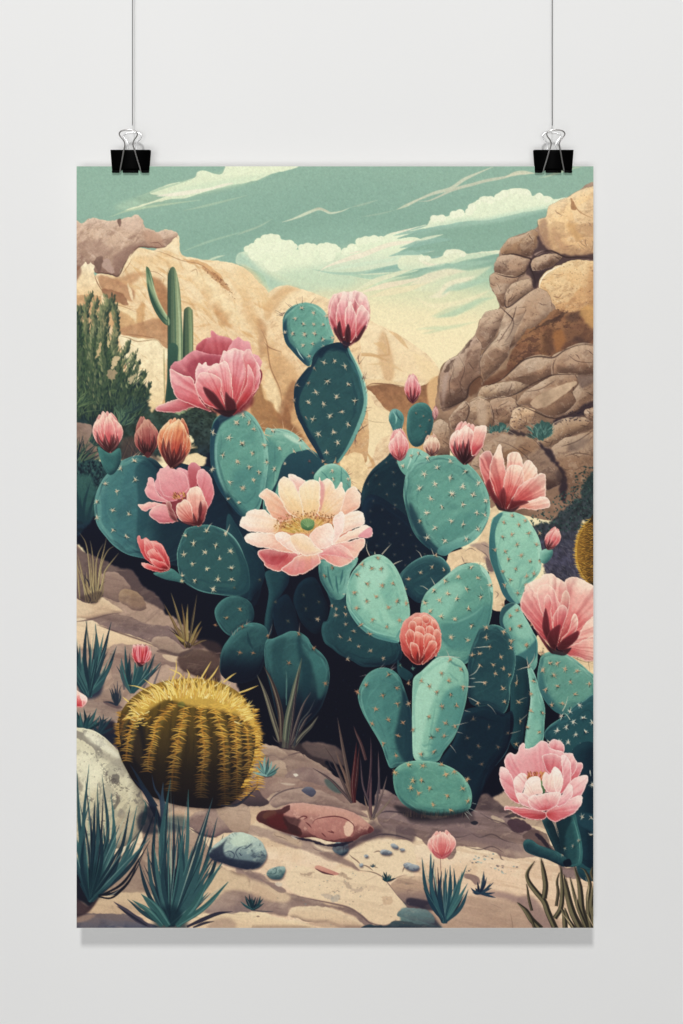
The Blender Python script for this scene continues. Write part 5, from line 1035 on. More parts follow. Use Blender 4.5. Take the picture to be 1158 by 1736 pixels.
for s_ in ("865 450 892 455 945 492 985 550 1025 615 990 612 935 565 885 505","1013 480 1040 508 1075 540 1085 590 1055 625 1020 622 1008 560"):
    g=S(D(s_),['5a2430','40161f'],.95,.5);rim(g,'c88a80',1,.5)
S(D("930 590 1000 600 1060 600 1090 590 1050 640 1000 636"),'2b141e',.85,1.5)
# pale top bud on the tall stem
B0=(587,583)
for q_,c in (("605 965 625 900 670 875 700 865 750 868 805 866 850 895 878 975 872 1060 845 1120 800 1180 760 1215 720 1222 690 1200 640 1130 610 1060",['5c1c28','b04558','d9808a','ecb0ae']),):
    petal(B(q_),B0,c,ea=.8,streak=.6)
for q_,c in (("612 1000 640 905 700 866 680 940 660 1040 680 1140 640 1130 612 1060",['6a2030','b8506a','dc8a94','f0b8b4']),("700 870 730 868 760 866 770 930 740 960 700 950",['a03c50','d06c80','f3c4be','f7d8cf']),("760 870 800 866 845 892 872 960 870 1050 840 1060 800 960",['8a2c40','d07080','eeaaaa','f6cfc6']),
  ("655 1000 690 900 720 880 742 950 720 1010 730 1100 700 1170 665 1100",['8a2838','cf5f70','e694a0','f3c0bc']),("720 980 748 930 775 990 800 1060 790 1140 750 1200 728 1130 712 1050",['9a2c3c','d9707e','eda2a6','f7d0c8']),("790 1000 820 950 850 980 872 1010 860 1080 830 1130 790 1170 780 1090",['7a2030','cf6072','e99aa0','f7ccc4'])):
    petal(B(q_),B0,c,ea=.95,streak=.55,er=1)
for q_ in ("665 1080 680 1058 690 1100 700 1158 720 1210 690 1190 660 1130","715 1120 735 1075 752 1130 748 1200 725 1215 712 1170","800 1150 840 1090 850 1100 810 1180 770 1200","640 1120 650 1100 690 1200 665 1170"):
    g=S(B(q_),'3c1a24',.9,.4);rim(g,'b8707a',1,.4)
MS([ribbon(B("705 1190 720 1222 740 1200"),[6,9,5])],'2a2030',.8)
# orange-pink flower, centre left
b0=(820,350)
S(Gg('560 120 600 20 780 20 880 60 900 200 860 300 820 345 740 320 640 280 570 250 600 190'),'8a3a44',1,1)
F_(Gg,"548 80 560 38 572 0 612 -30 652 -52 682 -15 720 -28 770 0 780 60 775 130 720 175 640 195 590 165 552 100",*b0,['b04a58','d4778a','df8c9c','e6a0a8'],edge='f3b9bc',ea=.7,streak=.25)
F_(Gg,"765 -25 790 -62 822 -56 852 -25 845 40 820 95 780 105 768 40",*b0,['9a3446','b04a64','b85570','c8708a'],edge='e8a0ac',ea=.5,streak=.25)
F_(Gg,"828 0 858 -20 900 8 925 60 940 130 925 185 890 245 860 210 860 140 838 100 822 60",*b0,['a83c4c','d0647a','dc8090','e89aa2'],edge='f6c3bf',ea=.8)
F_(Gg,"485 122 500 88 508 38 548 52 552 100 590 162 640 198 560 192 510 172",*b0,['b04a58','d9788a','e28a98','eda3a6'],edge='f7cdc6',ea=.8)
F_(Gg,"575 0 600 -25 650 -35 690 -10 740 0 770 60 765 120 700 165 630 165 585 110",*b0,['c05c68','d9788a','e08c9a','e8a0a4'],edge='f5c0bd',ea=.9,streak=.25)
F_(Gg,"440 215 480 211 520 196 580 205 640 222 620 250 540 235 490 258 460 245",*b0,['b04a58','df7f88','ec9c9c','f3b4a8'],edge='fad8c8',ea=.9)
F_(Gg,"515 268 530 240 580 214 640 222 655 280 690 325 590 338 560 320 520 290",*b0,['8a3444','cf6474','e08894','eca0a0'],edge='f9d2c4',ea=.9)
for k in range(60):
    r_=random.Random(k+60);x,y=r_.uniform(675,755),r_.uniform(140,185);S_=Gg(f"{x} {y} {x-8+(x-720)*.15} {y-14}");K_(S_,[1.2,1,.6],r_.choice(['c9883a','8a4a2c','e0a850','6b3424']),.85)
F_(Gg,"625 200 655 205 685 290 705 325 660 315 638 262",*b0,['3a1a22','6a2c34','84404a','a05a5c'],ea=.5)
F_(Gg,"760 150 780 112 800 100 840 102 862 135 878 190 862 250 840 310 822 350 790 330 760 240",*b0,['b05048','d98078','efa898','f9d6c0'],edge='fbe6d0',ea=.9,streak=.5)
F_(Gg,"688 222 716 200 755 180 790 220 795 270 815 345 775 345 722 322 695 280",*b0,['6a2a2c','c8645c','e9978a','f5bfa6'],ea=.9,streak=.5)
F_(Gg,"840 250 862 185 890 200 892 260 862 340 825 352",*b0,['4a1a22','8a3440','a84c50','d98078'],ea=.6)
S(Gg("700 320 760 345 800 356 850 345 862 335 840 300 820 330 780 330"),'4a1a22',.7,1.5)
for s_ in ("800 270 825 320 830 350 805 340","835 250 850 190 860 240 845 310"): S(Gg(s_),'43161f',.7,1)
# small red flower below it
b0=(620,645)
F_(Gg,"435 435 450 415 462 440 490 432 520 450 560 455 600 480 630 540 650 600 645 640 600 650 540 610 480 560 450 500",*b0,['8a1c28','c03444','d9525a','e87a78'],edge='f4a49c',ea=.8)
F_(Gg,"520 455 560 462 600 485 632 545 650 610 640 635 600 560 560 510",*b0,['7a1824','c23c48','df6468','f09c94'],ea=.9,edge='f6b8ac')
F_(Gg,"485 440 520 455 560 520 590 560 560 580 500 560 480 500",*b0,['a02430','cf4650','e06c6c','f0a098'],ea=.8,edge='f6b8ac')
F_(Gg,"500 520 540 505 570 530 600 560 610 600 560 590 515 560",*b0,['8a1c28','cc3c48','e0605f','f09a90'],ea=.8,edge='f6b8ac')
F_(Gg,"458 595 480 592 530 610 590 630 640 640 600 655 540 650 480 625",*b0,['7a1824','c23844','dc5c60','f2a098'],ea=.9,edge='f6b8ac')
F_(Gg,"515 570 560 575 620 600 645 640 600 640 550 620",*b0,['7a1824','d0444c','e26a68','f2a098'],ea=.8,edge='f6b8ac')
# buds on the left
bud(187,766,178,697,48,['8a3440','cf5c64','e88a88','f6bfae'],edge='fbe0cc',n=6,seed=1,dark='3a1c20',sep=6,opn=.35)
bud(251,774,245,706,40,['5a2028','8a3c40','a85c58','c08474'],edge='e0b09a',n=5,seed=2,dark='2a1218',sep=6,ea=.5)
S(D("485 890 500 870 525 885 505 912"),'6a3436',.7,.6)
bud(292,792,300,706,56,['6a2424','b84a3c','dc7c58','f3b888'],edge='fbdcb8',n=6,seed=3,dark='3a161c',sep=5,opn=.15,sl=.6)
bud(700,683,699,631,25,['7a2230','c04c60','e08490','f2b4b0'],edge='f6ccc4',n=4,seed=4,dark='3a1420',sep=4)
bud(678,780,674,727,34,['a03440','d96a72','ee9c9a','f7c4b8'],edge='fadcd0',n=4,seed=5,dark='8a3440',sep=3,dk2='7a2c34',sl=.45)
bud(788,786,792,714,50,['6a1c28','c84858','ee9a92','fbd6c4'],edge='fde8da',n=6,seed=6,dark='2a1018',sep=7,opn=.25,sl=.65)
F_(F,"360 730 400 702 440 705 445 740 420 830 390 870 350 900 340 860",300,950,['6a1c28','cf5060','ee9a90','fbd2c0'],ea=.9)
# flower right of the round pad
b0=(560,250)
q_=["395 -60 410 -110 450 -130 480 -95 500 0 520 150 540 240 480 180 440 80 410 0"]
PR=['7a2026','d8605e','f0a092','fbd4bc']
for z,c in (("395 -60 402 -110 450 -142 485 -100 490 0 500 120 520 200 560 240 500 200 450 110 410 20",['5a1820','c04a50','e07c78','e89c92']),
  ("575 -40 580 -110 620 -130 660 -118 680 -60 690 0 640 120 580 230 560 240 560 100",PR),("690 -60 720 -78 750 -55 775 -15 780 40 760 80 680 160 580 240 600 140 650 20",['a03838','e08a78','f6b8a0','fcdcc4']),
  ("470 -60 500 -130 532 -182 550 -110 560 -60 580 30 570 150 560 245 520 200 490 120 465 20",PR),("580 -20 620 -50 680 -20 690 60 660 130 600 220 562 245 550 120 560 40",PR),
  ("650 100 700 60 760 30 800 10 830 25 832 80 825 170 780 185 700 200 600 250 575 240 620 160",PR),("820 160 860 205 840 235 760 250 680 240 600 255 640 220 720 190",['c05a50','eda08c','f8c4ae','fcdcc8'])):
    F_(I,z,*b0,c,ea=.85,streak=.55,edge='fde6d6')
for z in ("540 240 528 190 530 140 555 100 572 150 570 220 560 250","590 230 600 190 625 165 620 190 680 185 720 200 660 225 610 245 575 250","440 100 455 50 470 60 490 130 540 200 545 240 500 210"):
    g=S(I(z),['7a2c30','4a1a20'],.9,.5);rim(g,'e0988a',1,.35)
S(I("500 200 540 235 600 245 660 225 620 262 560 258 520 245"),'2e1a22',.8,1.2)
# ================= main cream flower =================
b0=(480,360)
S(Hh('200 400 260 220 350 150 500 120 680 150 740 260 760 380 720 470 600 560 480 580 340 560 240 480'),'d98a74',1,1)
CR=['e0a058','f6cd8e','fadcaa','fce6c4'];PP=['e08a80','e9a096','f2b8a8','f9d2c4']
q=dict(edge='fdeedd',ea=1,er=1.2,ka=.25,kb=.4,lo='d9806c')
F_(Hh,"140 540 160 510 220 503 300 520 400 530 400 580 300 645 230 642 190 612 180 590",*b0,['f0a890','d87478','c04c58','d87078'],**q)
F_(Hh,"160 525 260 515 340 540 300 590 250 610 200 590",*b0,['c04c58','b83c4c','b04050','c05a64'],ea=0,streak=.2)
F_(Hh,"295 638 350 590 420 545 530 535 552 572 550 600 490 642 430 670 372 682 330 662",*b0,['f0a070','f3b088','e08c88','dc7c80'],**q)
F_(Hh,"535 540 640 470 740 455 835 430 842 480 812 520 790 560 765 572 755 592 690 620 630 608 580 575",*b0,['c8505c','d9747c','eda094','f6c4ae'],**q)
F_(Hh,"540 540 620 490 700 480 760 540 770 575 700 560 600 545",*b0,['c8505c','e0848a','f0a8a0','f4b8a8'],edge='fbdccc',ea=.7)
F_(Hh,"150 155 198 108 240 130 282 162 315 215 355 270 380 310 280 325 232 292 202 242 182 190",*b0,['cf7a5c','e0957c','f0b292','f9d0b4'],**q)
F_(Hh,"275 100 285 52 310 34 345 42 370 62 405 120 435 200 455 300 400 300 350 280 308 212 283 150",*b0,['dca068','f3c796','f9d8ae','fbdcba'],streak=.3,**q)
F_(Hh,"345 20 370 14 420 40 455 60 440 100 425 160 405 130 372 66 352 52",*b0,['f0b8a0','eca898','f0b8ac','f9d8c8'],**q)
F_(Hh,"545 28 560 60 600 45 640 80 652 112 690 64 706 120 716 142 705 210 685 270 600 300 530 270 545 160",*b0,['e8ac68','f0c08c','f6c8a4','fbdcc0'],streak=.5,**q)
S(Hh("548 60 575 80 580 140 560 240 540 250 548 150"),'d98088',.6,2)
F_(Hh,"415 100 440 74 490 48 532 60 552 82 550 150 545 250 500 300 440 290 428 210 412 160",*b0,['dca068','f3c794','f9d8ae','fbdcba'],streak=.25,**q)
F_(Hh,"712 140 750 100 778 94 800 120 818 152 805 230 760 262 690 300 685 250 700 200",*b0,['e0985c','efb088','f0b49c','fad2ba'],**q)
F_(Hh,"690 300 740 270 790 254 830 266 842 300 832 345 740 385 690 410 640 462 660 380",*b0,['e0986c','f6c4a4','fbdac4','fde8d8'],**q)
F_(Hh,"632 475 700 415 780 372 850 350 886 368 895 402 870 430 800 430 715 458",*b0,['e89890','f6c4ac','fad8c0','fde4d4'],**q)
S(Hh("800 425 830 390 880 362 893 400 868 430"),'e07c88',.65,1)
F_(Hh,"25 345 40 300 62 290 75 262 110 250 180 247 222 280 280 325 280 370 250 402 150 395 80 385 42 362",*b0,['dc9468','f6c49c','fbd8c0','fde6d6'],**q)
F_(Hh,"60 420 100 400 180 396 265 410 335 460 390 525 300 522 220 502 140 490 82 470 62 446",*b0,['d98070','f0ac94','fad0ba','fde4d4'],**q)
# stamens
S(Hh('250 385 270 350 320 320 400 300 480 290 560 290 640 300 650 320 610 345 560 350 500 400 480 415 400 405 350 410 300 400 260 408'),['e0b068','d9a860','e8bc78'],.6,5)
for k in range(420):
    r_=random.Random(k+900);a_=r_.uniform(0,6.283);rr_=r_.random()**.5
    x=470+math.cos(a_)*rr_*190;y=345+math.sin(a_)*rr_*62+ (abs(math.cos(a_))*18)
    c_=Hh(f"480 400 {x} {y}");v=c_[1]-c_[0];K_([c_[1]-v*.28,c_[1]-[0,abs(math.cos(a_-1.57))*3]],[1.0,.8,.6],r_.choice(['e8bc60','d09a44','a87434','f3d088','a89040']),.8)
for k in range(170):
    r_=random.Random(k+500);a_=r_.uniform(math.pi*.93,2.07*math.pi);rr_=r_.uniform(.55,1.15)
    x=480+math.cos(a_)*rr_*200;y=352+math.sin(a_)*rr_*88;p=Hh(f"{x} {y}")[0];q2=r_.uniform(.8,1.5)
    S([(p[0]-q2,p[1]),(p[0],p[1]-q2),(p[0]+q2,p[1]),(p[0],p[1]+q2)],r_.choice(['8a5a34','7a4a2c','b07c3c','9a6a38']),.85)
S(Hh("424 345 430 316 470 304 508 318 514 345 500 374 470 384 436 370"),['8fae6c','5c8a54','34603f'],1,.3)
for k in range(7):
    a_=-2.6+k*.38;K_(Hh(f"470 362 {470+math.cos(a_)*46} {350+math.sin(a_)*44}"),[.6,1.3,.4],'a3bf80',.6)
F_(Hh,"255 408 300 394 350 408 385 470 420 540 340 505 290 470 265 440",*b0,['e8a078','f9ceb4','fbdac8','fde8dc'],**q)
F_(Hh,"352 420 400 404 450 410 492 440 520 490 572 520 500 546 450 549 400 520 368 480",*b0,['fadcc4','f8d4b4','f3c8a0','fadcc0'],**q)
F_(Hh,"635 310 660 280 698 258 713 300 702 380 665 440 630 478 640 400",*b0,['f0a8a0','f6c4b4','fad4c8','fde4d8'],**q)
F_(Hh,"478 420 510 380 560 350 612 338 636 370 640 430 622 482 572 506 525 490 492 450",*b0,['eda898','f8c8b4','fbdac8','fde8dc'],**q)
# ================= right peony (cropped) =================
b0=(900,1130)
RP=['6a2028','c85058','e88e88','f7c4b0'];RQ=['8a2c34','dc6c6c','f0a49a','fbd4c0']
for z,c in (("690 800 700 740 740 720 800 690 820 668 870 665 900 690 960 730 1000 800 1000 900 960 1040 900 1130 840 1080 760 980 680 900 668 840",RQ),
  ("960 740 965 700 1020 690 1100 720 1160 770 1200 900 1180 1100 1080 1160 960 1160 900 1130 930 1000 980 880",RQ),
  ("668 860 685 790 730 760 790 820 820 920 860 1040 880 1130 820 1100 760 1030 700 940 670 900",['8a2c34','d46068','e58a88','f3b4a8']),
  ("770 800 800 740 860 740 900 800 930 900 930 1040 900 1130 850 1040 810 940",['9a343c','dc6c70','ec9894','f7c0b0']),
  ("950 780 980 790 990 850 960 960 930 1040 905 1120 900 1000 920 880",RP),
  ("820 830 850 800 872 850 870 940 890 1100 850 1060 822 960",['9a2c38','c84c58','d9686e','eda09a']),
  ("880 940 930 870 965 890 972 940 940 1020 905 1130 880 1040",['8a2430','c84c58','e07c7c','f3aca4']),
  ("980 1040 1000 960 1020 925 1042 960 1036 1020 1000 1080 920 1140 940 1080",['7a2028','cf5058','e88884','f9ccb8']),
  ("1040 1080 1100 980 1158 940 1200 1000 1180 1120 1100 1180 1000 1160",['9a343c','e07c78','f0a498','f9ccb8']),
  ("920 1140 1000 1130 1100 1090 1180 1060 1180 1220 1100 1240 1060 1220 980 1200",['8a2c34','d46464','ea948c','f6bcaa'])):
    F_(I,z,*b0,c,ea=.85,streak=.55,edge='fce0cc')
for z in ("830 890 850 960 860 1040 880 1130 840 1100 810 1030 812 960","840 1100 860 1040 925 998 920 1060 905 1140 880 1170","905 1150 940 1100 1000 1060 1045 1040 1040 1090 990 1140 940 1170","760 1030 820 1100 860 1150 880 1190 840 1160"):
    g=S(I(z),['6a2430','441820'],.93,.4);rim(g,'d9847c',1,.3)
S(I("840 1130 880 1160 940 1165 1000 1150 960 1200 900 1195 860 1180"),'2e1a22',.85,1.2)
# red globe bud in the middle
bx,by=708,1124
gb=petal(G("678 1090 680 1065 690 1048 705 1040 722 1040 738 1050 747 1070 747 1092 738 1110 724 1122 706 1127 688 1112"),(bx,by),['7a2420','c44c48','dc6c64','e88c80'],ea=.6,edge='f6c0b0',kb=.6,lo='7a1c1c')
for z in ("0 60 20 40 50 60 60 110 40 130 10 110","40 30 70 20 95 45 95 90 70 110 45 80","85 40 115 60 130 100 110 125 88 95","-40 45 -10 22 20 35 25 80 -10 100 -35 80","-70 90 -50 50 -20 60 -10 110 -40 140 -68 130",
  "20 20 45 8 70 22 70 60 45 70 22 50","-20 90 10 80 40 100 40 150 10 160 -18 140","50 90 80 85 100 110 95 160 70 170 48 140","-85 140 -60 100 -25 130 -15 200 -10 290 -50 250 -80 200","100 110 130 105 148 150 142 220 110 280 90 200 95 150",
  "-30 130 5 120 40 160 45 230 20 300 -5 320 -30 240","35 150 70 130 105 160 105 220 70 290 30 325 30 240","60 200 95 180 120 200 100 260 60 310 20 328","-60 200 -30 190 0 230 0 320 -40 290"):
    F_(L,z,0,330,['7a1c1c','b83834','d45a50','eb9482'],ea=.85,r=3,edge='fad0bc',streak=.5)
for s_ in ((-12,16),(0,20),(12,16)): MS([ribbon([(bx,by),(bx+s_[0]*.8,by-s_[1]*.5),(bx+s_[0],by-s_[1])],[3,5,.4])],'5c1c1c',.7)
# ================= bottom right peony =================
b0=(830,340)
q=dict(edge='fde4dc',ea=.95,er=1.2,streak=.45)
for z,c in (("560 300 575 290 640 300 720 310 820 330 850 350 800 385 720 378 640 350 600 320 560 322",['a8384c','cf5060','d9606c','e88a8c']),
 ("1000 20 1060 8 1072 30 1058 80 1030 130 980 130 990 60",['b04050','d0586c','dc7080','f0a8a8']),
 ("850 -110 880 -138 920 -135 950 -100 945 -50 900 -60 870 -70",['b04050','cf5c70','dc7484','efa8aa']),
 ("940 -40 1000 -50 1020 -20 1040 20 1010 90 960 120 930 60",['b84858','d9687a','e68c96','f4b8b4']),
 ("560 20 570 -30 600 -55 640 -45 660 -100 690 -118 700 -80 760 -100 800 -135 840 -120 860 -90 900 -70 940 -60 980 0 960 120 900 200 800 200 660 160 600 120",['c85868','dc7e8a','e6909a','efa8aa']),
 ("810 -30 870 -50 930 -30 960 30 950 100 930 150 860 90 830 50",['a83c50','c8586c','d4687a','e08890']),
 ("528 60 545 40 580 60 620 120 640 200 660 280 600 250 560 190 530 120",['b84050','d9687a','e68c96','f7c4c0']),
 ("930 -30 980 -20 998 60 990 140 950 200 900 250 900 200 940 120",['b84050','dc7080','eda0a4','f9ccc8']),
 ("940 240 960 180 1000 130 1060 95 1105 100 1100 150 1060 230 1000 260 940 300",['c04858','e27e88','f0a8a8','f9d0c8']),
 ("830 340 900 290 980 250 1060 225 1072 250 1060 290 1020 340 960 370 900 396 860 390",['c04050','e07680','efa2a4','f9d0c8']),
 ("900 270 950 200 985 150 1010 180 1000 230 960 280 910 300",['c85868','e8909a','f3b4b4','fbd8d0']),
 ("620 130 650 90 690 82 712 110 700 160 680 220 720 280 740 300 680 290 640 240 625 190",['c04858','eaa0a4','f6c4bc','fbdcd2'])):
    F_(O,z,*b0,c,**q)
for k in range(110):
    r_=random.Random(k+70);x,y=r_.uniform(705,825),r_.uniform(62,118);K_(O(f"{x+(765-x)*.1} {y+16} {x} {y}"),[1.4,1.2,.9],r_.choice(['c07030','a04a2c','d99a4c','8a3c2c']),.85)
S(O("780 140 815 130 830 160 825 210 800 220"),['5c8a4c','2f5c3c'],.9,.6)
for z,c in (("810 110 830 70 852 90 875 60 895 40 930 80 940 130 935 170 920 215 880 215 840 200 815 160",['d07078','f0b4ac','f9d4c4','fde8dc']),
 ("690 180 700 140 740 100 790 110 800 160 810 210 760 225 700 240 685 210",['d88a88','f3bcb0','fad8c8','fde8dc']),
 ("880 90 898 42 935 85 942 140 925 200 895 200",['e08a90','f6c8bc','fbdccc','fdece0']),
 ("640 215 690 210 720 230 740 280 760 320 700 295 655 265",['c85868','e8989a','f4bcb4','fad4ca']),
 ("715 250 740 228 800 215 860 205 925 210 920 250 900 290 850 320 790 330 745 312 718 282",['c04858','e48c90','f3b6b0','fbd8cc'])):
    F_(O,z,*b0,c,**q)
# ================= foreground =================
AG=['2c525c','37656a','22424f','2f5a62','1b3544'];AGH='8fb5aa'
# grass tufts on the left slope
tuft(158,1022,22,62,.5,3,['7a6a50','5b4c40','9c8862','463a38','33303a'],71,-1.5,hl='d8c48e',bs=8,bend=.15)
for q in ("60 830 50 700 45 600 40 560","100 850 80 700 60 600 45 540","140 850 120 600 100 470 60 400","150 850 150 640 140 520 128 450","170 840 165 640 180 540 215 470","175 830 190 640 220 500 235 430","180 830 215 700 230 640 315 530","170 830 200 620 240 520 285 485","120 855 90 750 40 600","160 850 140 700 130 560"):
    K_(Gg(q),[2,3,2,.3],'8f7d58',.9);K_(Gg(q)-[.8,0],[.5,.9,.6,.2],'d9c690',.7)
S(Gg("60 820 120 860 170 860 210 800 180 780 120 800"),'4b3d38',.6,2)
for q in ("150 1100 120 1000 100 960","170 1158 165 1040 160 990","180 1158 200 1050 265 970"): pass
tuft(317,1098,14,46,.8,2.4,['7a6434','5b4a30','8f7a48','3c3028'],72,-1.6,hl='b89c5c',bs=5)
for q,c in (("730 1100 670 980 610 865",'6b5434'),("750 1110 690 900 655 790",'7a6a48'),("755 1110 740 960 725 860",'6b5434'),("765 1110 760 980 765 865",'a08a54'),("775 1120 800 960 825 800",'4a4034'),("780 1120 820 1030 855 975",'8f7a48'),("790 1130 830 1060 860 1010",'6b5434'),("740 1110 700 1080 680 1060",'a08a44'),("800 1135 850 1110 890 1100",'5b4834')):
    K_(Gg(q),[4,4.5,.3],c,.9);K_(Gg(q)+[.7,0],[.5,1,.2],'c8b074',.5)
# agaves on the left
def agave(Zf,base,tips,w,seed,cols=AG,hl=AGH,ha=.5,bend=.06):
    w=w*.86
    r=random.Random(seed);b=Zf(base)[0]
    for (x,y) in Zf(tips):
        d_=r.uniform(.6,.95);blade(b[0]+r.uniform(-w*.5,w*.5),b[1],b[0]+(x-b[0])*d_+r.uniform(-w,w)*1.2,b[1]+(y-b[1])*d_,w*.7,r.choice(['14263a','101c30','1c3444']),bend=r.uniform(-.05,.05),a=.85)
    for i,(x,y) in enumerate(Zf(tips)):
        bb=b+[r.uniform(-w*.6,w*.6),r.uniform(-1,1)];c=r.choice(cols)
        blade(bb[0],bb[1],x,y,w*r.uniform(.8,1.2),c,bend=r.uniform(-bend,bend)+(.05 if x>b[0] else -.05),a=.97,wid=[w*.45,w,w*.85,.3])
        blade(bb[0]-w*.15,bb[1],x,y,w*.3,r.choice([hl,'4f8f88','0f2434']),bend=r.uniform(-.02,.02),a=ha,wid=[.3,w*.26,w*.2,.1])
S(J("40 420 80 380 200 400 200 520 120 560 60 520"),'14203a',.8,3)
agave(J,"120 545","-30 60 30 120 60 200 80 260 20 300 130 200 105 45 160 65 170 150 215 130 265 55 245 170 300 215 280 300 240 400 10 380 180 260",8,81)
for q in ("125 540 125 300 125 150","125 300 105 100 98 45","150 300 165 120 162 70"): K_(J(q),[2,2,.3],'1b3a44',.8)
agave(J,"400 520","330 290 355 210 380 300 420 300 440 330 460 320 500 300 550 265 520 330 320 330 590 320 470 290",7,82,cols=['22505a','183844','3a5c60','2c6468'])
for q in ("540 480 560 420 595 330","470 500 520 400 550 270","350 500 340 400 325 310"): K_(J(q),[4,3,.3],'4b4c56',.6)
petal(J("402 270 405 230 412 202 430 215 438 196 458 212 470 200 482 215 500 210 510 240 528 245 524 285 505 315 470 335 430 325 410 300"),tuple(J("460 330")[0]),['7a1c28','c8384a','df5a62','f09090'],ea=.7,streak=.7)
r_=random.Random(4)
for k in range(26):
    x=r_.uniform(412,515);K_(J(f"{460+(x-460)*.5} 320 {x} {r_.uniform(245,290)} {x+(x-460)*.1} {r_.uniform(200,240)}"),[1,2.2,.5],r_.choice(['e87a80','f2a8a4','b02c40','d04858']),.85)
S(J("430 315 470 335 490 322 470 345 445 345"),'3a1420',.8,.6)
tuft(198,1196,9,30,.45,3,['2a3440','1b2434','35424a'],83,-1.6)
for q in ("300 600 290 500 280 460","300 600 305 480 305 440","305 600 320 500 335 470","300 600 250 580 215 580"): K_(J(q),[3,3,.3],'26303f',.85)
petal(J("-20 540 20 495 60 520 105 550 100 590 70 615 20 610 -20 620"),(128,1200),['b83444','dc5c64','ee8c88','fad0c0'],ea=.9)
petal(J("60 530 105 545 105 580 78 610 70 570"),(135,1200),['d04858','f0a098','fad0c4','fde4dc'],ea=.8)
agave(J,"80 780","20 600 60 640 85 620 130 650 170 620 190 670 110 680 250 680 40 650",6,84,cols=['1f4650','2a5a60','14303c'],ha=.3)
S(J("20 740 100 760 240 780 300 800 280 860 140 820 20 780"),'1b2436',.8,3)
agave(J,"180 790","150 720 190 668 230 690 270 680 215 660 285 745",5,85,cols=['1f3a48','1b2e40'],ha=.2)
# pale boulder, left
g=S(J("0 740 40 745 100 756 160 775 230 820 280 870 340 920 390 980 430 1060 460 1158 480 1230 485 1320 470 1400 420 1480 300 1540 0 1600"),['cfc6a4','d8cfae','cbbf9c','b0a084'],1,.5,rough=.8,wl=12)
splat(g,NR3,.2,.15,'8f8a7c',.4,3);splat(g,NF,.1,.4,'efe6c0',.6,0);splat(g,NR2,.62,.1,'6f6a66',.6,9);emb(g,'efe8c8','5b5450',9,-2.6,.2,.75)
for q,c,a,b in (("40 770 80 790 140 830 190 880 210 920 170 900 170 960 150 890 90 840 40 810",'8b8478',.85,1),("180 900 260 920 340 960 360 1040 330 1080 300 1000 220 960",'9a9282',.6,3),("270 1060 310 1050 320 1100 290 1120 262 1095",'6b655e',.8,1.2),("290 1180 320 1200 325 1230 290 1275 275 1260 300 1230",'6f6860',.8,.8),
  ("80 780 160 780 250 860 330 930 300 940 200 880 120 830",'e8e2c6',.7,3),("60 900 160 960 200 1060 160 1150 60 1160",'efe8c4',.6,8),("320 1280 350 1290 360 1330 330 1340 310 1310",'8f877a',.7,1.5),("0 1040 40 1060 80 1140 60 1160 30 1120 0 1080",'7b746c',.6,2),
  ("300 1340 400 1300 460 1330 440 1420 360 1480 280 1420",'b3a488',.7,6)):
    S(J(q),c,a,b,clip=g,rough=1.5,wl=5)
dots(g,140,'6b655e',.5,1.2,.45,7);dots(S(J("200 1020 260 1060 380 1150 340 1170 240 1110"),'8f877a',.01),90,'5b5550',.6,1.5,.6,8)
K_(J("0 742 100 758 160 776 230 822 290 880"),[.5,1.6,1.6,.5],'f3eccc',.8,.4)
# ================= barrel cactus =================
g=S(G("196 1246 200 1220 212 1196 238 1172 275 1156 322 1150 368 1156 402 1172 422 1196 433 1230 434 1270 427 1308 410 1345 380 1368 340 1370 290 1362 240 1340 212 1300 200 1270"),['8a6c2c','65501f','4b3c20','33291c','1c1720'],1,1)
texr(g,-NVS,'2a2118',.3,0,1);emb(g,'a8822e','0c0c1c',12,-1.2,.5,.85)
S(J("300 760 380 700 470 700 500 900 560 1158 500 1158 420 1060 350 940 290 860"),'171722',.75,5,clip=g);S(J("400 800 440 760 470 900 480 1000 440 980 400 900"),'4b3c28',.6,3,clip=g)
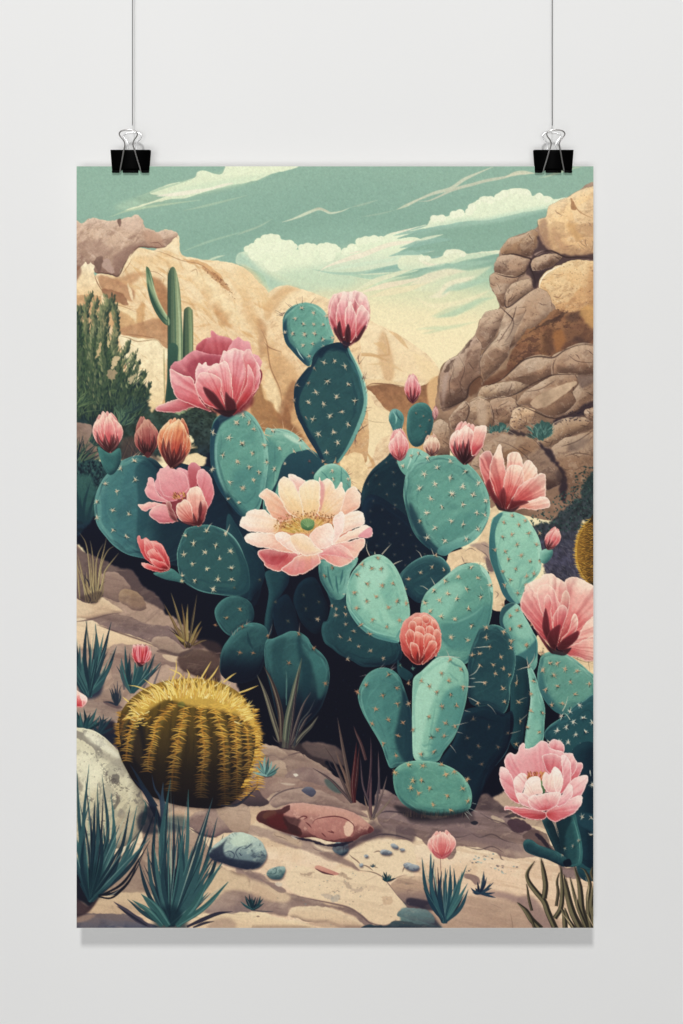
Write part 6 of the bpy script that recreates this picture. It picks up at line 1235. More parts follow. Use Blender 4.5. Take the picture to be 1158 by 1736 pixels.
# ribs
cx0,cy0=322,1200
RB=[(-.95,.25),(-.8,.4),(-.62,.62),(-.42,.8),(-.2,.95),(.03,1),(.22,.98),(.42,.95),(.62,.9),(.8,.8),(.95,.6)]
ribs=[]
RX=["300 850 330 760 350 690 400 640","360 960 380 800 420 700 480 640","505 1030 510 940 540 820 560 720 620 650 670 600","660 1158 670 1000 700 850 715 760 735 680 740 610","850 1200 860 1040 875 900 860 760 850 680 860 600","1010 1250 1005 1000 1000 850 980 740 950 660 930 600","1085 1210 1090 1020 1085 860 1075 740 1050 660 1000 600","1150 1190 1165 1000 1160 850 1150 750 1120 660 1060 590","1215 1150 1235 1000 1230 860 1200 740 1150 640 1100 580"]
r_=random.Random(77)
for i,q in enumerate(RX):
    p=spl(J(q),False,12);d=np.r_[0,np.cumsum(np.hypot(*np.diff(p,axis=0).T))];n=int(d[-1]/3.7);s=np.linspace(0,d[-1],n)
    X=np.interp(s,d,p[:,0]);Y=np.interp(s,d,p[:,1]);br=[.45,.7,.95,1,1,1,1,1,.95][i]
    K_(p-[7,0],[3,9,7,3],'1d1820',.4,3,clip=g);K_(p+[6,0],[3,6,6,3],'8a7a3c',.5,3,clip=g);K_(p,[2.5,3.5,3.5,2],'a8742c' if br>.6 else '6b4c24',.7,1)
    for pas in (0,1):
        P1=[];P2=[]
        for j in range(n):
            f=j/n
            if r_.random()<(.4 if pas==0 else .1): continue
            for sg in (-1,1):
                L_=r_.uniform(7,16)*(.72+.3*br);th=(-.1 if pas else .35)+r_.uniform(-.6,.45)
                e=(X[j]+sg*math.cos(th)*L_,Y[j]-math.sin(th)*L_*(1 if f>.3 else .3)+(2 if f<.3 else 0))
                m=((X[j]+e[0])/2,(Y[j]+e[1])/2+sg*0+r_.uniform(-1.5,.5))
                (P1 if r_.random()<.5 else P2).append(ribbon([(X[j],Y[j]),m,e],[2.1,1.7,.3],3))
        lo,hi=('7f5a24','a87a2c') if pas==0 else ('c88f34','e6b24a')
        if br<.6: lo,hi=('6b4a22','9a6e2c')
        MS(P1,lo,.8);MS(P2,hi,.85*br)
# fade to dark at the base
yy_,xx_=np.mgrid[0:H,0:W].astype(np.float32);yy_=yy_/SC+Y0;xx_=xx_/SC+X0
reg=R();reg.b=(int(60*SC),int(960*SC),int(320*SC),int(1095*SC));x0,y0,x1,y1=reg.b
gm=np.zeros((H,W),np.float32);gm[g.b[1]:g.b[3],g.b[0]:g.b[2]]=g.m;gm=bl(gm,4)
reg.m=gm[y0:y1,x0:x1]*((yy_[y0:y1,x0:x1]-1250)/130).clip(0,.75)
comp(reg,reg.m,hx('1a1418'))
# crown of yellow spines
S(J("400 640 480 560 600 520 760 490 900 500 1020 540 1120 580 1200 680 1260 800 1200 760 1120 680 1000 640 900 620 760 600 640 560 560 600 460 660"),'e6b850',.75,3)
S(J("700 590 730 575 750 600 735 615 705 610"),'5c6a38',.5,1.5)
for col_set,n,L0 in ((['b8862f','8f6a26','d09a3c'],190,14),(['e0b048','f0c860','e8bc54','c8943a'],240,15),(['f7e090','f3d478','fbe8a4'],120,14)):
    P={c:[] for c in col_set}
    for k in range(n):
        t=r_.random(); a_=math.pi*(1.06-1.12*t); 
        rad=r_.uniform(.62,1.0) if L0 else 1
        x=322+math.cos(a_)*106*rad; y=1222-math.sin(a_)*66*rad**.8
        if abs(math.cos(a_))>.6 and r_.random()<.78: continue
        if rad<.8 and r_.random()<.5: continue
        if x>418: y+= (x-418)*1.2
        th=a_+r_.uniform(-.8,.8)
        L_=L0*r_.uniform(.5,1.3)
        P[r_.choice(col_set)].append(ribbon([(x,y),(x+math.cos(th)*L_*.5,y-math.sin(th)*L_*.5+1),(x+math.cos(th)*L_,y-math.sin(th)*L_)],[1.9,1.5,.2],3))
    for c in P: MS(P[c],c,.85)
for k in range(150):
    x=r_.uniform(245,420);y=1176+((x-322)/100)**2*28+r_.uniform(-8,10);th=1.57-(x-322)/140+r_.uniform(-.5,.5);L_=r_.uniform(8,18)
    K_([(x,y),(x+math.cos(th)*L_,y-math.sin(th)*L_)],[2.2,1.6,.2],r_.choice(['f3d478','e8bc54','fbe8a4','d9a840']),.8)
for q in ("660 450 690 370 688 300","850 430 880 380 920 312","760 440 775 400 760 365","900 440 940 390 970 340","1000 450 1050 410 1085 388","530 520 440 480 375 470","580 500 520 460 480 430","380 580 350 555 340 545","1100 520 1158 500 1230 470","700 440 720 400 640 360"):
    K_(J(q),[2.6,2.6,.3],'e3b956',.95);K_(J(q)-[.5,.3],[.6,.8,.1],'fbe8a4',.7)
for k in range(130):
    a_=math.pi*r_.uniform(-.02,.98)+.05;x=322+math.cos(a_)*r_.uniform(80,104);y=1222-math.sin(a_)*r_.uniform(38,52)
    th=a_+r_.uniform(-.45,.45);L_=r_.uniform(14,30)*(1 if math.sin(a_)>.4 else .6)
    q=[(x,y),(x+math.cos(th)*L_*.5,y-math.sin(th)*L_*.5-1),(x+math.cos(th+.15)*L_,y-math.sin(th+.15)*L_)]
    K_(q,[2.6,2.2,.2],r_.choice(['d9a840','c8923a','eec860']),.95);K_(np.array(q)-[.5,.2],[.7,.8,.1],'fbe8a4',.7)
for k in range(90): # right flank bristles
    t=r_.random();y=1200+t*140;x=430+8*math.sin(t*3.1)-(t**3)*22;K_([(x-3,y),(x+r_.uniform(4,11),y-r_.uniform(-2,5))],[1.8,1.4,.2],r_.choice(['d9a23c','eec05a','b8862f']),.9)
for k in range(40):
    t=r_.random();y=1205+t*60;x=203-4*math.sin(t*3);K_([(x+3,y),(x-r_.uniform(2,9),y-r_.uniform(-3,4))],[1.6,1.2,.2],r_.choice(['c08a34','8f6a26']),.85)
# ================= dark aloe leaves at the foot =================
for q,w,c in (("290 840 240 680 190 520 138 400",13,'6b6656'),("300 840 290 640 240 460 182 342",15,'4b3d38'),("320 880 340 700 380 520 432 290",20,'5b6354'),("350 880 370 700 395 480 415 360",8,'3a3038'),("360 860 390 740 440 600 492 515",8,'54484a'),("370 880 430 800 490 740 540 670",11,'5c5a50'),("360 860 420 760 460 690 500 650",9,'463c40'),("380 870 420 720 480 640 520 560",6,'2c3440'),("290 850 260 830 240 800",4,'3c363c'),("330 600 332 480 328 370",3,'3f7070')):
    p=spl(K(q),False,6);K_(p,[w*.55,w*.62,w*.5,.3],c,.96);K_(p-[w*.08,0],[w*.06,w*.12,w*.1,.1],'a8a084',.55);K_(p+[w*.12,0],[w*.1,w*.18,w*.1,.1],'221c28',.5)
S(K("280 870 300 820 340 850 400 870 360 895 320 890"),'4b3f40',.5,2)
for q,w,c in (("760 1240 740 1100 710 940 675 740 665 680",12,'5a4a44'),("760 1240 720 1080 680 980 655 900",10,'6b5448'),("770 1230 790 1080 800 960 810 860",10,'3c1c22'),("775 1240 765 1120 780 960 790 840",13,'4a1e24'),("850 960 820 860 790 790 770 735",10,'4b3436'),("860 1200 880 1040 885 900 882 810",8,'43303a'),("940 1180 935 1040 932 900",6,'54444a'),("740 1240 680 1150 620 1120 500 960 580 870",0,'54444a'),
  ("760 1240 690 1160 610 1080 500 1010",9,'4b3d40'),("750 1220 680 1060 630 950 580 870",9,'4b3d3c'),("880 1340 870 1240 830 1120 815 940",7,'4a3c44'),("885 1350 880 1200 888 1060",9,'5b4248'),("890 1350 920 1240 935 1100 940 1000",7,'4b4248'),("890 1350 940 1240 990 1060",7,'6b5a58'),("895 1350 960 1280 1040 1180",7,'7a6a5c'),("885 1350 850 1240 840 1180",6,'7a6458'),("900 1340 950 1200 975 1180",5,'54484a')):
    if w==0: continue
    p=spl(K(q),False,6);K_(p,[w*.5,w*.55,w*.42,.3],c,.97);K_(p-[w*.08,0],[w*.05,w*.1,w*.08,.1],'a08c80',.5)
# small teal tufts
agave(K,"200 1065","130 1000 150 960 190 930 215 940 235 965 265 985 285 1005 110 1040 270 1035",5,90,cols=['5f8f8a','3f6f70','7aa8a0','2f5a60'],ha=.5)
K_(N("-100 290 0 290 80 230 150 155"),[2,5,3,.4],'2b2c38',.85)
# ================= agaves bottom left =================
S(M("0 680 100 700 200 720 300 740 260 820 180 900 150 940 120 960 80 930 0 880"),'0f1424',.95,3)
S(M("0 880 80 930 120 950 180 890 150 950 100 1000 0 1020"),'3a2c34',.9,2)
agave(M,"130 920","-10 330 40 60 60 380 120 20 125 250 155 260 175 150 205 90 215 420 265 210 285 290 300 420 390 290 435 290 350 520 470 420 560 310 20 560 0 640 250 520 420 520 180 360 90 480 330 620 520 500",7.5,91,ha=.5)
for q,w in (("180 880 300 860 380 790 440 660",6),("180 890 280 890 400 760 480 600",4),("200 880 340 800 450 640 520 520",5),("60 800 30 740 0 700",6)): K_(M(q),[w*.6,w,w*.6,.3],'141a28',.95)
K_(M("220 890 280 870 330 830"),[.3,1.4,.3],'c8c4b4',.7)
S(M("100 700 200 680 220 800 170 900 110 900"),'12303c',.5,6)
# leaves behind, over the boulder edge
for q,w,c in (("590 420 520 260 450 160 400 110",10,'16223a'),("560 300 480 180 430 90 385 20",8,'1f2e40'),("600 440 590 260 550 180 530 90",6,'2c3c50'),("620 360 600 240 605 140",7,'33485a'),("470 420 490 330 490 280 470 250",8,'3f6460'),("600 520 570 400 520 300 480 250",5,'24303f'),("600 640 600 560 590 470 560 300",5,'2b4650')):
    K_(M(q),[w*.8,w,w*.6,.3],c,.92)
S(M("490 300 560 310 600 400 620 460 560 420 520 400"),'131a2c',.8,3);S(M("440 360 500 330 560 440 600 460 500 480 440 440"),'141c2e',.7,4)
S(M("600 380 740 360 760 440 640 460"),'1f3a48',.6,5)
agave(M,"655 1080","640 200 655 110 620 360 770 185 700 360 740 380 560 300 500 560 440 640 560 640 600 470 540 540 750 460 870 480 900 440 960 370 1000 480 940 560 1015 630 1035 790 925 670 800 560 460 870 370 905 640 480 930 240 520 960 860 620 700 460 900 860",8.5,92,ha=.55,bend=.04)
S(M("560 1000 640 940 720 980 760 1100 560 1100"),'0f2434',.7,6)
for q,w,c in (("520 1085 440 1040 360 980 280 920",12,'45414e'),("500 1080 420 1030 300 950",5,'2b2b3a'),("760 1085 860 1040 960 1000 1060 985",9,'2b2b3c'),("800 1090 880 1060 940 1050",6,'33323f')): K_(M(q),[w*.4,w*.8,w*.7,.3],c,.95)
for (x,y,tx2,ty2,w) in ((640,1080,460,870,13),(600,1080,400,910,10),(700,1080,900,760,13),(690,1080,1030,790,10)): 
    p=M(f"{x} {y} {tx2} {ty2}");blade(p[0][0],p[0][1],p[1][0],p[1][1],w,'2c5f62',bend=.06,a=.9,hl='6fa8a0',ha=.4)
# ================= stones =================
def stone(Zf,q,cols,hi,lo,r=6,ang=-2,n=.35,sh=True,sc='3a3340'):
    if sh:
        p=Zf(q);S(p+[1,2.5],sc,.7,2)
    g=S(Zf(q),cols,1,.2,rough=.5,wl=7);splat(g,NR2,.25,.2,lo,n,3);splat(g,NR1,.3,.15,hi,n,6);emb(g,hi,lo,r,ang,.4,.85);return g
g=stone(M,"920 640 905 600 930 560 980 520 1040 480 1080 468 1130 470 1180 485 1240 520 1270 570 1285 620 1260 670 1220 700 1140 708 1060 690 1000 670",['bccabb','a0b2aa','74868a','465262'],'cfe0c8','1f2638',r=8,ang=-1.7)
S(M("900 640 920 590 990 540 1030 500 1000 560 1010 620 1060 640 1130 650 1200 660 1240 670 1180 706 1060 692 980 668"),'232a3e',.8,2,clip=g)
S(M("1060 500 1120 475 1180 500 1170 540 1100 560 1050 540"),'c6d8be',.8,4,clip=g)
for q in ("1130 560 1100 570 1080 600 1100 640","1180 540 1150 570 1120 575","1010 600 1040 590 1070 610 1060 640 1020 640","1100 600 1120 620"): K_(M(q),[.5,2,1.6,.5],'3a4658',.8,.4)
g=stone(N,"200 730 230 705 290 690 318 695 322 720 305 760 280 775 230 770 205 750",['9cb2aa','78948f','55696f'],'b8d0c4','24404c',r=4,ang=-1.8);K_(N("240 715 262 700 258 735 210 740"),[.5,1.6,.4],'24404c',.7)
g=stone(N,"632 570 650 535 690 525 725 540 738 575 725 605 695 620 660 605 640 590",['7f9498','5f747c','3a4656'],'a8bcb8','242c3c',r=4);K_(N("690 530 705 560 700 600"),[.5,1.8,.5],'2c3444',.7)
for q in ("945 590 965 580 1000 585 1025 600 1010 612 975 615 948 605","1012 550 1030 540 1060 555 1060 575 1030 570"," 1070 575 1100 575 1105 585 1080 590","1095 680 1120 665 1158 675 1200 690 1190 715 1150 720 1115 705","840 620 860 612 868 625 850 632","805 678 825 670 832 685 815 692"):
    stone(N,q,['b0b4b4','92989c','666a74'],'d0d8d4','3a3c4c',r=2,sh=True)
stone(O,"475 700 480 685 560 680 600 690 560 700",['9c8c80','7d7068'],'c8b8a0','5b4c4c',r=2) if 0 else None
# red boulder
S(N("140 390 300 450 500 520 600 560 700 560 780 520 880 470 900 440 960 460 860 520 760 570 620 580 480 530 300 470"),'4b3c44',.7,3)
g=S(N("132 375 145 345 180 322 230 320 280 315 340 285 400 275 460 278 540 290 640 302 720 320 790 350 850 395 890 430 900 455 870 475 820 490 770 525 680 532 600 525 520 500 430 500 340 475 250 445 180 410 150 400"),['bf9080','b48274','a27266','86564c'],1,.3,rough=.5,wl=8)
texr(g,NM,'8a524a',.35,0,1);splat(g,NR2,.35,.2,'dcaa94',.5,4);emb(g,'e0b09c','4a2228',7,-1.6,.5,.8)
for q,c,a,b in (("132 375 145 345 180 322 240 320 300 312 350 285 350 320 310 350 340 400 380 420 420 440 420 490 300 460 180 410",'452426',.85,1.4),("180 350 220 325 265 330 260 360 220 378 180 375",'6b4438',.8,1.5),("200 380 300 340 330 400 330 450 240 430",'5c1f24',.7,3),("310 360 360 370 420 380 400 440 420 480 360 470 320 410",'3c2226',.7,2),
  ("360 300 460 285 600 310 720 330 800 370 860 420 800 420 700 380 600 370 500 350 400 340",'cf9a84',.7,4),("500 410 520 380 570 370 640 365 700 375 740 395 770 420 775 460 760 490 720 500 600 520 500 480 470 440",'bd7e70',.6,1.5),("705 430 720 400 745 392 765 405 772 440 755 485 725 492 708 470",'e8bea0',.9,1.2),
  ("860 460 875 430 895 440 900 455 875 475",'5c2c30',.8,1),("380 500 480 510 600 545 680 535 770 525 700 555 600 560 480 530",'1f1a2c',.9,1.5)):
    S(N(q),c,a,b,clip=g if c!='1f1a2c' else None,rough=.8,wl=5)
for q in ("500 410 520 385 560 372 640 362 700 372 745 395 772 425 770 470 755 490","405 380 440 362 465 368 440 385","455 400 480 420 495 440","600 460 640 470 620 455","560 470 590 500"): K_(N(q),[.5,2.2,2,.5],'5c2c2e',.8,.3)
# thin red shard and pebbles
g=S(N("515 695 540 683 600 705 650 725 675 740 640 748 580 730 530 710"),['d89c84','c08070'],1,.3);K_(N("520 705 570 730 640 748"),[1,3.5,1],'4a2830',.85,.4)
# small grass tufts on the sand
agave(N,"110 975","60 880 85 870 105 890 130 890 160 885 180 900 30 920 185 930",4.5,93,cols=['1f4650','24505a','173440'],ha=.4)
K_(N("110 978 180 985 245 985"),[1,3,.5],'3a3c48',.7)
agave(N,"990 788","960 745 965 725 985 725 1005 740 1015 745 1040 765 1000 760 955 770",3.5,94,cols=['1b3a44','24505a'],ha=.2)
agave(N,"898 695","880 680 900 672 915 680",2.5,95,cols=['3a5560'],ha=.1)
agave(O,"400 870","340 830 350 860 385 790 425 720 445 760 440 800 490 795 480 830 370 830 500 862 350 845 505 895",4.5,96,cols=['1b2c44','203850','182238'],ha=.25)
# tulip-like bud plant
K_(O("140 630 145 720 155 900"),[1,1.4,1],'6b4c4c',.8)
agave(O,"170 1060","20 630 80 600 100 640 75 610 175 700 205 680 230 700 315 680 285 720 320 800 325 840 30 830 200 760 150 720",8,97,cols=['2a5a68','1f4a5a','35686f','1b3c50'],ha=.4)
bx,by=O("150 635")[0]
bud(bx,by,bx,O("150 452")[0][1],44,['b84a50','d9706f','ec9890','f7c0b0'],edge='fbd8c8',n=5,seed=9,dark='a03c44',sep=2,opn=.2,dk2='a84048')
# brown kelp-like leaves, bottom right
KB=['5b5140','4a4236','6b6048','3a3630']
for q,w in (("800 1100 740 1040 700 980 645 925",17),("740 980 720 900 712 840 705 805",8),("760 1100 730 1020 690 960",8),("900 1110 850 1000 820 920 770 860 720 790 712 730 760 655",17),("820 900 830 820 820 740 800 635",16),("890 1030 930 960 940 850 935 760 930 685",14),("900 950 912 860 905 790 920 730",9),("960 1110 950 1000 930 960",15),("1060 1100 1010 1000 980 900 965 820 950 740",20),("1110 1100 1070 980 1060 880 1050 800 1020 690",18),("1130 1100 1110 980 1110 880 1120 800 1090 720 1060 700",14),("1158 1060 1130 960 1140 860 1150 800",16),("1158 800 1130 740 1140 690",10),("1020 1100 980 1040 955 960",12),("1150 1100 1140 1000 1158 900",12),("1100 1100 1050 980 1020 880 990 760",12)):
    p=spl(O(q),False,6);c=random.Random(w+len(q)).choice(KB)
    K_(p,[w*.62,w*.6,w*.5,1],'3a352c',.97);K_(p-[w*.12,0],[w*.18,w*.3,w*.25,.4],'7f7658' if w>10 else '6b6048',.8,.6);K_(p+[w*.15,0],[w*.1,w*.18,w*.12,.2],'262420',.7,.5)
K_(O("600 1000 610 1050 615 1095"),[.5,1,1],'7a6454',.7)
for q in ("1000 780 1030 880 1035 960","1090 760 1110 830 1100 920","940 1000 990 1060 1010 1095","1100 1000 1130 1060 1150 1095"): K_(O(q),[.4,1.6,.4],'e0c49c',.75,.3)
# =====================================================================
# the scene itself: wall, hanging poster, two binder clips, two cords
# =====================================================================
finish()
import bpy, bmesh
for o in list(bpy.data.objects): bpy.data.objects.remove(o)
scn=bpy.context.scene; col=scn.collection
U=0.0007                      # metres per photograph pixel at the poster
def wx(px): return (px-579.0)*U
def wz(py): return (868.0-py)*U
DIST=1.58; GAP=0.026
def tag(o,label=None,cat=None,group=None,kind=None):
    for k,v in (('label',label),('category',cat),('group',group),('kind',kind)):
        if v: o[k]=v
    return o
def link(name,bm,mat,parent=None,smooth=False):
    me=bpy.data.meshes.new(name); bm.to_mesh(me); bm.free()
    if smooth:
        for p in me.polygons: p.use_smooth=True
    o=bpy.data.objects.new(name,me); me.materials.append(mat); col.objects.link(o); o.parent=parent
    return o
def nmat(name):
    m=bpy.data.materials.new(name); m.use_nodes=True; nt=m.node_tree; b=nt.nodes['Principled BSDF']; return m,nt,b
def bump(nt,b,scale,strength,dist=.0002,detail=4):
    tc=nt.nodes.new('ShaderNodeTexCoord'); n=nt.nodes.new('ShaderNodeTexNoise'); n.inputs['Scale'].default_value=scale; n.inputs['Detail'].default_value=detail
    bp=nt.nodes.new('ShaderNodeBump'); bp.inputs['Strength'].default_value=strength; bp.inputs['Distance'].default_value=dist
    nt.links.new(tc.outputs['Object'],n.inputs['Vector']); nt.links.new(n.outputs['Fac'],bp.inputs['Height']); nt.links.new(bp.outputs['Normal'],b.inputs['Normal']); return tc,n
# materials
M_wall,nt,b=nmat('painted_wall'); b.inputs['Roughness'].default_value=.75; b.inputs['Specular IOR Level'].default_value=.15
tc,n=bump(nt,b,900,.10,.0002)
n2=nt.nodes.new('ShaderNodeTexNoise'); n2.inputs['Scale'].default_value=1.6; n2.inputs['Detail'].default_value=3
rp=nt.nodes.new('ShaderNodeValToRGB'); rp.color_ramp.elements[0].position=.3; rp.color_ramp.elements[1].position=.7
rp.color_ramp.elements[0].color=(.790,.790,.782,1); rp.color_ramp.elements[1].color=(.815,.815,.808,1)
nt.links.new(tc.outputs['Object'],n2.inputs['Vector']); nt.links.new(n2.outputs['Fac'],rp.inputs['Fac']); nt.links.new(rp.outputs['Color'],b.inputs['Base Color'])
M_paper,nt,b=nmat('white_paper'); b.inputs['Base Color'].default_value=(.70,.68,.64,1); b.inputs['Roughness'].default_value=.8; bump(nt,b,1500,.1)
M_print,nt,b=nmat('printed_ink_on_paper'); b.inputs['Roughness'].default_value=.62; b.inputs['Specular IOR Level'].default_value=.12
at=nt.nodes.new('ShaderNodeAttribute'); at.attribute_name='ink'; nt.links.new(at.outputs['Color'],b.inputs['Base Color']); bump(nt,b,1400,.05)
M_black,nt,b=nmat('black_enamel'); b.inputs['Base Color'].default_value=(.0006,.0006,.0007,1); b.inputs['Roughness'].default_value=.55; b.inputs['Specular IOR Level'].default_value=.05; bump(nt,b,700,.05)
def metal(name,c,r):
    m,nt,b=nmat(name); b.inputs['Base Color'].default_value=(*c,1); b.inputs['Metallic'].default_value=1; b.inputs['Roughness'].default_value=r; bump(nt,b,600,.03); return m
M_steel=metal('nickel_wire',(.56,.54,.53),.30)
M_steel_lit=metal('lit_nickel_wire',(.97,.97,.97),.30)  # same nickel as the front wire, its lit look put into a paler colour
M_cord,nt,b=nmat('dark_cord'); b.inputs['Base Color'].default_value=(.035,.035,.035,1); b.inputs['Roughness'].default_value=.7
tc=nt.nodes.new('ShaderNodeTexCoord'); w=nt.nodes.new('ShaderNodeTexWave'); w.bands_direction='DIAGONAL'; w.inputs['Scale'].default_value=600
bp=nt.nodes.new('ShaderNodeBump'); bp.inputs['Strength'].default_value=.4; bp.inputs['Distance'].default_value=.0002
nt.links.new(tc.outputs['Object'],w.inputs['Vector']); nt.links.new(w.outputs['Fac'],bp.inputs['Height']); nt.links.new(bp.outputs['Normal'],b.inputs['Normal'])
M_nylon,nt,b=nmat('clear_nylon_line'); b.inputs['Base Color'].default_value=(.82,.82,.81,1); b.inputs['Roughness'].default_value=.3; b.inputs['Transmission Weight'].default_value=.4; bump(nt,b,500,.05)
# ---- wall
bm=bmesh.new(); w_=3.2
vs=[bm.verts.new((x,0,z)) for x,z in ((-w_,-2.2),(w_,-2.2),(w_,2.6),(-w_,2.6))]; bm.faces.new(vs)
wall=link('wall',bm,M_wall); wall.location=(0,GAP,0); tag(wall,kind='structure')
# ---- poster: paper sheet with the printed picture on its face
PL_,PR_,PTp,PB=wx(130),wx(1006),wz(282),wz(1573)
bm=bmesh.new(); e=.0003
bmesh.ops.create_cube(bm,size=1)
for v in bm.verts:
    v.co.x=(PL_-e if v.co.x<0 else PR_+e); v.co.z=(PB-.0005 if v.co.z<0 else PTp+e); v.co.y=(0.0 if v.co.y<0 else .0005)
poster=link('poster',bm,M_paper)
tag(poster,'paper poster with an illustrated desert of green cacti and pink blossoms, hung from two clips','poster')
me=bpy.data.meshes.new('printed_picture')
gx=np.linspace(PL_,PR_,W+1);gz=np.linspace(PTp,PB,H+1)
# one face corner grid: vertices sit on pixel centres (outer ring moved out to the paper edge)
X=np.linspace(PL_+.5*(PR_-PL_)/W,PR_-.5*(PR_-PL_)/W,W);X[0]=PL_;X[-1]=PR_
Zc=np.linspace(PTp+.5*(PB-PTp)/H,PB-.5*(PB-PTp)/H,H);Zc[0]=PTp;Zc[-1]=PB
XX,ZZ=np.meshgrid(X,Zc); N_=W*H
co=np.zeros((N_,3),np.float32);co[:,0]=XX.ravel();co[:,2]=ZZ.ravel();co[:,1]=-.0001
idx=np.arange(N_,dtype=np.int32).reshape(H,W)
q=np.stack([idx[:-1,:-1],idx[1:,:-1],idx[1:,1:],idx[:-1,1:]],-1).reshape(-1,4)
me.vertices.add(N_);me.vertices.foreach_set('co',co.ravel())
me.loops.add(q.size);me.loops.foreach_set('vertex_index',q.ravel())
me.polygons.add(len(q));me.polygons.foreach_set('loop_start',np.arange(0,q.size,4,dtype=np.int32))
me.update(calc_edges=True)
lin=np.where(C<=.04045,C/12.92,((C+.055)/1.055)**2.4).astype(np.float32)*INK
ca=me.color_attributes.new('ink','FLOAT_COLOR','POINT')
rgba=np.ones((N_,4),np.float32);rgba[:,:3]=lin.reshape(-1,3);ca.data.foreach_set('color',rgba.ravel())
me.materials.append(M_print)
pic=bpy.data.objects.new('printed_picture',me);col.objects.link(pic);pic.parent=poster
# ---- wire helper
def tube_bm(pts,r,closed=False,seg=12,bm=None,sub=8):
    from mathutils import Vector
    P=[Vector(p) for p in pts];n=len(P);out=[]
    for i in range(n-1 if not closed else n):
        a=P[i-1] if (i or closed) else P[0]*2-P[1];b_=P[i];c=P[(i+1)%n];d=P[(i+2)%n] if (closed or i+2<n) else P[-1]*2-P[-2]
        for k in range(sub):
            t=k/sub;out.append(.5*((2*b_)+(-a+c)*t+(2*a-5*b_+4*c-d)*t*t+(-a+3*b_-3*c+d)*t**3))
    if not closed: out.append(P[-1])
    bm=bm or bmesh.new();rings=[];up=Vector((0,1,0))
    for i,p in enumerate(out):
        t=(out[min(i+1,len(out)-1)]-out[max(i-1,0)]) if not closed else (out[(i+1)%len(out)]-out[i-1])
        t.normalize();s=t.cross(up)
        if s.length<1e-4: s=Vector((1,0,0))
        s.normalize();u=s.cross(t)
        rings.append([bm.verts.new(p+(s*math.cos(a)+u*math.sin(a))*r) for a in [2*math.pi*k/seg for k in range(seg)]])
    m=len(rings)
    for i in range(m if closed else m-1):
        A_,B_=rings[i],rings[(i+1)%m]
        for k in range(seg): bm.faces.new((A_[k],A_[(k+1)%seg],B_[(k+1)%seg],B_[k]))
    if not closed: bm.faces.new(rings[0][::-1]);bm.faces.new(rings[-1])
    return bm
# ---- binder clip; local origin at the jaw line (photo row 288.9), x across, y towards the wall
HD=.0068            # half depth of the body at its top
def clip_body():
    bm=bmesh.new();t=.00045
    top=(288.9-254.4)*U; bw=31.6*U; tw=32.9*U; rr=.0011
    def sheet(quad,n):
        # quad of (x,y,z) corners thickened along n
        a=[bm.verts.new(p) for p in quad];b2=[bm.verts.new((p[0]+n[0]*t,p[1]+n[1]*t,p[2]+n[2]*t)) for p in quad]
        bm.faces.new(a);bm.faces.new(b2[::-1])
        for i in range(4): bm.faces.new((a[i],b2[i],b2[(i+1)%4],a[(i+1)%4]))
    # section profile (y,z) from the front jaw round the spine to the back jaw
    prof=[(-.0009,.0)]
    for k in range(1,9): f=k/9; prof.append((-.0009-(HD-.0009)*(f**.92),f*(top-.0012)))
    for a in (180,150,120,90): prof.append((-HD+.0012+.0012*math.cos(math.radians(a)),top-.0012+.0012*math.sin(math.radians(a))))
    full=prof+[(-y,z) for y,z in prof[::-1]]
    inner=[]
    for i,(y,z) in enumerate(full):
        a=full[max(i-1,0)];b2=full[min(i+1,len(full)-1)];dy,dz=b2[0]-a[0],b2[1]-a[1];l=math.hypot(dy,dz);inner.append((y+dz/l*t,z-dy/l*t))
    def w_at(z): return bw+(tw-bw)*max(0,min(1,z/top))
    L=[];Ri=[];LI=[];RI=[]
    for (y,z),(yi,zi) in zip(full,inner):
        x=w_at(z);L.append(bm.verts.new((-x,y,z)));Ri.append(bm.verts.new((x,y,z)));LI.append(bm.verts.new((-x,yi,zi)));RI.append(bm.verts.new((x,yi,zi)))
    for i in range(len(full)-1):
        bm.faces.new((L[i],Ri[i],Ri[i+1],L[i+1]));bm.faces.new((LI[i+1],RI[i+1],RI[i],LI[i]))
        bm.faces.new((L[i+1],LI[i+1],LI[i],L[i]));bm.faces.new((Ri[i],RI[i],RI[i+1],Ri[i+1]))
    bm.faces.new((L[0],LI[0],RI[0],Ri[0]));bm.faces.new((L[-1],Ri[-1],RI[-1],LI[-1]))
    bmesh.ops.recalc_face_normals(bm,faces=bm.faces)
    return bm
def curl_bm(sy):
    # rolled jaw: three barrels with gaps where the wire ends come out
    bm=bmesh.new()
    for x0,x1,ch in ((-31.5,-19.0,1),(-13.4,13.2,2),(18.4,31.5,3)):
        n=20;rings=[]
        xs=[(x0,.0),(x0+.9,1),(x1-.9,1),(x1,.0)]
        for x,k in xs:
            r=.0014-(0 if k else .0005)
            rings.append([bm.verts.new((x*U,sy*(.0021)+r*math.cos(2*math.pi*j/n),-.0014+r*math.sin(2*math.pi*j/n)*1.15)) for j in range(n)])
        for i in range(3):
            for j in range(n): bm.faces.new((rings[i][j],rings[i][(j+1)%n],rings[i+1][(j+1)%n],rings[i+1][j]))
        bm.faces.new(rings[0][::-1]);bm.faces.new(rings[-1])
    bmesh.ops.recalc_face_normals(bm,faces=bm.faces)
    return bm
HP=[(17.4,289.6),(16.2,284.5),(13.0,272),(8.9,255),(7.1,248.6),(7.0,244),(9.3,238.5),(13.2,234),(15.2,229.8),(14.2,226.6),(11.2,224.4),(6.2,223.0),(0,222.4)]
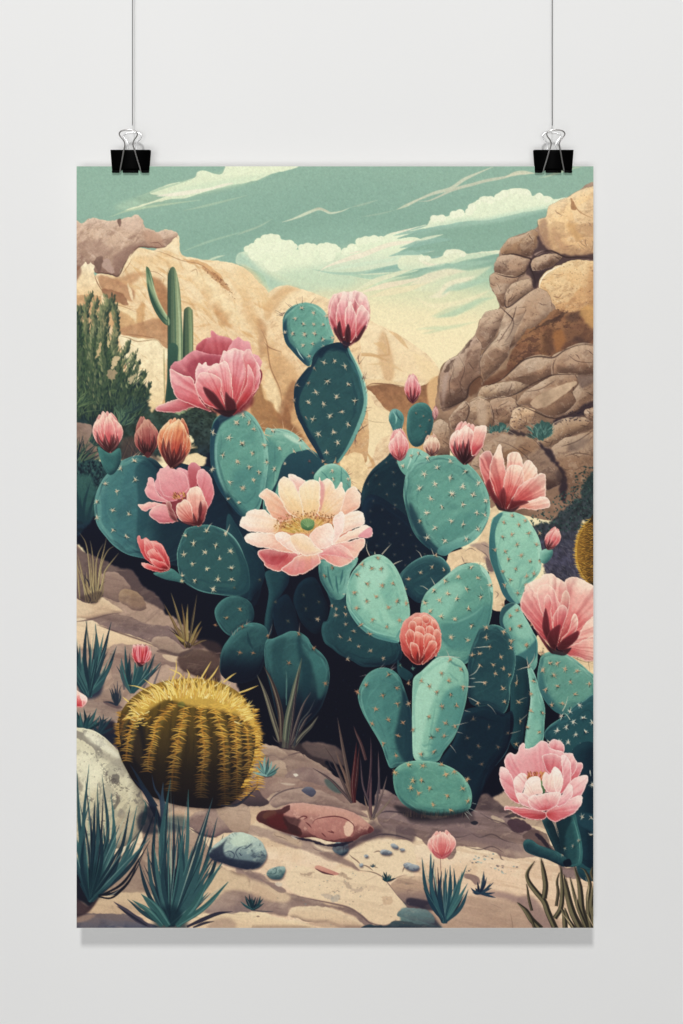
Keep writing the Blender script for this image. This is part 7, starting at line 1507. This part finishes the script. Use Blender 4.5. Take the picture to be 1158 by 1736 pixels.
def handle_bm(lean,off,sy):
    pts=[]
    for hw,y in HP: pts.append((-hw*U,sy*(off+lean*(288.9-y)/67.0),(288.9-y)*U))
    for hw,y in HP[-2::-1]: pts.append((hw*U,sy*(off+lean*(288.9-y)/67.0),(288.9-y)*U))
    # wire ends turn into the barrels
    a=pts[0];b2=pts[-1]
    pts=[(a[0]-4*U,sy*.0021,-.0014),(a[0]-1.2*U,sy*.0022,-.0012)]+pts+[(b2[0]+1.2*U,sy*.0022,-.0012),(b2[0]+4*U,sy*.0021,-.0014)]
    return tube_bm(pts,.00084,seg=14,sub=6)
def make_clip(px,label):
    root=bpy.data.objects.new('binder_clip',None);root.empty_display_size=.02;col.objects.link(root)
    root.location=(wx(px),.0001,wz(288.9))
    link('body',clip_body(),M_black,root,True)
    for s in (-1,1):
        link('jaw_barrel',curl_bm(s),M_black,root,True)
    h=link('handle',handle_bm(.0170,.0034,-1),M_steel,root,True)
    h=link('handle',handle_bm(.0112,.0034,1),M_steel_lit,root,True)
    tag(h,'brighter wire handle on the wall side')
    return tag(root,label,'clip','binder clips holding the poster')
c1=make_clip(221.8,'black binder clip with wire handles gripping the poster edge above the mauve boulders')
c2=make_clip(938.0,'black binder clip with wire handles gripping the poster edge above the tall right cliff')
for o in c2.children:
    pass
# ---- cords the clips hang from, hooked round the rear handles
def cord(px,cx,label,sg):
    yb=.0034+.0112*(288.9-222.4)/67.0+.0001
    sc=1+yb/DIST
    x=(px-579)*U*sc; zt=.318+(wz(213)-.318)*sc
    hz=wz(222.4)
    bm=tube_bm([(x,yb,1.25),(x,yb,.8),(x,yb,zt)],.00042,seg=8,sub=2)
    o=link('hanging_cord',bm,M_cord,None,True)
    L=[(x,yb,zt+.0015),(x+sg*.0012,yb-.0012,hz+.003),(x+sg*.0014,yb-.0014,hz),(x+sg*.0006,yb,hz-.0016),(x-sg*.0002,yb+.0014,hz),(x,yb+.0009,hz+.003),(x,yb,zt+.0005)]
    link('knotted_loop',tube_bm(L,.00022,seg=6,sub=5),M_nylon,o,True)
    return tag(o,label,'cord','cords the poster hangs from')
cord(224.5,221.8,'thin dark cord running up from the left binder clip, above the mauve boulders',1)
cord(936.3,938.0,'thin dark cord running up from the right binder clip, above the cliff',-1)
# ---- light
def area(name,loc,target,sx,sy,power,colr=(1,1,1)):
    from mathutils import Vector
    l=bpy.data.lights.new(name,'AREA');l.shape='RECTANGLE';l.size=sx;l.size_y=sy;l.energy=power;l.color=colr
    o=bpy.data.objects.new(name,l);col.objects.link(o);o.location=loc
    o.rotation_euler=(Vector(target)-Vector(loc)).to_track_quat('-Z','Y').to_euler();return o
area('key_softbox',(-.36,-3.8,4.6),(0,0,.0),.68,.68,KEY,(1,.995,.985))
area('front_softbox',(-.3,-4.6,-.15),(0,0,.0),2.3,1.9,TOPL,(1,1,1))
area('left_softbox',(-3.2,-2.4,.2),(0,0,0),1.6,2.6,SIDE,(.98,.99,1))
wd=bpy.data.worlds.new('World');scn.world=wd;wd.use_nodes=True
wd.node_tree.nodes['Background'].inputs[0].default_value=(1,1,1,1);wd.node_tree.nodes['Background'].inputs[1].default_value=AMB
# ---- camera (shift lens, looking square at the wall)
cam=bpy.data.cameras.new('camera');co_=bpy.data.objects.new('camera',cam);col.objects.link(co_);scn.camera=co_
co_.location=(0,-DIST,.318);co_.rotation_euler=(math.pi/2,0,0)
cam.sensor_fit='HORIZONTAL';cam.sensor_width=36;cam.lens=36*DIST/(1158*U);cam.shift_y=-.318/(1158*U);cam.clip_end=50;cam.clip_start=.01
scn.view_settings.view_transform='Standard';scn.view_settings.look='None';scn.view_settings.exposure=0;scn.view_settings.gamma=1
scn.cycles.max_bounces=6;scn.cycles.use_denoising=True
